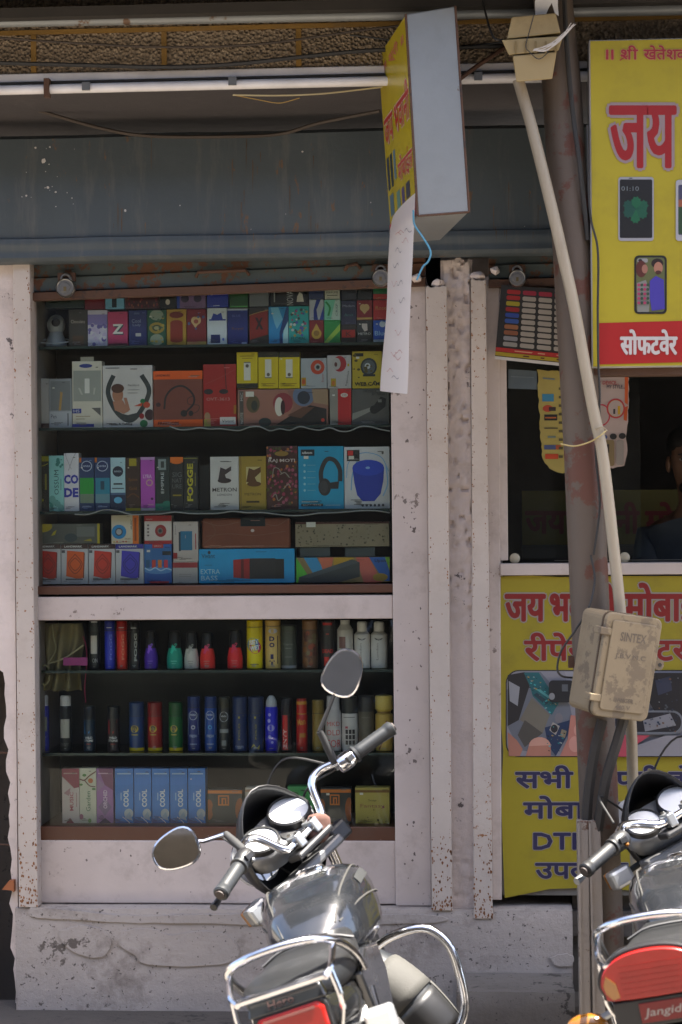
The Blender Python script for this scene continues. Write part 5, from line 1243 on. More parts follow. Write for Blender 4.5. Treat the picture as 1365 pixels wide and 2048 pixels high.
mb = MB()
skin_c = (140, 95, 80)
rr = random.Random(44)
chips1 = []
for i in range(70):
    t_ = rr.random()
    x_, y_ = (1056 + 56 * t_ + rr.uniform(-10, 10), 1352 + 66 * t_ + rr.uniform(-12, 12)) if i < 45 else (rr.uniform(1094, 1132), rr.uniform(1450, 1500))
    chips1.append((x_, y_, rr.uniform(1.2, 4.2), rr.choice([(20, 96, 100), (12, 50, 58), (120, 124, 120), (130, 110, 60), (24, 26, 30), (60, 140, 140)])))
chips2 = []
for i in range(70):
    x_, y_ = (rr.uniform(1300, 1410), rr.uniform(1350, 1438)) if i < 45 else (rr.uniform(1288, 1350), rr.uniform(1430, 1460))
    chips2.append((x_, y_, rr.uniform(1.2, 4.5), rr.choice([(60, 64, 70), (36, 40, 52), (110, 112, 114), (26, 40, 60), (84, 60, 46)])))
px_print(mb, YP, [
    ('g', (30, 28, 28), rrect(1012, 1340, 1560, 1514, 26)), ('g', (112, 112, 118), rrect(1014, 1342, 1558, 1512, 25)),
    ('g', (122, 122, 128), [(1130, 1343), (1420, 1343), (1420, 1400), (1140, 1390)]),
    # opened phone on the left: grey rim, black battery bay, teal board
    ('g', (86, 90, 98), [(1050, 1344), (1082, 1344), (1140, 1410), (1146, 1440), (1112, 1512), (1040, 1500), (1014, 1450), (1014, 1380)]),
    ('g', (26, 26, 30), [(1016, 1350), (1050, 1344), (1060, 1370), (1038, 1440), (1016, 1452)]),
    ('g', (120, 122, 126), [(1018, 1362), (1040, 1374), (1036, 1412), (1020, 1402)]),
    ('g', (14, 78, 84), [(1048, 1345), (1078, 1345), (1118, 1405), (1104, 1430), (1066, 1392), (1060, 1372)]),
    ('g', (70, 130, 130), [(1076, 1375), (1104, 1396), (1102, 1400), (1074, 1380)]), ('g', (30, 50, 60), [(1074, 1385), (1098, 1404), (1092, 1410), (1068, 1390)]),
    ('g', (92, 88, 78), [(1064, 1395), (1100, 1430), (1086, 1466), (1040, 1440)]), ('g', (60, 58, 54), [(1050, 1440), (1086, 1466), (1050, 1494), (1036, 1470)]),
    ('g', (24, 40, 66), [(1090, 1455), (1140, 1440), (1136, 1470), (1112, 1512), (1096, 1490)]),
    ('g', (130, 126, 118), [(1106, 1444), (1120, 1452), (1112, 1470), (1099, 1460)]), ('e', (28, 28, 34), 1109, 1457, 7, 8), ('e', (96, 94, 98), 1118, 1436, 8, 10),
    ('g', (110, 100, 80), [(1124, 1458), (1134, 1462), (1130, 1476), (1120, 1472)]),
    # fingers
    ('g', skin_c, [(1016, 1464), (1034, 1480), (1046, 1498), (1040, 1512), (1018, 1512)]), ('e', (160, 120, 105), 1080, 1492, 22, 18), ('g', skin_c, [(1058, 1492), (1102, 1490), (1102, 1512), (1052, 1512)]),
    ('g', (150, 100, 88), [(1142, 1430), (1172, 1434), (1172, 1512), (1120, 1512), (1136, 1478)]), ('e', (165, 120, 108), 1150, 1488, 12, 16), ('e', (165, 122, 110), 1160, 1460, 12, 14),
    ] + [('g', rc_, [(x_, y_), (x_ + w_, y_ + w_ * .5), (x_ + w_ * .6, y_ + w_), (x_ - w_ * .3, y_ + w_ * .5)]) for x_, y_, w_, rc_ in chips1] + [
    # small loose parts
    ('g', (24, 26, 30), rrect(1098, 1360, 1148, 1404, 8)), ('g', (70, 74, 78), [(1124, 1368), (1136, 1368), (1136, 1382), (1124, 1382)]), ('e', (110, 112, 114), 1104, 1392, 6, 7),
    # second phone on the right
    ('g', (20, 22, 28), [(1300, 1345), (1420, 1345), (1420, 1450), (1320, 1440), (1296, 1400)]), ('g', (90, 94, 100), rrect(1225, 1420, 1366, 1468, 22)), ('g', (26, 26, 32), rrect(1230, 1424, 1362, 1463, 18)),
    ('g', (110, 110, 114), [(1286, 1440), (1340, 1426), (1352, 1450), (1290, 1462)]), ('g', (96, 60, 40), [(1270, 1420), (1286, 1420), (1286, 1434), (1270, 1434)]), ('g', (40, 44, 60), [(1310, 1360), (1340, 1352), (1344, 1380), (1316, 1390)]),
    ('g', (150, 62, 74), [(1225, 1468), (1300, 1470), (1270, 1490), (1272, 1512), (1222, 1512)]), ('g', (118, 116, 120), [(1272, 1490), (1330, 1470), (1420, 1470), (1420, 1511), (1274, 1511)]),
] + [('g', rc_, [(x_, y_), (x_ + w_, y_ + w_ * .2), (x_ + w_, y_ + w_), (x_, y_ + w_ * .8)]) for x_, y_, w_, rc_ in chips2], 1.35)
mb.build('phone_repair_photo', ps, recalc=False)
# ------------------------------------------------------------------ big yellow sign box, upper right
YS = -0.66
sg = thing('shop_sign', 'tall yellow and red light-box sign with phones and big red Hindi letters', 'sign', P(1440, 742, YS))
a, b_ = P(1184, 736, YS), P(1184, 80, YS)
sx1 = P(1184, 400, YS).x + 1.05
MB().box((a.x, YS, a.z), (sx1, YS + 0.13, b_.z), plain((0.38, 0.37, 0.36), 0.45)).build('box', sg, bevel=0.003)
MB().box((a.x + 0.004, YS - 0.003, a.z + 0.004), (sx1 - 0.004, YS - 0.0005, b_.z - 0.004), dirty('sign_yellow', alb(150, 136, 12, 1.25), dirt=(0.15, 0.115, 0.02), dirt_amt=0.4, rough=0.5, bump_s=0.06, seed=83, bump_scale=5)).build('face', sg)
MB().box((a.x - 0.004, YS + 0.02, a.z - 0.02), (sx1, YS + 0.13, a.z - 0.001), M['rust']).build('frame_bar', sg)
MB().box((a.x + 0.1, YS + 0.131, b_.z - 0.1), (a.x + 0.13, -0.51, b_.z - 0.07), M['rust']).build('bracket', sg)
YSF = YS - 0.004
mb = MB()
px_print(mb, YSF, [('g', (150, 30, 24), [(1199, 646), (1820, 630), (1820, 712), (1199, 729)])], 1.05)
words(sg, 'जय', 1221, 1351, 214, 334, YSF, (150, 26, 18), out=(150, 130, 130), bold=0.014, outw=0.045, gain=0.9)
words(sg, 'भवानी', 1376, 1640, 210, 330, YSF, (150, 26, 18), out=(150, 130, 130), bold=0.014, outw=0.045, gain=0.9)
dark_r = (125, 26, 40)
for s, x0, x1 in (('॥', 1213, 1227), ('श', 1242, 1264), ('ी', 1258, 1276), ('खेते', 1288, 1332), ('शवर', 1334, 1385)):
    words(sg, s, x0, x1, 100, 119, YSF, dark_r, out=(150, 120, 70), bold=0.02, outw=0.06, gain=1.5)
words(sg, 'सोफटवेर', 1242, 1354, 675, 708, YSF, (165, 160, 156), bold=0.03, gain=1.3, k=3)
words(sg, 'मोबाईल', 1372, 1500, 672, 705, YSF, (165, 160, 156), bold=0.03, gain=1.3, k=3)
mb.build('red_band', sg, recalc=False)
mb = MB()
px_print(mb, YSF, [('c', dark_r, [(1240, 121), (1248, 116), (1256, 112)], 2.2)], 1.5, k0=8)
mb.build('lettering', sg, recalc=False)
mb = MB()
leaf = []
for i, (cx_, cy_, a0) in enumerate(((1250, 408, 160), (1292, 408, 20), (1270, 436, -90), (1250, 424, 200), (1290, 426, -20), (1272, 400, 95))):
    leaf += [('g', (14, 62 + 8 * (i % 3), 52), [(1271 + 2 * math.cos(a0), 416)] + [(cx_ + 15 * math.cos(math.radians(a0 + t_)) * (1 - .25 * (k % 2)), cy_ - 13 * math.sin(math.radians(a0 + t_)) * (1 - .25 * (k % 2))) for k, t_ in enumerate(range(-110, 111, 22))])]
phone = [('g', (130, 130, 134), rrect(1237, 354, 1308, 482, 6)), ('g', (16, 20, 22), rrect(1240, 359, 1305, 476, 3)), ('e', (30, 30, 32), 1262, 356.5, 4, 1), ('e', (24, 70, 60), 1271, 418, 5, 5)]
leaf = [(e_[0], e_[1], [(1272 + (x_ - 1271) * .72, 420 + (y_ - 418) * .9) for x_, y_ in e_[2]]) for e_ in leaf]
px_print(mb, YSF, phone + leaf + [('g', (140, 140, 144), rrect(1352, 360, 1424, 482, 6)), ('g', (60, 60, 80), rrect(1357, 370, 1420, 470, 3)), ('g', (120, 70, 50), [(1357, 400), (1420, 392), (1420, 414), (1357, 414)]), ('g', (40, 60, 40), [(1357, 414), (1420, 414), (1420, 468), (1357, 468)])], 1.25)
mb.build('printed_phone', sg, recalc=False)
mb = MB()
words(sg, '01:10', 1243, 1278, 373, 382, YSF, (100, 106, 108), bold=0, latin=True, k=9)
px_print(mb, YSF, [('g', (20, 20, 20), rrect(1269, 511, 1334, 628, 9)), ('g', (78, 82, 50), rrect(1273, 515, 1330, 624, 7)), ('g', (120, 120, 120), rrect(1275, 517, 1296, 525, 3)), ('e', (20, 20, 22), 1281, 521, 4, 3),
    ('e', (70, 34, 28), 1283, 538, 11, 17), ('e', (130, 90, 76), 1290, 538, 6, 9), ('g', (110, 110, 104), [(1274, 566), (1292, 560), (1302, 584), (1298, 624), (1275, 624)]),
    ('e', (36, 26, 22), 1315, 527, 12, 10), ('e', (140, 98, 80), 1317, 536, 9, 12), ('e', (60, 36, 30), 1317, 545, 6, 4), ('g', (58, 50, 130), [(1300, 562), (1312, 552), (1328, 560), (1330, 618), (1304, 622), (1300, 596)])]
    + [('e', c_, 1278 + 6 * (i % 4), 570 + 9 * (i // 4), 3, 3) for i, c_ in enumerate([(140, 50, 80), (40, 60, 50)] * 10)], 1.25)
mb.build('printed_phone_case', sg, recalc=False)
# ------------------------------------------------------------------ papers behind and on the right window
ch = thing('recharge_chart', 'crooked black chart of recharge codes in a grid hung under the shutter bar', 'chart', P(1115, 740, -0.02))
q4 = [(1003, 570), (1236, 586), (1246, 744), (990, 718)]


def chart(u, v):
    """u right, v down in 0..1, a slightly curled sheet"""
    x = (q4[0][0] * (1 - u) + q4[1][0] * u) * (1 - v) + (q4[3][0] * (1 - u) + q4[2][0] * u) * v
    y = (q4[0][1] * (1 - u) + q4[1][1] * u) * (1 - v) + (q4[3][1] * (1 - u) + q4[2][1] * u) * v
    return P(x, y, -0.022) + Vector((0, 0.012 * math.sin(u * 3.0) * v, 0))


MB().grid(chart, 14, 10, plain((0.50, 0.48, 0.46), 0.4)).build('sheet', ch, solid=0.001, recalc=False)
el = [('r', (22, 20, 20), .0, .0, 1, .96)]
for r_ in range(10):
    v0 = .05 + r_ * .078
    for c_ in range(7):
        u0 = .05 + c_ * .135
        if c_ == 0:
            colr = [(120, 24, 20), (120, 24, 20), (120, 110, 20), (110, 24, 20), (30, 50, 110), (36, 60, 115), (110, 70, 44), (100, 60, 40), (100, 100, 104), (110, 108, 104)][r_]
        else:
            colr = (118, 112, 104) if r_ else (110, 24, 40)
        el.append(('g', colr, [(u0 + .004, v0 + .015), (u0 + .014, v0 + .004), (u0 + .108, v0 + .004), (u0 + .118, v0 + .015), (u0 + .118, v0 + .05), (u0 + .108, v0 + .062), (u0 + .014, v0 + .062), (u0 + .004, v0 + .05)]))
        if c_ and r_:
            el.append(('r', (44, 40, 38), u0 + .03, v0 + .028, u0 + .05 + .04 * ((r_ * c_) % 3) / 2, v0 + .044))
el += [('r', (125, 26, 22), 0, .84, 1, .895), ('r', (125, 108, 16), 0, .90, 1, .95), ('r', (60, 30, 20), .2, .915, .9, .932), ('r', (150, 110, 90), .15, .86, .8, .875)]
mb = MB()
print_elems(mb, 1, 1, el, lambda x, y, k: chart(x, y) + Vector((0, -0.0015 - 0.00002 * k, 0)), 1.4)
setp(mb.build('printed_grid', ch, recalc=False), kind='stuff')


def sheet(name, label, outline_, Y, colr, elems, gain=1.45, th=0.0012, jag=0.0, seed=1, texts=()):
    r_ = random.Random(seed)
    o_ = thing(name, label, 'paper', P(outline_[0][0], max(y for _, y in outline_), Y))
    pts = []
    for i, (x, y) in enumerate(outline_):
        x2, y2 = outline_[(i + 1) % len(outline_)]
        n = max(1, int(math.hypot(x2 - x, y2 - y) / 7)) if jag else 1
        for k in range(n):
            pts.append((x + (x2 - x) * k / n + r_.uniform(-jag, jag), y + (y2 - y) * k / n + r_.uniform(-jag, jag)))
    MB().prism([(P(x, y, Y).x, P(x, y, Y).z) for x, y in pts], Y, Y + th, plain(alb(*colr, gain=gain), 0.6, 0, 0.12)).build('sheet', o_)
    m_ = MB()
    px_print(m_, Y, elems, gain)
    for t_ in texts:
        words(o_, *t_[:5], Y, t_[5], bold=0.02, latin=True, k=12)
    if m_.v:
        m_.build('print', o_, recalc=False)
    return o_


sheet('notice_paper', 'pale blue paper stuck to the window below the black chart', [(1017, 738), (1074, 742), (1075, 779), (1017, 777)], 0.052, (64, 74, 80), [('g', (80, 90, 96), [(1022, 752), (1068, 754), (1068, 756), (1022, 754)])])
sheet('price_list', 'yellow torn price list with small coloured logos on the window glass', [(1075, 740), (1145, 744), (1150, 946), (1124, 946), (1100, 938), (1086, 918), (1082, 880), (1078, 800)], 0.050, (124, 112, 56),
      [('g', (44, 96, 120), [(1085, 788), (1108, 788), (1108, 803), (1085, 803)]), ('e', (130, 50, 34), 1096, 817, 10, 7), ('g', (40, 30, 30), [(1098, 814), (1112, 814), (1112, 822), (1098, 822)]), ('g', (24, 20, 18), [(1089, 829), (1115, 829), (1115, 841), (1089, 841)]), ('g', (130, 70, 30), [(1091, 834), (1113, 834), (1113, 837), (1091, 837)]),
       ('g', (50, 60, 90), [(1089, 890), (1112, 890), (1112, 899), (1089, 899)]), ('g', (130, 60, 34), [(1112, 890), (1122, 890), (1122, 899), (1112, 899)]), ('g', (140, 50, 24), [(1091, 908), (1117, 908), (1117, 918), (1091, 918)]), ('g', (80, 90, 90), [(1086, 755), (1110, 757), (1110, 760), (1086, 758)]), ('g', (70, 64, 40), [(1089, 855), (1116, 855), (1116, 858), (1089, 858)]), ('g', (80, 90, 80), [(1096, 872), (1112, 872), (1112, 876), (1096, 876)])]
      + [('g', (60, 54, 34), [(1118, 775 + 17 * i), (1126, 775 + 17 * i), (1126, 780 + 17 * i), (1118, 780 + 17 * i)]) for i in range(9)], jag=1.6, seed=4)
sheet('device_poster', 'white torn poster with red circles and the words MY DEVICE MY STYLE', [(1180, 738), (1258, 744), (1258, 800), (1256, 850), (1252, 880), (1256, 900), (1250, 932), (1225, 936), (1182, 930)], 0.049, (132, 118, 112),
      [('g', (150, 66, 30), [(1250, 745), (1257, 745), (1256, 810), (1250, 805)]), ('g', (140, 60, 24), [(1248, 815), (1256, 812), (1254, 842), (1248, 840)]), ('e', (140, 36, 52), 1203, 830, 18, 22), ('e', (132, 118, 112), 1203, 830, 15.5, 19.5), ('e', (140, 36, 52), 1232, 817, 18.5, 20), ('e', (130, 90, 30), 1232, 817, 16, 17.5), ('e', (134, 122, 116), 1232, 817, 15, 16.5),
       ('g', (50, 46, 46), [(1227, 818), (1231, 818), (1231, 828), (1227, 828)]), ('g', (150, 120, 30), [(1236, 812), (1241, 812), (1241, 829), (1236, 829)]), ('g', (16, 80, 50), [(1182, 788), (1196, 784), (1192, 800), (1182, 800)]),
       ('e', (26, 26, 26), 1227, 873, 7, 6), ('e', (26, 26, 26), 1245, 872, 7, 6), ('g', (98, 84, 58), rrect(1206, 880, 1229, 932, 4)), ('g', (60, 52, 40), [(1211, 888), (1219, 888), (1219, 906), (1211, 906)]), ('g', (110, 104, 98), rrect(1233, 880, 1248, 930, 4)), ('e', (40, 60, 100), 1211, 874, 4, 4)], jag=1.2, seed=6,
      texts=[('MY DEVICE...', 1192, 1238, 762, 769, (130, 46, 50)), ('MY STYLE...', 1214, 1250, 770, 777, (60, 50, 60)), ('DUST', 1212, 1218, 890, 905, (30, 26, 26))])
# ------------------------------------------------------------------ things inside the counter window
YI = 0.72
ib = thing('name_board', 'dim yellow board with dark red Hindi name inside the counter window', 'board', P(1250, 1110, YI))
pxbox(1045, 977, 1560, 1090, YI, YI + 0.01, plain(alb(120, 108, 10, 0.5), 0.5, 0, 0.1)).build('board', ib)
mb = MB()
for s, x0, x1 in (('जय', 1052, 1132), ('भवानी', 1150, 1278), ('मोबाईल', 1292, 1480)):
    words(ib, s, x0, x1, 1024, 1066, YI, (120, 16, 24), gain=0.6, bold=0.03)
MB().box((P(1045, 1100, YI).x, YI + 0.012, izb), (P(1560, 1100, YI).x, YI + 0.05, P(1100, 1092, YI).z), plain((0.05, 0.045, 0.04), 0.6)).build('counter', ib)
# shopkeeper behind the open half of the window
pr = thing('person', 'shopkeeper in a slate blue shirt leaning on the counter behind the window', 'person', (P(1405, 1100, .40).x, 0.42, izb))
PX = P(1405, 1100, .40).x
hz = P(1390, 925, .38).z


def skinned(name, chains, mat, parent, root=0):
    me = bpy.data.meshes.new(name)
    vs, es, rs, idx = [], [], [], {}
    for chn in chains:
        prev = None
        for (co, r_) in chn:
            key = tuple(round(c_, 4) for c_ in co)
            if key not in idx:
                idx[key] = len(vs)
                vs.append(Vector(co))
                rs.append(r_)
            if prev is not None:
                es.append((prev, idx[key]))
            prev = idx[key]
    me.from_pydata([v - OFF[parent.name] for v in vs], es, [])
    me.materials.append(mat)
    o_ = bpy.data.objects.new(name, me)
    COL.objects.link(o_)
    o_.parent = parent
    sm_ = o_.modifiers.new('k', 'SKIN')
    sm_.use_smooth_shade = True
    sk = me.skin_vertices[0].data
    for i, r_ in enumerate(rs):
        sk[i].radius = (r_, r_) if isinstance(r_, (int, float)) else r_
        sk[i].use_root = (i == root)
    sb = o_.modifiers.new('u', 'SUBSURF')
    sb.levels = sb.render_levels = 2
    return o_


brown = plain((0.16, 0.085, 0.055), 0.55)
px0, py0 = PX, 0.42
pel = (px0 + .02, py0 + .12, hz - .80)
ch_ = (px0, py0 + .04, hz - .42)
sh = (px0 - .01, py0, hz - .215)
hx_, hy_ = px0 - .035, py0 - .035
skinned('body', [[(pel, .14), ((px0 + .01, py0 + .08, hz - .60), .13), (ch_, .14), (sh, .085), ((px0 - .02, py0 - .015, hz - .145), .054), ((hx_ + .004, hy_ + .012, hz - .11), .050), ((hx_, hy_ - .012, hz - .075), .055), ((hx_, hy_ - .008, hz - .02), .070), ((hx_, hy_, hz + .04), .078), ((hx_, hy_ + .006, hz + .085), .060)],
    [(pel, .14), ((px0 - .09, py0 + .12, hz - .92), .085), ((px0 - .09, py0 + .12, hz - 1.3), .06), ((px0 - .09, py0 + .12, izb + .03), .045), ((px0 - .10, py0 + .02, izb + .025), .035)],
    [(pel, .14), ((px0 + .11, py0 + .12, hz - .92), .085), ((px0 + .11, py0 + .12, hz - 1.3), .06), ((px0 + .11, py0 + .12, izb + .03), .045), ((px0 + .12, py0 + .02, izb + .025), .035)],
    [(sh, .09), ((px0 - .17, py0 + .01, hz - .255), .055), ((px0 - .20, py0 - .06, hz - .45), .042), ((px0 - .10, py0 - .22, hz - .50), .034), ((px0 - .03, py0 - .28, hz - .50), .026), ((px0 + .0, py0 - .29, hz - .50), .03)],
    [(sh, .09), ((px0 + .17, py0 + .01, hz - .255), .055), ((px0 + .22, py0 - .06, hz - .50), .042), ((px0 + .12, py0 - .22, hz - .52), .034), ((px0 + .05, py0 - .27, hz - .51), .026), ((px0 + .02, py0 - .28, hz - .50), .03)]], brown, pr)
shirt = plain((0.055, 0.065, 0.078), 0.8)
skinned('shirt', [[(pel, .155), ((px0 + .01, py0 + .08, hz - .60), .145), (ch_, .155), (sh, .10), ((px0 - .015, py0 - .01, hz - .20), .065)],
    [(sh, .10), ((px0 - .17, py0 + .01, hz - .255), .068), ((px0 - .20, py0 - .06, hz - .45), .055), ((px0 - .15, py0 - .14, hz - .475), .05)],
    [(sh, .10), ((px0 + .17, py0 + .01, hz - .255), .068), ((px0 + .22, py0 - .06, hz - .50), .055), ((px0 + .17, py0 - .14, hz - .51), .05)]], shirt, pr)
fm = lambda c_, r_, mt_, nm, sg_=12, rg_=8: MB().ball(c_, r_, mt_, sg_, rg_).build(nm, pr, smooth=True)
dark_hair = plain((0.012, 0.010, 0.009), 0.75)
fm((hx_, hy_ + .022, hz + .062), (.083, .085, .072), dark_hair, 'hair', 18, 12)
fm((hx_ - .008, hy_ - .082, hz - .018), (.011, .016, .020), brown, 'nose')
fm((hx_ - .008, hy_ - .055, hz - .085), (.040, .030, .028), dark_hair, 'beard')
fm((hx_ - .008, hy_ - .078, hz - .045), (.024, .010, .006), dark_hair, 'moustache')
for sx in (-.028, .026):
    fm((hx_ - .006 + sx, hy_ - .066, hz + .010), (.012, .008, .006), plain((0.35, 0.32, 0.29), 0.4), 'eye', 10, 6)
    fm((hx_ - .008 + sx, hy_ - .0725, hz + .010), (.005, .003, .005), dark_hair, 'pupil', 8, 6)
    fm((hx_ - .006 + sx, hy_ - .067, hz + .026), (.018, .007, .0035), dark_hair, 'eyebrow', 10, 6)
for sx in (-.076, .076):
    fm((hx_ + sx, hy_ + .012, hz - .005), (.010, .018, .028), brown, 'ear', 10, 8)
# ------------------------------------------------------------------ hanging sign box with yellow face
hs = thing('hanging_sign', 'grey sheet-metal projecting sign box with a yellow lettered face', 'sign', P(850, 440, -.6))
Yn, Yf_ = -0.80, -0.44
nl_t, nl_b = P(812, 28, Yn), P(836, 432, Yn)
nr_t, nr_b = P(911, 12, Yn + 0.02), P(939, 424, Yn + 0.02)
fl_t, fl_b = P(757, 112, Yf_), P(784, 488, Yf_)
fr_t, fr_b = fl_t + (nr_t - nl_t), fl_b + (nr_b - nl_b)
MB().hexa([nl_b, nr_b, fr_b, fl_b, nl_t, nr_t, fr_t, fl_t], M['galv']).build('metal_box', hs, bevel=0.004)
nrm = (nl_b - nl_t).cross(fl_t - nl_t).normalized()
if nrm.x > 0:
    nrm = -nrm


def hface(u, v, k=0):
    """u: from the far edge to the near edge, v: up"""
    a_ = fl_b + (nl_b - fl_b) * u
    b2 = fl_t + (nl_t - fl_t) * u
    return a_ + (b2 - a_) * v + nrm * (0.002 + 0.0003 * k)


mb = MB()
mb.grid(lambda u, v: hface(.02 + .96 * u, .01 + .98 * v), 4, 6, plain(alb(146, 130, 16, 1.2), 0.25))
mb.build('yellow_face', hs, recalc=False)
mb = MB()
RD = (130, 26, 24)


hm_ = {}


def hword(s, u0, u1, v0, v1, colr, bold=0.03, out_=None):
    vs, fs = text_geo(s, bold)
    xs, ys = [p.x for p in vs], [p.y for p in vs]
    for col_, bd, kk in ((out_, bold + .03, 1), (colr, bold, 2)):
        if col_:
            vv, ff = text_geo(s, bd)
            hm = hm_.setdefault(s, MB())
            hm.add([hface(u0 + (u1 - u0) * (p.x - min(xs)) / (max(xs) - min(xs)), v0 + (v1 - v0) * (p.y - min(ys)) / (max(ys) - min(ys)), kk) for p in vv], ff, plain(alb(*col_, gain=1.3), 0.4, 0, .05))


hword('जय भवानी', .06, .96, .50, .70, RD, .015, (150, 130, 120))
hword('मोबाईल', .44, .96, .24, .38, RD, .012, (150, 130, 120))
hword('॥ श्री ॥', .2, .9, .86, .94, (140, 60, 70), .01)
print_elems(mb, 1, 1, [('r', (130, 30, 30), .0, .01, 1, .10), ('r', (26, 34, 50), .06, .27, .14, .44), ('r', (26, 34, 40), .18, .27, .26, .44), ('r', (70, 90, 100), .30, .29, .38, .44), ('r', (60, 80, 90), .08, .13, .22, .24), ('r', (70, 100, 90), .34, .13, .46, .22), ('r', (60, 50, 80), .52, .13, .62, .21), ('r', (40, 40, 50), .68, .13, .82, .21)], lambda x, y, k: hface(x, y, 2), 1.3)
for hm in hm_.values():
    hm.build('lettering', hs, recalc=False)
mb.build('printed_blocks', hs, recalc=False)
MB().box((nl_b.x + .012, Yn + .35, nl_t.z + .02), (nl_b.x + .032, -0.45, nl_t.z + .04), M['rust']).build('arm', hs)
mb = MB()
for s_, e_ in ((nl_t, nl_b), (nl_b, nr_b), (nr_b, nr_t)):
    mb.tube([s_, (s_ + e_) / 2, e_], 0.0035, M['rust'], 5)
mb.build('rusted_rim', hs)
# curled paper sheet clipped to the sign
pp = thing('hanging_paper', 'long curled white paper sheet with faint red scribbles hanging below the sign', 'paper', P(800, 780, -.78))
edges = [(440, 784, 834), (470, 784, 829), (540, 779, 827), (620, 775, 825), (690, 770, 822), (740, 767, 819), (782, 764, 817)]


def pap(u, v):
    k = v * (len(edges) - 1)
    i = min(int(k), len(edges) - 2)
    s = k - i
    y = edges[i][0] + (edges[i + 1][0] - edges[i][0]) * s
    x0 = edges[i][1] + (edges[i + 1][1] - edges[i][1]) * s
    x1 = edges[i][2] + (edges[i + 1][2] - edges[i][2]) * s
    lift = -54 * u * max(0, 1 - v / .12)              # the upper edge follows the slanting sign
    Yp = Yf_ + (Yn - Yf_) * u
    return P(x0 + (x1 - x0) * u, y + lift + 6 * u * v, Yp) + Vector((-0.004 - 0.005 * math.sin(u * 3.1) - .002 * math.sin(v * 9 + u * 3), 0, 0))


m, t, b = nodes_of('thin_paper')
b.inputs['Base Color'].default_value = (0.62, 0.58, 0.56, 1)
b.inputs['Roughness'].default_value = 0.7
tl_ = N(t, 'ShaderNodeBsdfTranslucent', Color=(0.62, 0.58, 0.56, 1))
mx = t.nodes.new('ShaderNodeMixShader')
mx.inputs[0].default_value = 0.35
t.links.new(b.outputs[0], mx.inputs[1])
t.links.new(tl_.outputs[0], mx.inputs[2])
t.links.new(mx.outputs[0], t.nodes['Material Output'].inputs[0])
M['paper'] = m
MB().grid(pap, 16, 30, m).build('sheet', pp, smooth=80, recalc=False)
mb = MB()
rr = random.Random(9)
for i in range(16):
    u, v = rr.uniform(.2, .75), rr.uniform(.05, .95)
    c_ = plain((0.45, 0.25, 0.24), 0.7) if i % 3 else plain((0.18, 0.17, 0.2), 0.7)
    n = 7
    pts = [pap(min(.95, u + .04 * j), min(.98, v + .012 * math.sin(j * 1.1 + i))) + Vector((-0.0015, 0, 0)) for j in range(n)]
    for j in range(n - 1):
        mb.add([pts[j], pts[j + 1], pts[j + 1] + Vector((0, 0, .0022)), pts[j] + Vector((0, 0, .0022))], [(0, 1, 2, 3)], c_)
setp(mb.build('scribble', pp, recalc=False), kind='stuff')
setp(MB().tube([P(827, 420, -.81), P(829, 448, -.80), P(843, 470, -.80), P(857, 492, -.80), P(862, 508, -.80), P(856, 524, -.80), P(846, 534, -.80), P(834, 560, -.80)], 0.0028, plain(G_(50, 95, 115), 0.5), 6, 6).build('string', smooth=True, at=P(834, 560, -.80)), 'blue plastic string looping down from the hanging sign', 'string')
# ------------------------------------------------------------------ pole and what hangs on it
YQ = -0.60
pts = [(1100, -60), (1122, 150), (1146, 520), (1167, 900), (1182, 1250), (1196, 1550), (1208, 1850), (1218, 2100)]
w = [P(x, y, YQ) for x, y in pts]
w[-1].z = GZ
dl = (w[0] - w[1]).normalized()
pl = MB().tube([w[0] + dl * 1.6] + w, 0.0575, M['pole'], 20).build('utility_pole', smooth=True, at=w[-1])
setp(pl, 'leaning grey steel pole with peeling brown paint in front of the shop', 'pole')
cp = [(1037, 160), (1050, 205), (1066, 262), (1105, 420), (1128, 520), (1150, 620), (1185, 810), (1203, 892), (1216, 990), (1226, 1080), (1238, 1190), (1248, 1300), (1262, 1440), (1266, 1560), (1270, 1680), (1276, 1860), (1280, 2060)]
w = [P(x, y, YQ - 0.085 + 0.28 * max(0, min(1, (y - 1280) / 220))) for x, y in cp]
w[-1].z = GZ
setp(MB().tube(w, 0.0172, M['pvc'], 12, 3).build('conduit_pipe', smooth=True, at=w[-1]), 'cream plastic conduit slanting down across the steel pole', 'pipe')
# yellow tie around pole and pipe
q = [P(1122, 888, YQ - .062), P(1150, 892, YQ - .075), P(1180, 884, YQ - .09), P(1200, 872, YQ - .112), P(1212, 862, YQ - .10)]
setp(MB().tube(q, 0.0022, plain((0.42, 0.33, 0.14), 0.7), 5, 5).build('tie_wire', smooth=True, at=q[0]), 'thin yellow tie wire binding the conduit to the pole', 'wire')
q = [P(1190, 858, YQ - .106), P(1204, 854, YQ - .108), P(1215, 862, YQ - .095)]
setp(MB().tube(q, 0.002, plain((0.30, 0.26, 0.18), 0.7), 5, 5).build('tie_wire', smooth=True, at=q[0]), 'short wire ring knotted round the conduit just above the yellow tie', 'wire')
# junction box at the top of the conduit
jb = thing('junction_box', 'open cream plastic junction box hanging on the pole above the conduit', 'box', P(1060, 165, -.56))
YJ = -0.78


def pxhex(front, back, Y0, Y1, mat):
    return MB().hexa([P(*front[0], Y0), P(*front[1], Y0), P(*back[1], Y1), P(*back[0], Y1), P(*front[3], Y0), P(*front[2], Y0), P(*back[2], Y1), P(*back[3], Y1)], mat)


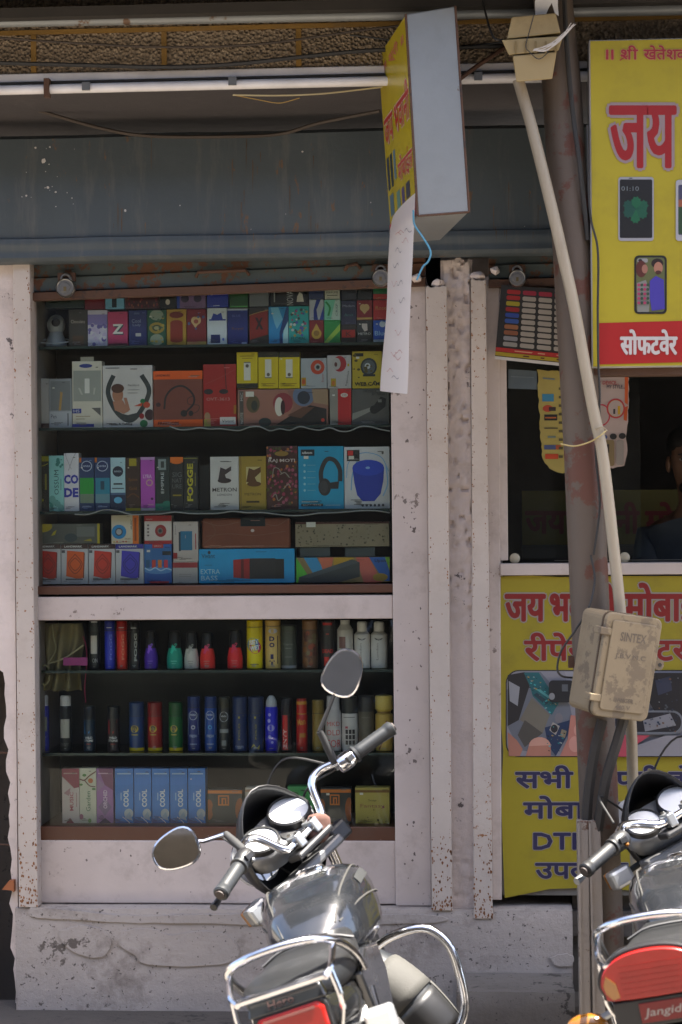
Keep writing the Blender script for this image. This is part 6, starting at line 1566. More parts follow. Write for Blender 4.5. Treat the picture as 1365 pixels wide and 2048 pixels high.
cream = dirty('junction_cream', (0.34, 0.25, 0.11), dirt=(0.15, 0.10, 0.04), dirt_amt=0.7, rough=0.5, bump_s=0.1, seed=51)
pxhex([(1033, 164), (1105, 158), (1114, 104), (1026, 112)], [(1033, 160), (1100, 156), (1110, 100), (1024, 108)], YJ, YJ + .10, cream).build('lower_shell', jb, bevel=0.003)
pxhex([(1018, 110), (1118, 100), (1127, 72), (1004, 80)], [(1020, 112), (1116, 102), (1122, 76), (1008, 84)], YJ + .004, YJ + .13, cream).build('collar', jb, bevel=0.002)
pxhex([(1014, 78), (1122, 66), (1112, 26), (1024, 34)], [(1014, 80), (1120, 70), (1110, 34), (1026, 40)], YJ + .012, YJ + .12, cream).build('hood', jb, bevel=0.003)
for i in range(5):
    x = 1030 + i * 20
    pxbox(x, 82, x + 4, 106, YJ - .002, YJ + .003, plain((0.20, 0.14, 0.05), 0.6)).build('rib', jb)
MB().tube([P(1068, 30, YJ - .002), P(1060, 60, YJ - .01), P(1052, 92, YJ - .01), P(1060, 104, YJ - .012), P(1078, 118, YJ - .012), P(1098, 104, YJ - .01)], 0.0015, M['cable'], 5, 5).build('loose_wire', jb)
tw = P(1093, 8, -.72)
m2 = MB()
ol = [(1071, 30), (1070, 6), (1074, -30), (1118, -30), (1116, 10), (1118, 32), (1110, 26), (1104, 6), (1098, 16), (1092, 30)]
m2.prism([(P(x, y, -.73).x, P(x, y, -.73).z) for x, y in ol], -.73, -.729, plain((0.75, 0.75, 0.76), 0.6))
setp(m2.build('torn_paper', at=P(1093, 30, -.73)), 'torn white paper scrap stuck on the pole above the junction box', 'paper')
rr = random.Random(2)
ft = MB()
for i in range(9):
    ft.tube([P(1066 + i, 100 + rr.uniform(-2, 2), YJ - .02), P(1090 + rr.uniform(-4, 4), 96 + rr.uniform(-6, 6), YJ - .025), P(1118 + rr.uniform(-3, 3), 78 + rr.uniform(-6, 6), YJ - .02), P(1140 + rr.uniform(-2, 12), 58 - rr.uniform(0, 14), YJ - .02)], 0.0011, plain((0.55, 0.50, 0.44), 0.7), 4, 4)
setp(ft.build('frayed_tape', at=P(1066, 100, YJ - .02)), 'wisp of frayed white tape across the junction box', 'tape')
# meter box
mb_ = thing('meter_box', 'dirty cream electric meter box with hinged lid strapped to the pole', 'meter box', P(1235, 1440, -.55))
Rm = Matrix.Rotation(math.radians(26), 4, 'Z')
Tm = Matrix.Translation(P(1240, 1330, -.76)) @ Matrix.Rotation(math.radians(9.5), 4, 'Y') @ Rm
mx_ = lambda p: Tm @ Vector(p)
hw, hh = 0.088, 0.146


def rbox(w_, h_, y0, y1, r_, mat, inset=0.0):
    return [MB(mx_).prism([(x, -y) for x, y in rrect(-w_, -h_, w_, h_, r_, 4)], y0, y1, mat)][0]


rbox(hw, hh, -0.02, 0.105, 0.02, M['cream_plastic']).build('body', mb_, bevel=0.003)
rbox(hw + .004, hh + .004, -0.027, -0.021, 0.022, plain((0.10, 0.07, 0.045), 0.7)).build('gasket', mb_)
rbox(hw + .003, hh + .003, -0.046, -0.0275, 0.022, M['cream_plastic']).build('lid', mb_, bevel=0.004)
rbox(hw - .016, hh - .018, -0.052, -0.0465, 0.01, M['cream_plastic']).build('lid_panel', mb_, bevel=0.002)
for z in (hh * .64, -hh * .66):
    MB(mx_).box((-hw - .018, -0.05, z - .010), (-hw + .030, -0.012, z + .010), M['cream_plastic']).build('hinge', mb_, bevel=0.002)
MB(mx_).lathe([(0.016, -.04), (0.016, -.02)], M['cream_plastic'], (hw + .016, 0, .018), (0, 1, 0), 14).build('lock_lug', mb_)
MB(mx_).lathe([(0.006, -.042), (0.006, -.041)], M['black'], (hw + .018, 0, .018), (0, 1, 0), 10).build('lug_hole', mb_)
for s, z, h_, wd in (('SINTEX', .085, .026, .085), ('J.B.V.N.C', .030, .018, .10), ('DANGER', -.095, .012, .065), ('440 V', -.115, .012, .05)):
    mb = MB(mx_)
    vs, fs = text_geo(s, .02)
    xs, ys = [p.x for p in vs], [p.y for p in vs]
    kx, kz = wd / (max(xs) - min(xs)), h_ / (max(ys) - min(ys))
    mb.add([((p.x - (max(xs) + min(xs)) / 2) * kx, -0.0528, z + (p.y - .35) * kz) for p in vs], fs, plain((0.13, 0.105, 0.08), 0.8))
    mb.build('lettering', mb_, recalc=False)
mb = MB()
mb.box(tuple(P(1137, 1335, YQ) - Vector((0, .02, 0))), tuple(P(1165, 1312, YQ) + Vector((0, .02, 0))), M['rust'])
setp(mb.build('pole_clamp', at=P(1150, 1335, YQ)), 'rusty steel clamp plate at the side of the pole beside the meter box', 'clamp')
# cables from the meter box into two steel channels
for i, (a_, lb) in enumerate((([(1205, 1440, -.71), (1190, 1500, -.71), (1178, 1580, -.70), (1172, 1660, -.70)], 'left of the two thick black cables below the meter box'), ([(1250, 1430, -.74), (1236, 1480, -.74), (1212, 1560, -.73), (1196, 1660, -.71)], 'right of the two thick black cables below the meter box'))):
    cable(a_, 0.0155, lb, plain((0.030, 0.026, 0.022), 0.65), 'service_cable', 6)
for i, (x0t, x1t, x0b, x1b, lb) in enumerate(((1154, 1178, 1160, 1182, 'rusty steel cable channel at the foot of the pole, the one away from the conduit'), (1176, 1201, 1186, 1212, 'grey steel cable channel against the foot of the pole'))):
    Y0 = -.73 + i * .006
    o_ = thing('cable_channel', lb, 'channel', (P(x0b, 2048, Y0).x, Y0, GZ))
    q0, q1, q2, q3 = P(x0t, 1642, Y0), P(x1t, 1642, Y0), P(x1b, 2048, Y0), P(x0b, 2048, Y0)
    k_ = (q3.z - GZ) / (q0.z - q3.z)
    q2, q3 = q2 + (q2 - q1) * k_, q3 + (q3 - q0) * k_
    MB().hexa([q3, q2, q2 + Vector((0, .045, 0)), q3 + Vector((0, .045, 0)), q0, q1, q1 + Vector((0, .045, 0)), q0 + Vector((0, .045, 0))], M['chan_steel']).build('web', o_, bevel=0.003)
    MB().hexa([q3 + Vector((0.002, -.010, 0)), q3 + Vector((.008, -.010, 0)), q3 + Vector((.008, .0, 0)), q3 + Vector((.002, .0, 0)), q0 + Vector((.002, -.010, 0)), q0 + Vector((.008, -.010, 0)), q0 + Vector((.008, 0, 0)), q0 + Vector((.002, 0, 0))], M['chan_steel']).build('flange', o_)
cable([(1182, 1110, -0.67), (1190, 1160, -0.68), (1178, 1215, -0.70), (1150, 1262, -0.70), (1124, 1300, -0.70), (1115, 1335, -0.70), (1124, 1352, -0.70), (1150, 1356, -0.67)], 0.0032, 'black wire looping out from the pole beside the meter box')
cable([(1175, 250, -.67), (1180, 420, -.68), (1196, 500, -.69), (1196, 620, -.69), (1197, 720, -.69), (1200, 800, -.68), (1192, 900, -.67), (1200, 1010, -.67), (1188, 1110, -.67)], 0.0034, 'thin black wire running down the edge of the yellow sign behind the conduit')
cable([(1128, -20, -0.67), (1136, 120, -0.67), (1148, 240, -0.67), (1160, 330, -0.67), (1176, 480, -0.65)], 0.007, 'thick dark cable tied along the upper part of the pole')
cable([(960, -20, -.56), (985, 70, -.72), (1010, 80, -.72)], 0.003, 'thin black wire dropping from the awning into the junction box')
cable([(1010, 84, -.70), (900, 92, -.53), (700, 70, -.53)], 0.003, 'thin black wire leaving the junction box towards the hanging sign')
# orange bracket on the ragged left pier
q = P(28, 1770, -.03)
setp(MB().prism([(q.x - .035, q.z - .012), (q.x - .005, q.z - .014), (q.x + .004, q.z - .02), (q.x + .004, q.z + .018), (q.x - .012, q.z + .016)], -.05, .0, plain((0.30, 0.10, 0.035), 0.7)).build('iron_bracket', at=q), 'small rusty orange iron bracket on the broken edge of the left pier', 'bracket')
for y, lb in ((1506, 'thin iron rod sticking out of the left pier beside the spray can shelf'), (1690, 'thin iron rod sticking out of the left pier beside the wood strip')):
    q = P(25, y, 0.0)
    setp(MB().tube([q, q + Vector((-.2, .04, .004))], 0.003, M['rust'], 6).build('iron_rod', at=q), lb, 'rod')
# ------------------------------------------------------------------ building across the street (seen in the panes and mirrors)
OY = -9.8
ob = thing('opposite_building', 'plain grey two-storey building with shutters and a deep ledge across the street', 'building', (0, OY, GZ))
ow = dirty('opposite_wall', (0.22, 0.21, 0.20), dirt_amt=0.5, rough=0.9, seed=61)
MB().box((-14, OY - 2, GZ), (14, OY, 6.4), ow).build('wall', ob)
MB().box((-14, OY + 0.001, 3.2), (14, OY + 1.5, 3.32), M['concrete']).build('ledge', ob)  # unseen ledge made deep to shade the ground mirrored in the panes
MB().box((-14.2, OY - 2.2, 6.4), (14.2, OY + 0.4, 6.6), M['concrete']).build('roof', ob)
for i in range(6):
    x = -11.5 + i * 4.4
    MB().box((x, OY - .03, GZ), (x + 3.0, OY + .02, 2.9), plain([(0.07, 0.08, 0.085), (0.14, 0.14, 0.135), (0.10, 0.095, 0.09)][i % 3], 0.5)).build('shutter', ob)
    wd = MB().box((x + .8, OY - .02, 4.2), (x + 2.1, OY + .03, 5.6), plain((0.12, 0.09, 0.07), 0.6)).build('window', ob)
    MB().box((x + .9, OY + .031, 4.3), (x + 1.42, OY + .04, 5.5), plain((0.03, 0.04, 0.05), 0.1)).build('pane', wd)
    MB().box((x + 1.48, OY + .031, 4.3), (x + 2.0, OY + .04, 5.5), plain((0.03, 0.04, 0.05), 0.1)).build('pane', wd)
# ------------------------------------------------------------------ motorcycles
BK = {
    'paint': plain((0.010, 0.011, 0.012), 0.16, 0.0, 0.25, 0.6),
    'tank': None,
    'seat': plain((0.012, 0.0125, 0.013), 0.40, 0, 0.25),
    'plastic': plain((0.012, 0.012, 0.013), 0.45, 0, 0.2),
    'silver': plain((0.34, 0.35, 0.36), 0.30, 0.7, 0.08),
    'pod': plain((0.22, 0.225, 0.23), 0.35, 0.2, 0.06),
    'stripe': plain((0.055, 0.053, 0.048), 0.5, 0.1),
    'mirror': plain((0.75, 0.76, 0.77), 0.03, 1.0, 0.02),
    'red': plain((0.26, 0.008, 0.005), 0.28, 0, 0.1, 0.15),
    'amber': plain((0.22, 0.085, 0.008), 0.15, 0, 0.1, 0.6),
    'dusty': dirty('dusty_fender', (0.012, 0.015, 0.019), dirt=(0.05, 0.048, 0.042), dirt_amt=0.8, rough=0.5, bump_s=0.1, seed=71),
    'dust': dirty('dust_coat', (0.058, 0.056, 0.050), dirt=(0.025, 0.025, 0.023), dirt_amt=0.7, rough=0.8, bump_s=0.2, seed=72),
    'engine': plain((0.14, 0.14, 0.14), 0.45, 0.6, 0.2),
    'dial': plain((0.60, 0.62, 0.63), 0.3, 0, 0.05),
    'dialglare': None,
}
m, t, b = nodes_of('dusty_tank_paint')
nz = noise_tex(t, 7, 7, 0.7)
t.links.new(ramp(t, nz, [(0.35, (0.009, 0.0105, 0.013)), (0.8, (0.022, 0.023, 0.025))]), b.inputs['Base Color'])
t.links.new(ramp(t, noise_tex(t, 11, 5, 0.6, seed=4), [(0.3, 0.15), (0.75, 0.33)]), b.inputs['Roughness'])
b.inputs['Coat Weight'].default_value = 1.0
b.inputs['Coat Roughness'].default_value = 0.07
BK['tank'] = m
m, t, b = nodes_of('white_glare_cover')  # opaque white: sun glare on the dial covers put into the colour
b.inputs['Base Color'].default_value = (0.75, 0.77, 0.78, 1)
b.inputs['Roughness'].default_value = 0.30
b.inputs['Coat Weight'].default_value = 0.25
BK['dialglare'] = m


def build_bike(label, X, Y, heading, lean, steer, sc, opt):
    o = thing('motorcycle', label, 'motorcycle', (X, Y, GZ), 'motorcycles parked in front of the shop')
    OFF[o.name] = Vector((0, 0, 0))
    o.rotation_mode = 'QUATERNION'
    o.rotation_quaternion = (Matrix.Rotation(-heading, 3, 'Z') @ Matrix.Rotation(-lean, 3, 'Y')).to_quaternion()
    rake = math.radians(26)
    A0, AX = Vector((0, 0.90, 0.88)), Vector((0, -math.sin(rake), math.cos(rake)))
    Rs = Matrix.Rotation(steer, 3, AX)
    fx = lambda p: Vector(p) * sc
    st = lambda p: (A0 + Rs @ (Vector(p) - A0)) * sc
    ch, pl_, rb = M['chrome'], BK['plastic'], M['rubber']

    def mk(mb_, name, par=None, **kw):
        return mb_.build(name, par or o, local=True, **kw)

    # ---- wheels
    def wheel(c, xf, name):
        c = Vector(c)
        tyre = MB(xf).lathe([(.225, -.03), (.262, -.044), (.292, -.030), (.302, -.012), (.304, 0), (.302, .012), (.292, .030), (.262, .044), (.225, .03), (.222, 0), (.225, -.03)], rb, c, (1, 0, 0), 36)
        w_ = mk(tyre, name, smooth=50)
        mk(MB(xf).lathe([(.205, -.03), (.226, -.034), (.226, .034), (.205, .03), (.205, -.03)], BK['plastic'], c, (1, 0, 0), 30), 'rim', w_, smooth=40)
        mk(MB(xf).lathe([(.03, -.06), (.065, -.05), (.065, .04), (.03, .06)], BK['engine'], c, (1, 0, 0), 18), 'hub', w_, smooth=40)
        for k in range(6):
            a_ = k * math.pi / 3 + .2
            d_ = Vector((0, math.cos(a_), math.sin(a_)))
            mk(MB(xf).tube([c + d_ * .05, c + d_ * .21], [.018, .012], BK['plastic'], 6), 'spoke', w_)
        return w_
    wheel((0, 0, .304), fx, 'rear_wheel')
    wheel((0, 1.235, .304), st, 'front_wheel')
    # ---- fork, front fender
    for sx in (-.095, .095):
        f_ = mk(MB(st).tube([(sx, 1.225, .30), (sx, 1.09, .60)], .026, BK['engine'], 10), 'fork_leg', smooth=True)
        mk(MB(st).tube([(sx, 1.09, .60), (sx, .955, .90)], .016, ch, 10), 'fork_tube', f_, smooth=True)
    mk(MB(st).box((-.13, .92, .875), (.13, .99, .905), BK['engine']), 'triple_clamp', bevel=.008)
    mb_ = MB(st)

    def fen(u, v):
        a_ = math.radians(35 + 150 * v)
        r_ = .335 + .012 * math.cos((u - .5) * math.pi)
        wx = (u - .5) * .165
        dr = -.065 * (abs(u - .5) * 2) ** 3
        return Vector((wx, 1.235 + (r_ + dr) * math.cos(a_), .304 + (r_ + dr) * math.sin(a_)))
    mb_.grid(fen, 10, 22, BK['dusty'])
    ff_ = mk(mb_, 'front_fender', smooth=70, solid=.004, recalc=False)
    mb_ = MB(st)
    mb_.grid(lambda u, v: fen(u, .86 + .14 * v) + Vector(((u - .5) * .010, -.003, .003)), 10, 6, BK['plastic'])
    mk(mb_, 'mud_flap', ff_, smooth=70, solid=.004, recalc=False)
    mb_ = MB(st)
    mb_.grid(lambda u, v: fen(u, .70 + .15 * v) + Vector(((u - .5) * .014, -.004, .005)), 12, 5, BK['dust'])
    mb_.grid(lambda u, v: fen(.80 + .20 * u, .85 + .15 * v) + Vector((.006, -.005, .004)), 4, 5, BK['dust'])
    mk(mb_, 'fender_lip', ff_, smooth=70, solid=.003, recalc=False)
    # ---- head fairing: open shell with a thin rim, headlamp in front
    mb_ = MB(st)

    def bowl(u, v):
        a_ = u * 2 * math.pi
        k_ = [1, .99, .94, .84, .66, .42, .02][min(6, int(v * 6 + .01))]
        k_ *= opt.get('cs', 1.0)
        ax_, az_ = .150 * k_, .165 * k_
        y_ = .985 + .055 * math.sin(a_) * -0.6 + .20 * v ** 1.2
        tip = .035 * max(0, math.sin(a_)) ** 3 * (1 - v)
        return Vector((ax_ * math.cos(a_), y_, .975 + opt.get('cowl', 0) + az_ * math.sin(a_) + tip))
    mb_.grid(bowl, 32, 6, BK['plastic'])
    cw = mk(mb_, 'head_fairing', smooth=60, solid=.006, recalc=False)
    rim = [bowl(i / 32, 0) for i in range(33)]
    mk(MB(st).tube(rim, .003, BK['plastic'], 6), 'fairing_edge', cw, smooth=True)
    mk(MB(st).lathe([(.0001, .05), (.06, .04), (.082, .0), (.085, -.02)], plain((.6, .62, .64), .05, .3), (0, 1.185, .965), (0, 1, -.1), 20), 'headlamp', smooth=True)
    # ---- instruments
    dz = opt.get('dz', 0.0)
    nrm_ = Vector((0, -.62, .78)).normalized()
    mb_ = MB(st)
    pod = []
    for k_, (g_, h_) in enumerate(((.9, -.05), (1, -.015), (1, .012), (.95, .018))):
        ring = []
        for i in range(20):
            a_ = i * 2 * math.pi / 20
            x_ = math.copysign(abs(math.cos(a_)) ** .75, math.cos(a_)) * .135 * g_
            s_ = math.copysign(abs(math.sin(a_)) ** .8, math.sin(a_)) * .068 * g_
            ring.append(Vector((x_, .985 + s_ * .78, 1.015 + dz + s_ * .62)) + nrm_ * h_)
        pod.append(ring)
    mb_.loft(pod, BK['pod'])
    ic = mk(mb_, 'instrument_pod', smooth=50)
    for (x_, r_, up_) in ((-.068, .050, .0), (.062, .058, .008)):
        c_ = Vector((x_, .985, 1.015 + dz)) + nrm_ * (.012 + up_)
        d_ = mk(MB(st).lathe([(r_ * 1.12, -.01), (r_ * 1.12, .022), (r_ * 1.02, .026), (r_, .022), (r_, .016)], BK['plastic'], c_, nrm_, 26), 'dial', ic, smooth=40)
        mk(MB(st).lathe([(r_, 0), (r_, .018), (r_ * .6, .0215), (.0001, .0225)], BK['dialglare'], c_, nrm_, 26), 'dial_cover', d_ if False else ic, smooth=60)
    mk(MB(st).lathe([(.022, 0), (.022, .012), (.0001, .014)], BK['plastic'], Vector((.0, .952, .985 + dz)) + nrm_ * .014, nrm_, 14), 'indicator_lamp', ic, smooth=40)
    mk(MB(st).lathe([(.006, 0), (.005, .006), (.0001, .007)], BK['amber'], Vector((.03, .945, .982 + dz)) + nrm_ * .014, nrm_, 10), 'pilot_lamp', ic)
    # ---- handlebar
    hw_, sw_, rs_ = opt.get('hw', .38), .045, opt.get('rise', .032)
    gy, gz_ = .80 - sw_, 1.02 + rs_
    gi = hw_ - .125
    half = [(.0, .86, .985), (.055, .86, .985), (.085, .862, .995), (.125, .875, 1.04 + rs_), (.175, .865, 1.055 + rs_), (gi - .02, gy + .058, gz_ + .014), (gi, gy + .05, gz_ + .01), (hw_ - .005, gy, gz_)]
    bar_ = [(-x_, y_, z_) for x_, y_, z_ in half[::-1]] + half[1:]
    mk(MB(st).tube(bar_, .0125, ch, 12, 5), 'handlebar', smooth=True)
    for sx in (-.035, .035):
        mk(MB(st).box((sx - .013, .835, .965), (sx + .013, .890, 1.006), BK['silver']), 'bar_clamp', bevel=.004)
        for dy in (-.018, .018):
            mk(MB(st).lathe([(.006, 0), (.006, .006), (.0001, .007)], M['steel'], (sx, .862 + dy, 1.006), (0, 0, 1), 8), 'bolt')
    mk(MB(st).box((-.075, .835, .94), (.075, .905, .962), BK['plastic']), 'top_yoke', bevel=.008)
    mk(MB(st).lathe([(.026, 0), (.026, .018), (.018, .024), (.0001, .024)], BK['silver'], (0, .905, .962), (0, -.2, 1), 16), 'stem_nut', smooth=40)
    for s in (-1, 1):
        a_, b2 = Vector((s * gi, gy + .05, gz_ + .01)), Vector((s * hw_, gy, gz_))
        d_ = (b2 - a_).normalized()
        L_ = (b2 - a_).length
        grip = BK['grip'] = plain((0.024, 0.026, 0.028), 0.42, 0, 0.15) if opt.get('grey_grip') else plain((0.009, 0.009, 0.0095), 0.5)
        prof_ = [(.012, 0), (.026, .002), (.026, .010), (.019, .012)] + [(.0200 if k % 2 else .0208, .016 + k * (L_ - .03) / 12) for k in range(13)] + [(.0222, L_ - .012), (.0222, L_ + .002), (.018, L_ + .006), (.0001, L_ + .006)]
        g_ = mk(MB(st).lathe(prof_, grip, a_, d_, 16), 'grip', smooth=40)
        mk(MB(st).lathe([(.014, 0), (.013, .006), (.0001, .0065)], plain((.035, .024, .02), .6), b2 + d_ * .0055, d_, 14), 'end_plug', g_)
        sw0 = a_ - d_ * .075
        swm = ch if (s > 0 and opt.get('grey_grip')) else pl_
        sg_ = mk(MB(st).lathe([(.014, .018), (.024, .022), (.027, .035), (.027, .060), (.022, .072), (.013, .074)], swm, sw0, d_, 14), 'switch_gear', smooth=40)
        mk(MB(st).box(tuple(sw0 + d_ * .045 + Vector((-.012, -.036, -.006))), tuple(sw0 + d_ * .045 + Vector((.012, -.022, .012))), pl_), 'switch', sg_, bevel=.002)
        mk(MB(st).ball(sw0 + d_ * .04 + Vector((0, -.03, -.014)), .007, BK['amber'] if not opt.get('grey_grip') else BK['silver'], 8, 6), 'switch_button', sg_, smooth=True)
        lv = [sw0 + d_ * .03 + Vector((0, .03, -.004)), sw0 + d_ * .07 + Vector((s * .01, .062, -.010)), a_ + d_ * .04 + Vector((0, .066, -.014)), b2 + Vector((-s * .02, .055, -.016)), b2 + d_ * .03 + Vector((0, .045, -.018))]
        lev = mk(MB(st).tube(lv, [.009, .0075, .007, .008, .011], pl_ if s < 0 and opt.get('grey_grip') else BK['silver'], 8, 4), 'lever', smooth=True)
        # mirror: stem, shell, glass
        mc = Vector(opt['mir'][0 if s < 0 else 1]) if opt.get('mir') else None
        if mc is not None:
            s0 = sw0 + d_ * .02 + Vector((0, .004, .012))
            me_ = Vector(opt['mel'][0 if s < 0 else 1])
            mt_ = mk(MB(st).tube([s0, s0 + (me_ - s0) * .5, me_], [.0115, .012, .010], rb, 10), 'mirror_boot', smooth=True)
            e1 = Vector(opt['me1'][0 if s < 0 else 1]).normalized()          # long axis of the head
            nn = Vector(opt['mn'][0 if s < 0 else 1])
            nn = (nn - e1 * nn.dot(e1)).normalized()
            e2 = nn.cross(e1)
            mk(MB(st).tube([me_, me_ + (mc - me_) * .45, mc - e1 * .060], [.0075, .006, .006], rb if s > 0 else ch, 8), 'mirror_stem', mt_, smooth=True)
            def oval(k_, h_):
                out_ = []
                for i in range(28):
                    q = 2 * math.pi * i / 28
                    cx_, sx_ = math.cos(q), math.sin(q)
                    rr_ = (abs(cx_) ** 2.6 + abs(sx_) ** 2.6) ** (-1 / 2.6)
                    tap = 1 - .18 * cx_ * rr_
                    out_.append(mc + e1 * (.070 * k_ * cx_ * rr_) + e2 * (.054 * k_ * sx_ * rr_ * tap) + nn * h_)
                return out_
            hd_ = mk(MB(st).loft([oval(.25, -.028), oval(.65, -.024), oval(.95, -.008), oval(1.02, .0), oval(1.0, .005), oval(.93, .006), oval(.92, .003)], ch), 'mirror_head', mt_, smooth=50)
            gl_ = MB(st)
            gl_.add(oval(.92, .0036), [list(range(28))], BK['mirror'])
            mk(gl_, 'mirror_glass', mt_, recalc=False)
    # ---- cables
    for pts_ in ([(-.20, .84, 1.06), (-.13, 1.02, 1.12), (-.05, 1.08, 1.02), (-.02, 1.02, .88)], [(.21, .85, 1.07), (.17, 1.0, 1.16), (.06, 1.08, 1.06), (.03, 1.02, .86)], [(.20, .84, 1.06), (.15, .97, 1.05), (.08, 1.04, .94), (.03, 1.0, .82)]):
        mk(MB(st).tube(pts_, .0035, M['cable'], 6, 6), 'control_cable', smooth=True)
    # ---- front indicators
    for s in (-1, 1):
        c_ = Vector((s * .185, 1.03, .885 + opt.get('ind', 0)))
        mk(MB(st).tube([(s * .06, 1.04, .89), c_], .009, rb, 8), 'indicator_stalk', smooth=True)
        i_ = mk(MB(st).box(tuple(c_ + Vector((-.036, -.028, -.028))), tuple(c_ + Vector((.036, .018, .028))), BK['silver'] if s < 0 else pl_), 'indicator', bevel=.010)
        mk(MB(st).box(tuple(c_ + Vector((-.033, .0185, -.025))), tuple(c_ + Vector((.033, .034, .025))), BK['amber']), 'indicator_lens', i_, bevel=.006)
    # ---- tank
    TS = [(.25, .045, .800, .735), (.29, .085, .835, .715), (.36, .118, .880, .700), (.46, .143, .912, .690), (.56, .156, .925, .688), (.64, .156, .918, .692), (.70, .150, .902, .705), (.75, .130, .880, .722), (.785, .085, .855, .745)]

    def tank_pt(v, a_):
        k_ = v * (len(TS) - 1)
        i = min(int(k_), len(TS) - 2)
        s_ = k_ - i
        y_, w_, zt_, zb_ = [TS[i][j] + (TS[i + 1][j] - TS[i][j]) * s_ for j in range(4)]
        zc_ = zb_ + (zt_ - zb_) * .42
        c_, n_ = math.cos(a_), math.sin(a_)
        e_ = .62
        x_ = w_ * math.copysign(abs(c_) ** e_, c_)
        z_ = zc_ + (zt_ - zc_ if n_ > 0 else zc_ - zb_) * math.copysign(abs(n_) ** e_, n_)
        return Vector((x_, y_, z_ + opt.get('tz', 0)))
    mb_ = MB(fx)
    mb_.loft([[tank_pt(j / 24, 2 * math.pi * i / 28) for i in range(28)] for j in range(25)], BK['tank'])
    tk = mk(mb_, 'fuel_tank', smooth=80)
    for s in (0, 1):
        A_ = lambda d: math.radians(d if s else 180 - d)
        for path in ([(.98, 62), (.88, 50), (.72, 48), (.5, 50), (.3, 52), (.12, 40)], [(.92, 10), (.75, 2), (.55, 6), (.35, 14), (.14, 30)]):
            mk(MB(fx).tube([tank_pt(v, A_(d)) for v, d in path], .0030, BK['stripe'], 6, 5), 'pinstripe', tk, smooth=True)
        # recessed side graphic
        mb_ = MB(fx)
        mb_.grid(lambda u, v: tank_pt(.42 + .40 * u, A_(24 + 14 * v)) * 1.0 + Vector(((.0016 if s else -.0016), 0, .0012)), 6, 3, plain((.05, .052, .052), .3, .2))
        mk(mb_, 'tank_badge', tk, smooth=60, recalc=False)
    mk(MB(fx).lathe([(.042, 0), (.042, .010), (.034, .016), (.0001, .017)], ch, tank_pt(.66, math.pi / 2) + Vector((0, 0, -.004)), (0, .08, 1), 22), 'fuel_cap', tk, smooth=40)
    mk(MB(fx).box((-.045, .762, .866), (.045, .80, .882), BK['silver']), 'tank_bracket', tk, bevel=.006)
    # ---- side covers under the tank, frame, engine
    for s in (-1, 1):
        poly_ = [(.46, .70), (.20, .74), (-.02, .72), (.02, .60), (.20, .50), (.34, .52), (.48, .62)]
        vs_ = [(s * .115, y_, z_) for y_, z_ in poly_] + [(s * .135, y_ * .97 + .01, z_ * .97 + .018) for y_, z_ in poly_]
        n_ = len(poly_)
        mk(MB(fx).add(vs_, [list(range(n_)), list(range(2 * n_ - 1, n_ - 1, -1))] + [(i, (i + 1) % n_, (i + 1) % n_ + n_, i + n_) for i in range(n_)], BK['tank']), 'side_cover', bevel=.006)
        mk(MB(fx).tube([(s * .13, .08, .66), (s * .12, .01, .33)], .012, ch, 8), 'shock_absorber', smooth=True)
        mk(MB(fx).lathe([(.03, 0), (.03, .18)], BK['engine'], (s * .124, .035, .42), (s * .03, .16, 1), 12), 'shock_spring', smooth=40)
        mk(MB(fx).tube([(s * .06, .40, .30), (s * .09, .18, .31), (s * .10, 0, .304)], .02, pl_, 8), 'swing_arm', smooth=True)
        mk(MB(fx).tube([(s * .05, .45, .32), (s * .24, .42, .30)], .014, rb, 8), 'foot_peg', smooth=True)
    mk(MB(fx).tube([(0, .86, .85), (0, .80, .70), (0, .78, .42), (0, .62, .24), (0, .36, .24), (0, .30, .50), (0, .38, .70), (0, .80, .80)], .02, pl_, 10, 3), 'frame', smooth=True)
    mk(MB(fx).box((-.11, .38, .22), (.11, .68, .46), BK['engine']), 'engine', bevel=.03)
    mk(MB(fx).lathe([(.075, 0), (.078, .05), (.07, .10), (.078, .12), (.07, .16), (.06, .20)], BK['engine'], (0, .62, .44), (0, .55, .7), 16), 'cylinder', smooth=40)
    mk(MB(fx).tube([(.06, .74, .46), (.10, .76, .30), (.13, .58, .20), (.14, .3, .20), (.15, .05, .26), (.155, -.30, .33)], [.018, .018, .02, .03, .042, .042], ch, 12, 5), 'exhaust', smooth=True)
    mk(MB(fx).tube([(-.08, .42, .22), (-.30, .46, .03)], .011, pl_, 8), 'side_stand', smooth=True)
    # ---- crash guard
    for s in (-1, 1):
        pts_ = [(s * .03, .76, .60), (s * .125, .75, .645), (s * .235, .735, .645), (s * .285, .73, .585), (s * .290, .725, .50), (s * .272, .72, .40), (s * .20, .70, .33), (s * .05, .66, .30)]
        mk(MB(fx).tube(pts_, .0125, ch, 10, 5), 'crash_guard', smooth=True)
    # ---- seat and tail
    SS = [(.36, .075, .775, .72), (.30, .105, .795, .705), (.20, .120, .790, .700), (.06, .128, .788, .700), (-.08, .130, .805, .710), (-.22, .122, .815, .725), (-.31, .095, .808, .740), (-.345, .05, .790, .755)]
    rings = []
    for y_, w_, zt_, zb_ in [[SS[min(len(SS) - 2, int(q))][j] + (SS[min(len(SS) - 2, int(q)) + 1][j] - SS[min(len(SS) - 2, int(q))][j]) * (q - min(len(SS) - 2, int(q))) for j in range(4)] for q in [k * .5 for k in range(2 * len(SS) - 1)]]:
        ring = []
        for i in range(24):
            a_ = 2 * math.pi * i / 24
            ring.append(Vector((w_ * math.copysign(abs(math.cos(a_)) ** .6, math.cos(a_)), y_, (zt_ + zb_) / 2 + (zt_ - zb_) / 2 * math.copysign(abs(math.sin(a_)) ** .6, math.sin(a_)))))
        rings.append(ring)
    sea = mk(MB(fx).loft(rings, BK['seat']), 'seat', smooth=70)
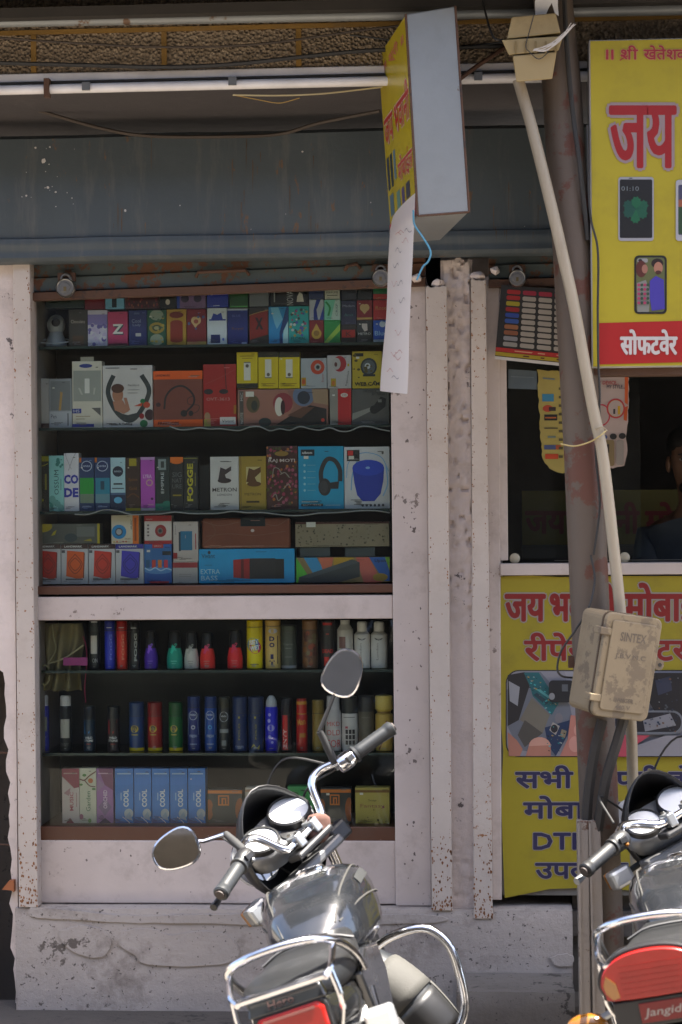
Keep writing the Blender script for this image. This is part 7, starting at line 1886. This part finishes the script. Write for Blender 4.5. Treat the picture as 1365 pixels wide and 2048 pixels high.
    mk(MB(fx).tube([(-.122, .16, .775), (-.06, .165, .797), (.06, .165, .797), (.122, .16, .775)], .004, plain((.06, .06, .06), .5), 6, 4), 'seat_seam', sea, smooth=True)
    lz = opt.get('lz', 0.0)
    TC = [(.12, .118, .715, .60), (-.08, .115, .735, .62), (-.22, .105, .752 + lz * .5, .64), (-.32, .094, .770 + lz, .655 + lz), (-.375, .090 * opt.get('lw', 1), .792 + lz, .675 + lz)]
    rings = []
    for y_, w_, zt_, zb_ in TC:
        rings.append([Vector((w_ * math.copysign(abs(math.cos(2 * math.pi * i / 20)) ** .55, math.cos(2 * math.pi * i / 20)), y_, (zt_ + zb_) / 2 + (zt_ - zb_) / 2 * math.copysign(abs(math.sin(2 * math.pi * i / 20)) ** .55, math.sin(2 * math.pi * i / 20)))) for i in range(20)])
    tail = mk(MB(fx).loft(rings, BK['paint']), 'tail_cowl', smooth=60)
    # tail lamp
    if opt['lamp'] == 'square':
        lp = MB(fx)
        lens = [(-.074, .765), (.074, .765), (.082, .75), (.080, .685), (.07, .668), (-.07, .668), (-.080, .685), (-.082, .75)]
        lp.prism([(x_, z_ - .012 + lz) for x_, z_ in lens], -.405, -.37, BK['red'])
        la = mk(lp, 'tail_lamp', bevel=.008)
        mk(MB(fx).prism([(x_ * 1.12, (z_ - .715) * 1.10 + .715 - .012 + lz) for x_, z_ in lens], -.392, -.36, pl_), 'lamp_housing', la, bevel=.004)
        mk(MB(fx).box((-.062, -.4068, .742 + lz), (.062, -.4052, .748 + lz), plain((.22, .08, .07), .2)), 'lamp_rib', la)
        mk(MB(fx).box((-.062, -.4068, .690 + lz), (.062, -.4052, .694 + lz), plain((.30, .02, .02), .2)), 'lamp_rib', la)
        hous = MB(fx).hexa([(-.094, -.394, .758 + lz), (.094, -.394, .758 + lz), (.094, -.36, .758 + lz), (-.094, -.36, .758 + lz), (-.085, -.378, .795 + lz), (.085, -.378, .795 + lz), (.085, -.33, .80 + lz), (-.085, -.33, .80 + lz)], BK['paint'])
        mk(hous, 'lamp_brow', bevel=.004)
        tm = MB(fx)
        vs, fs = text_geo('Hero', .012)
        tm.add([((p.x - 1.1) * .030 - .01, -.3962 + (p.y * .020) * .43, .768 + lz + p.y * .026) for p in vs], fs, plain((.06, .035, .032), .4))
        mk(tm, 'lettering', recalc=False)
    else:
        out_ = [(-.116, .700), (-.122, .722), (-.110, .752), (-.078, .776), (-.03, .788), (.03, .788), (.078, .776), (.110, .752), (.122, .722), (.116, .700), (.098, .682), (-.094, .682)]
        out_ = [(p.x, p.y) for p in catmull([(x_, z_, 0) for x_, z_ in out_ + out_[:1]], 4)[:-1]]
        la = mk(MB(fx).prism([(x_, z_ + lz) for x_, z_ in out_], -.412, -.37, BK['red']), 'tail_lamp', bevel=.010, smooth=50)
        mk(MB(fx).prism([(x_ * 1.08, (z_ - .715) * 1.11 + .715 + lz) for x_, z_ in out_], -.394, -.35, pl_), 'lamp_housing', la, bevel=.005)
        for s in (-1, 1):
            mk(MB(fx).prism([(s * x_, z_ + lz) for x_, z_ in ((.112, .702), (.115, .722), (.106, .742), (.086, .722), (.082, .690), (.098, .686))], -.4145, -.4124, BK['amber']), 'amber_corner', la)
        for k in range(6):
            mk(MB(fx).box((-.074, -.4134, .692 + k * .013 + lz), (.074, -.4124, .694 + k * .013 + lz), plain((.20, .006, .004), .3)), 'lamp_rib', la)
        mk(MB(fx).box((-.105, -.405, .612 + lz), (.105, -.36, .678 + lz), pl_), 'plate_holder', bevel=.004)
        mk(MB(fx).box((-.045, -.4085, .622 + lz), (.062, -.4055, .668 + lz), plain((.12, .006, .006), .4)), 'name_plate', bevel=.001)
        tm = MB(fx)
        vs, fs = text_geo('Jangid', .01)
        xs = [p.x for p in vs]
        tm.add([((p.x + .22 * p.y - (max(xs) + min(xs)) / 2) * .036 + .006, -.4094, .637 + lz + p.y * .026) for p in vs], fs, plain((.25, .22, .2), .4))
        mk(tm, 'lettering', recalc=False)
    # grab rail: hoop over the tail, flat carrier plate behind
    rz_ = opt.get('rz', 0.0)
    hoop = [(.135, .06, .715), (.145, -.08, .775), (.138, -.22, .835 + rz_), (.112, -.30, .868 + rz_), (.06, -.335, .884 + rz_), (0, -.342, .888 + rz_)]
    hp_ = hoop + [(-x_, y_, z_) for x_, y_, z_ in hoop[-2::-1]]
    gr = mk(MB(fx).tube(hp_, .0105, ch, 12, 5), 'grab_rail', smooth=True)
    for s in (-1, 1):
        mk(MB(fx).tube([(s * .128, -.26, .845 + rz_), (s * .122, -.36, .815 + rz_), (s * .105, -.40, .80 + rz_ * .8)], .008, ch, 8, 4), 'rail_strut', gr, smooth=True)
        mk(MB(fx).tube([(s * .118, -.375, .81 + rz_), (s * .120, -.375, .73), (s * .09, -.34, .66)], .0075, ch, 8, 4), 'rail_strut', gr, smooth=True)
    for dy in (0, .03):
        mk(MB(fx).box((-.108, -.408 + dy, .797 + rz_ * .8), (.108, -.396 + dy, .809 + rz_ * .8), ch), 'carrier_bar', gr, bevel=.003)
    # rear fender, plate, rear indicators
    mb_ = MB(fx)
    mb_.grid(lambda u, v: Vector(((u - .5) * .15, (.335) * math.cos(math.radians(75 + 105 * v)), .304 + .335 * math.sin(math.radians(75 + 105 * v)) - .03 * (abs(u - .5) * 2) ** 3)), 8, 16, BK['plastic'])
    mk(mb_, 'rear_fender', smooth=70, solid=.004, recalc=False)
    mk(MB(fx).box((-.10, -.40, .46), (.10, -.39, .57 + lz * .3), plain((.55, .54, .52), .5)), 'number_plate', bevel=.002)
    for s in (-1, 1):
        c_ = Vector((s * .185, -.33, .655 + lz + opt.get('ri', 0)))
        mk(MB(fx).tube([(s * .07, -.33, .66 + lz), c_], .009, BK['silver'] if opt['lamp'] != 'square' else rb, 8), 'indicator_stalk', smooth=True)
        if opt['lamp'] == 'square':
            i_ = mk(MB(fx).box(tuple(c_ + Vector((-.036, -.022, -.030))), tuple(c_ + Vector((.036, .026, .030))), BK['pod']), 'indicator', bevel=.010)
            mk(MB(fx).box(tuple(c_ + Vector((-.032, -.034, -.026))), tuple(c_ + Vector((.032, -.0225, .026))), plain((.66, .64, .60), .2) if s > 0 else BK['amber']), 'indicator_lens', i_, bevel=.005)  # right lens painted whitish, as if burnt out by the sun
        else:
            i_ = mk(MB(fx).ball(c_, (.052, .03, .030), BK['amber'], 16, 10), 'indicator', smooth=True)
    # stand-in load: footrest plate of the pillion side guard
    for dz_ in (.36, .46, .56):
        mk(MB(fx).tube([(-.165, .02, dz_), (-.17, -.14, dz_ + .02), (-.155, -.28, dz_ + .05)], .006, ch, 8, 3), 'sari_guard', smooth=True)
    o['st'] = 0
    del o['st']
    return o, st


# mirrors in the steering frame before turning: head centre, elbow, long axis, face normal
def steer_local(w, X, Y, heading, lean, steer, sc):
    """world point -> unsteered local coordinates of the bike"""
    q = Matrix.Rotation(-heading, 3, 'Z') @ Matrix.Rotation(-lean, 3, 'Y')
    p = q.inverted() @ (Vector(w) - Vector((X, Y, GZ))) / sc
    rake = math.radians(26)
    A0, AX = Vector((0, 0.90, 0.88)), Vector((0, -math.sin(rake), math.cos(rake)))
    return A0 + Matrix.Rotation(-steer, 3, AX) @ (p - A0)


def steer_dir(w, heading, lean, steer):
    q = Matrix.Rotation(-heading, 3, 'Z') @ Matrix.Rotation(-lean, 3, 'Y')
    AX = Vector((0, -math.sin(math.radians(26)), math.cos(math.radians(26))))
    return Matrix.Rotation(-steer, 3, AX) @ (q.inverted() @ Vector(w))


B1 = (0.268, -1.847, 0.01, 0.327, 0.785, 0.978)
sl_ = lambda x, y, Y: steer_local(P(x, y, Y), *B1)
sd_ = lambda v: steer_dir(v, B1[2], B1[3], B1[4])
opt1 = dict(cs=.93, lamp='square', grey_grip=True, hw=.38, rise=.03, tz=-.012,
            mir=[sl_(352, 1700, -1.12), sl_(687, 1345, -0.93)], mel=[sl_(452, 1668, -1.10), sl_(640, 1462, -0.93)],
            me1=[sd_((-.88, .05, -.42)), sd_((.42, 0, 1))], mn=[sd_((.10, -1, .34)), sd_((-.05, -1, .10))])
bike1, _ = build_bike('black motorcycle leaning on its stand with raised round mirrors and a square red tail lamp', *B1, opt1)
B2 = (1.055, -1.72, 0.17, 0.20, 0.62, 0.978)
opt2 = dict(lamp='round', hw=.372, rise=-.02, dz=-.04, lz=.055, rz=.02, cowl=-.02, cs=.82, ri=-.035, lw=1.2, tz=-.02)
bike2, _ = build_bike('black motorcycle with a wide rounded red tail lamp and a Jangid name plate', *B2, opt2)
# cloth tied round the handlebar of the first bike
cl = MB()
cq = P(636, 1655, -0.97)
cl.ball(cq, (0.034, 0.03, 0.042), plain((0.11, 0.055, 0.042), 0.9), 16, 12)
cl.v = [p + Vector((noise.noise(p * 30), noise.noise(p * 30 + Vector((5, 0, 0))), noise.noise(p * 30 + Vector((0, 5, 0))))) * 0.016 for p in cl.v]
setp(cl.build('cloth_rag', smooth=60, at=cq), 'salmon pink rag knotted round the handlebar of the leaning motorcycle', 'cloth')
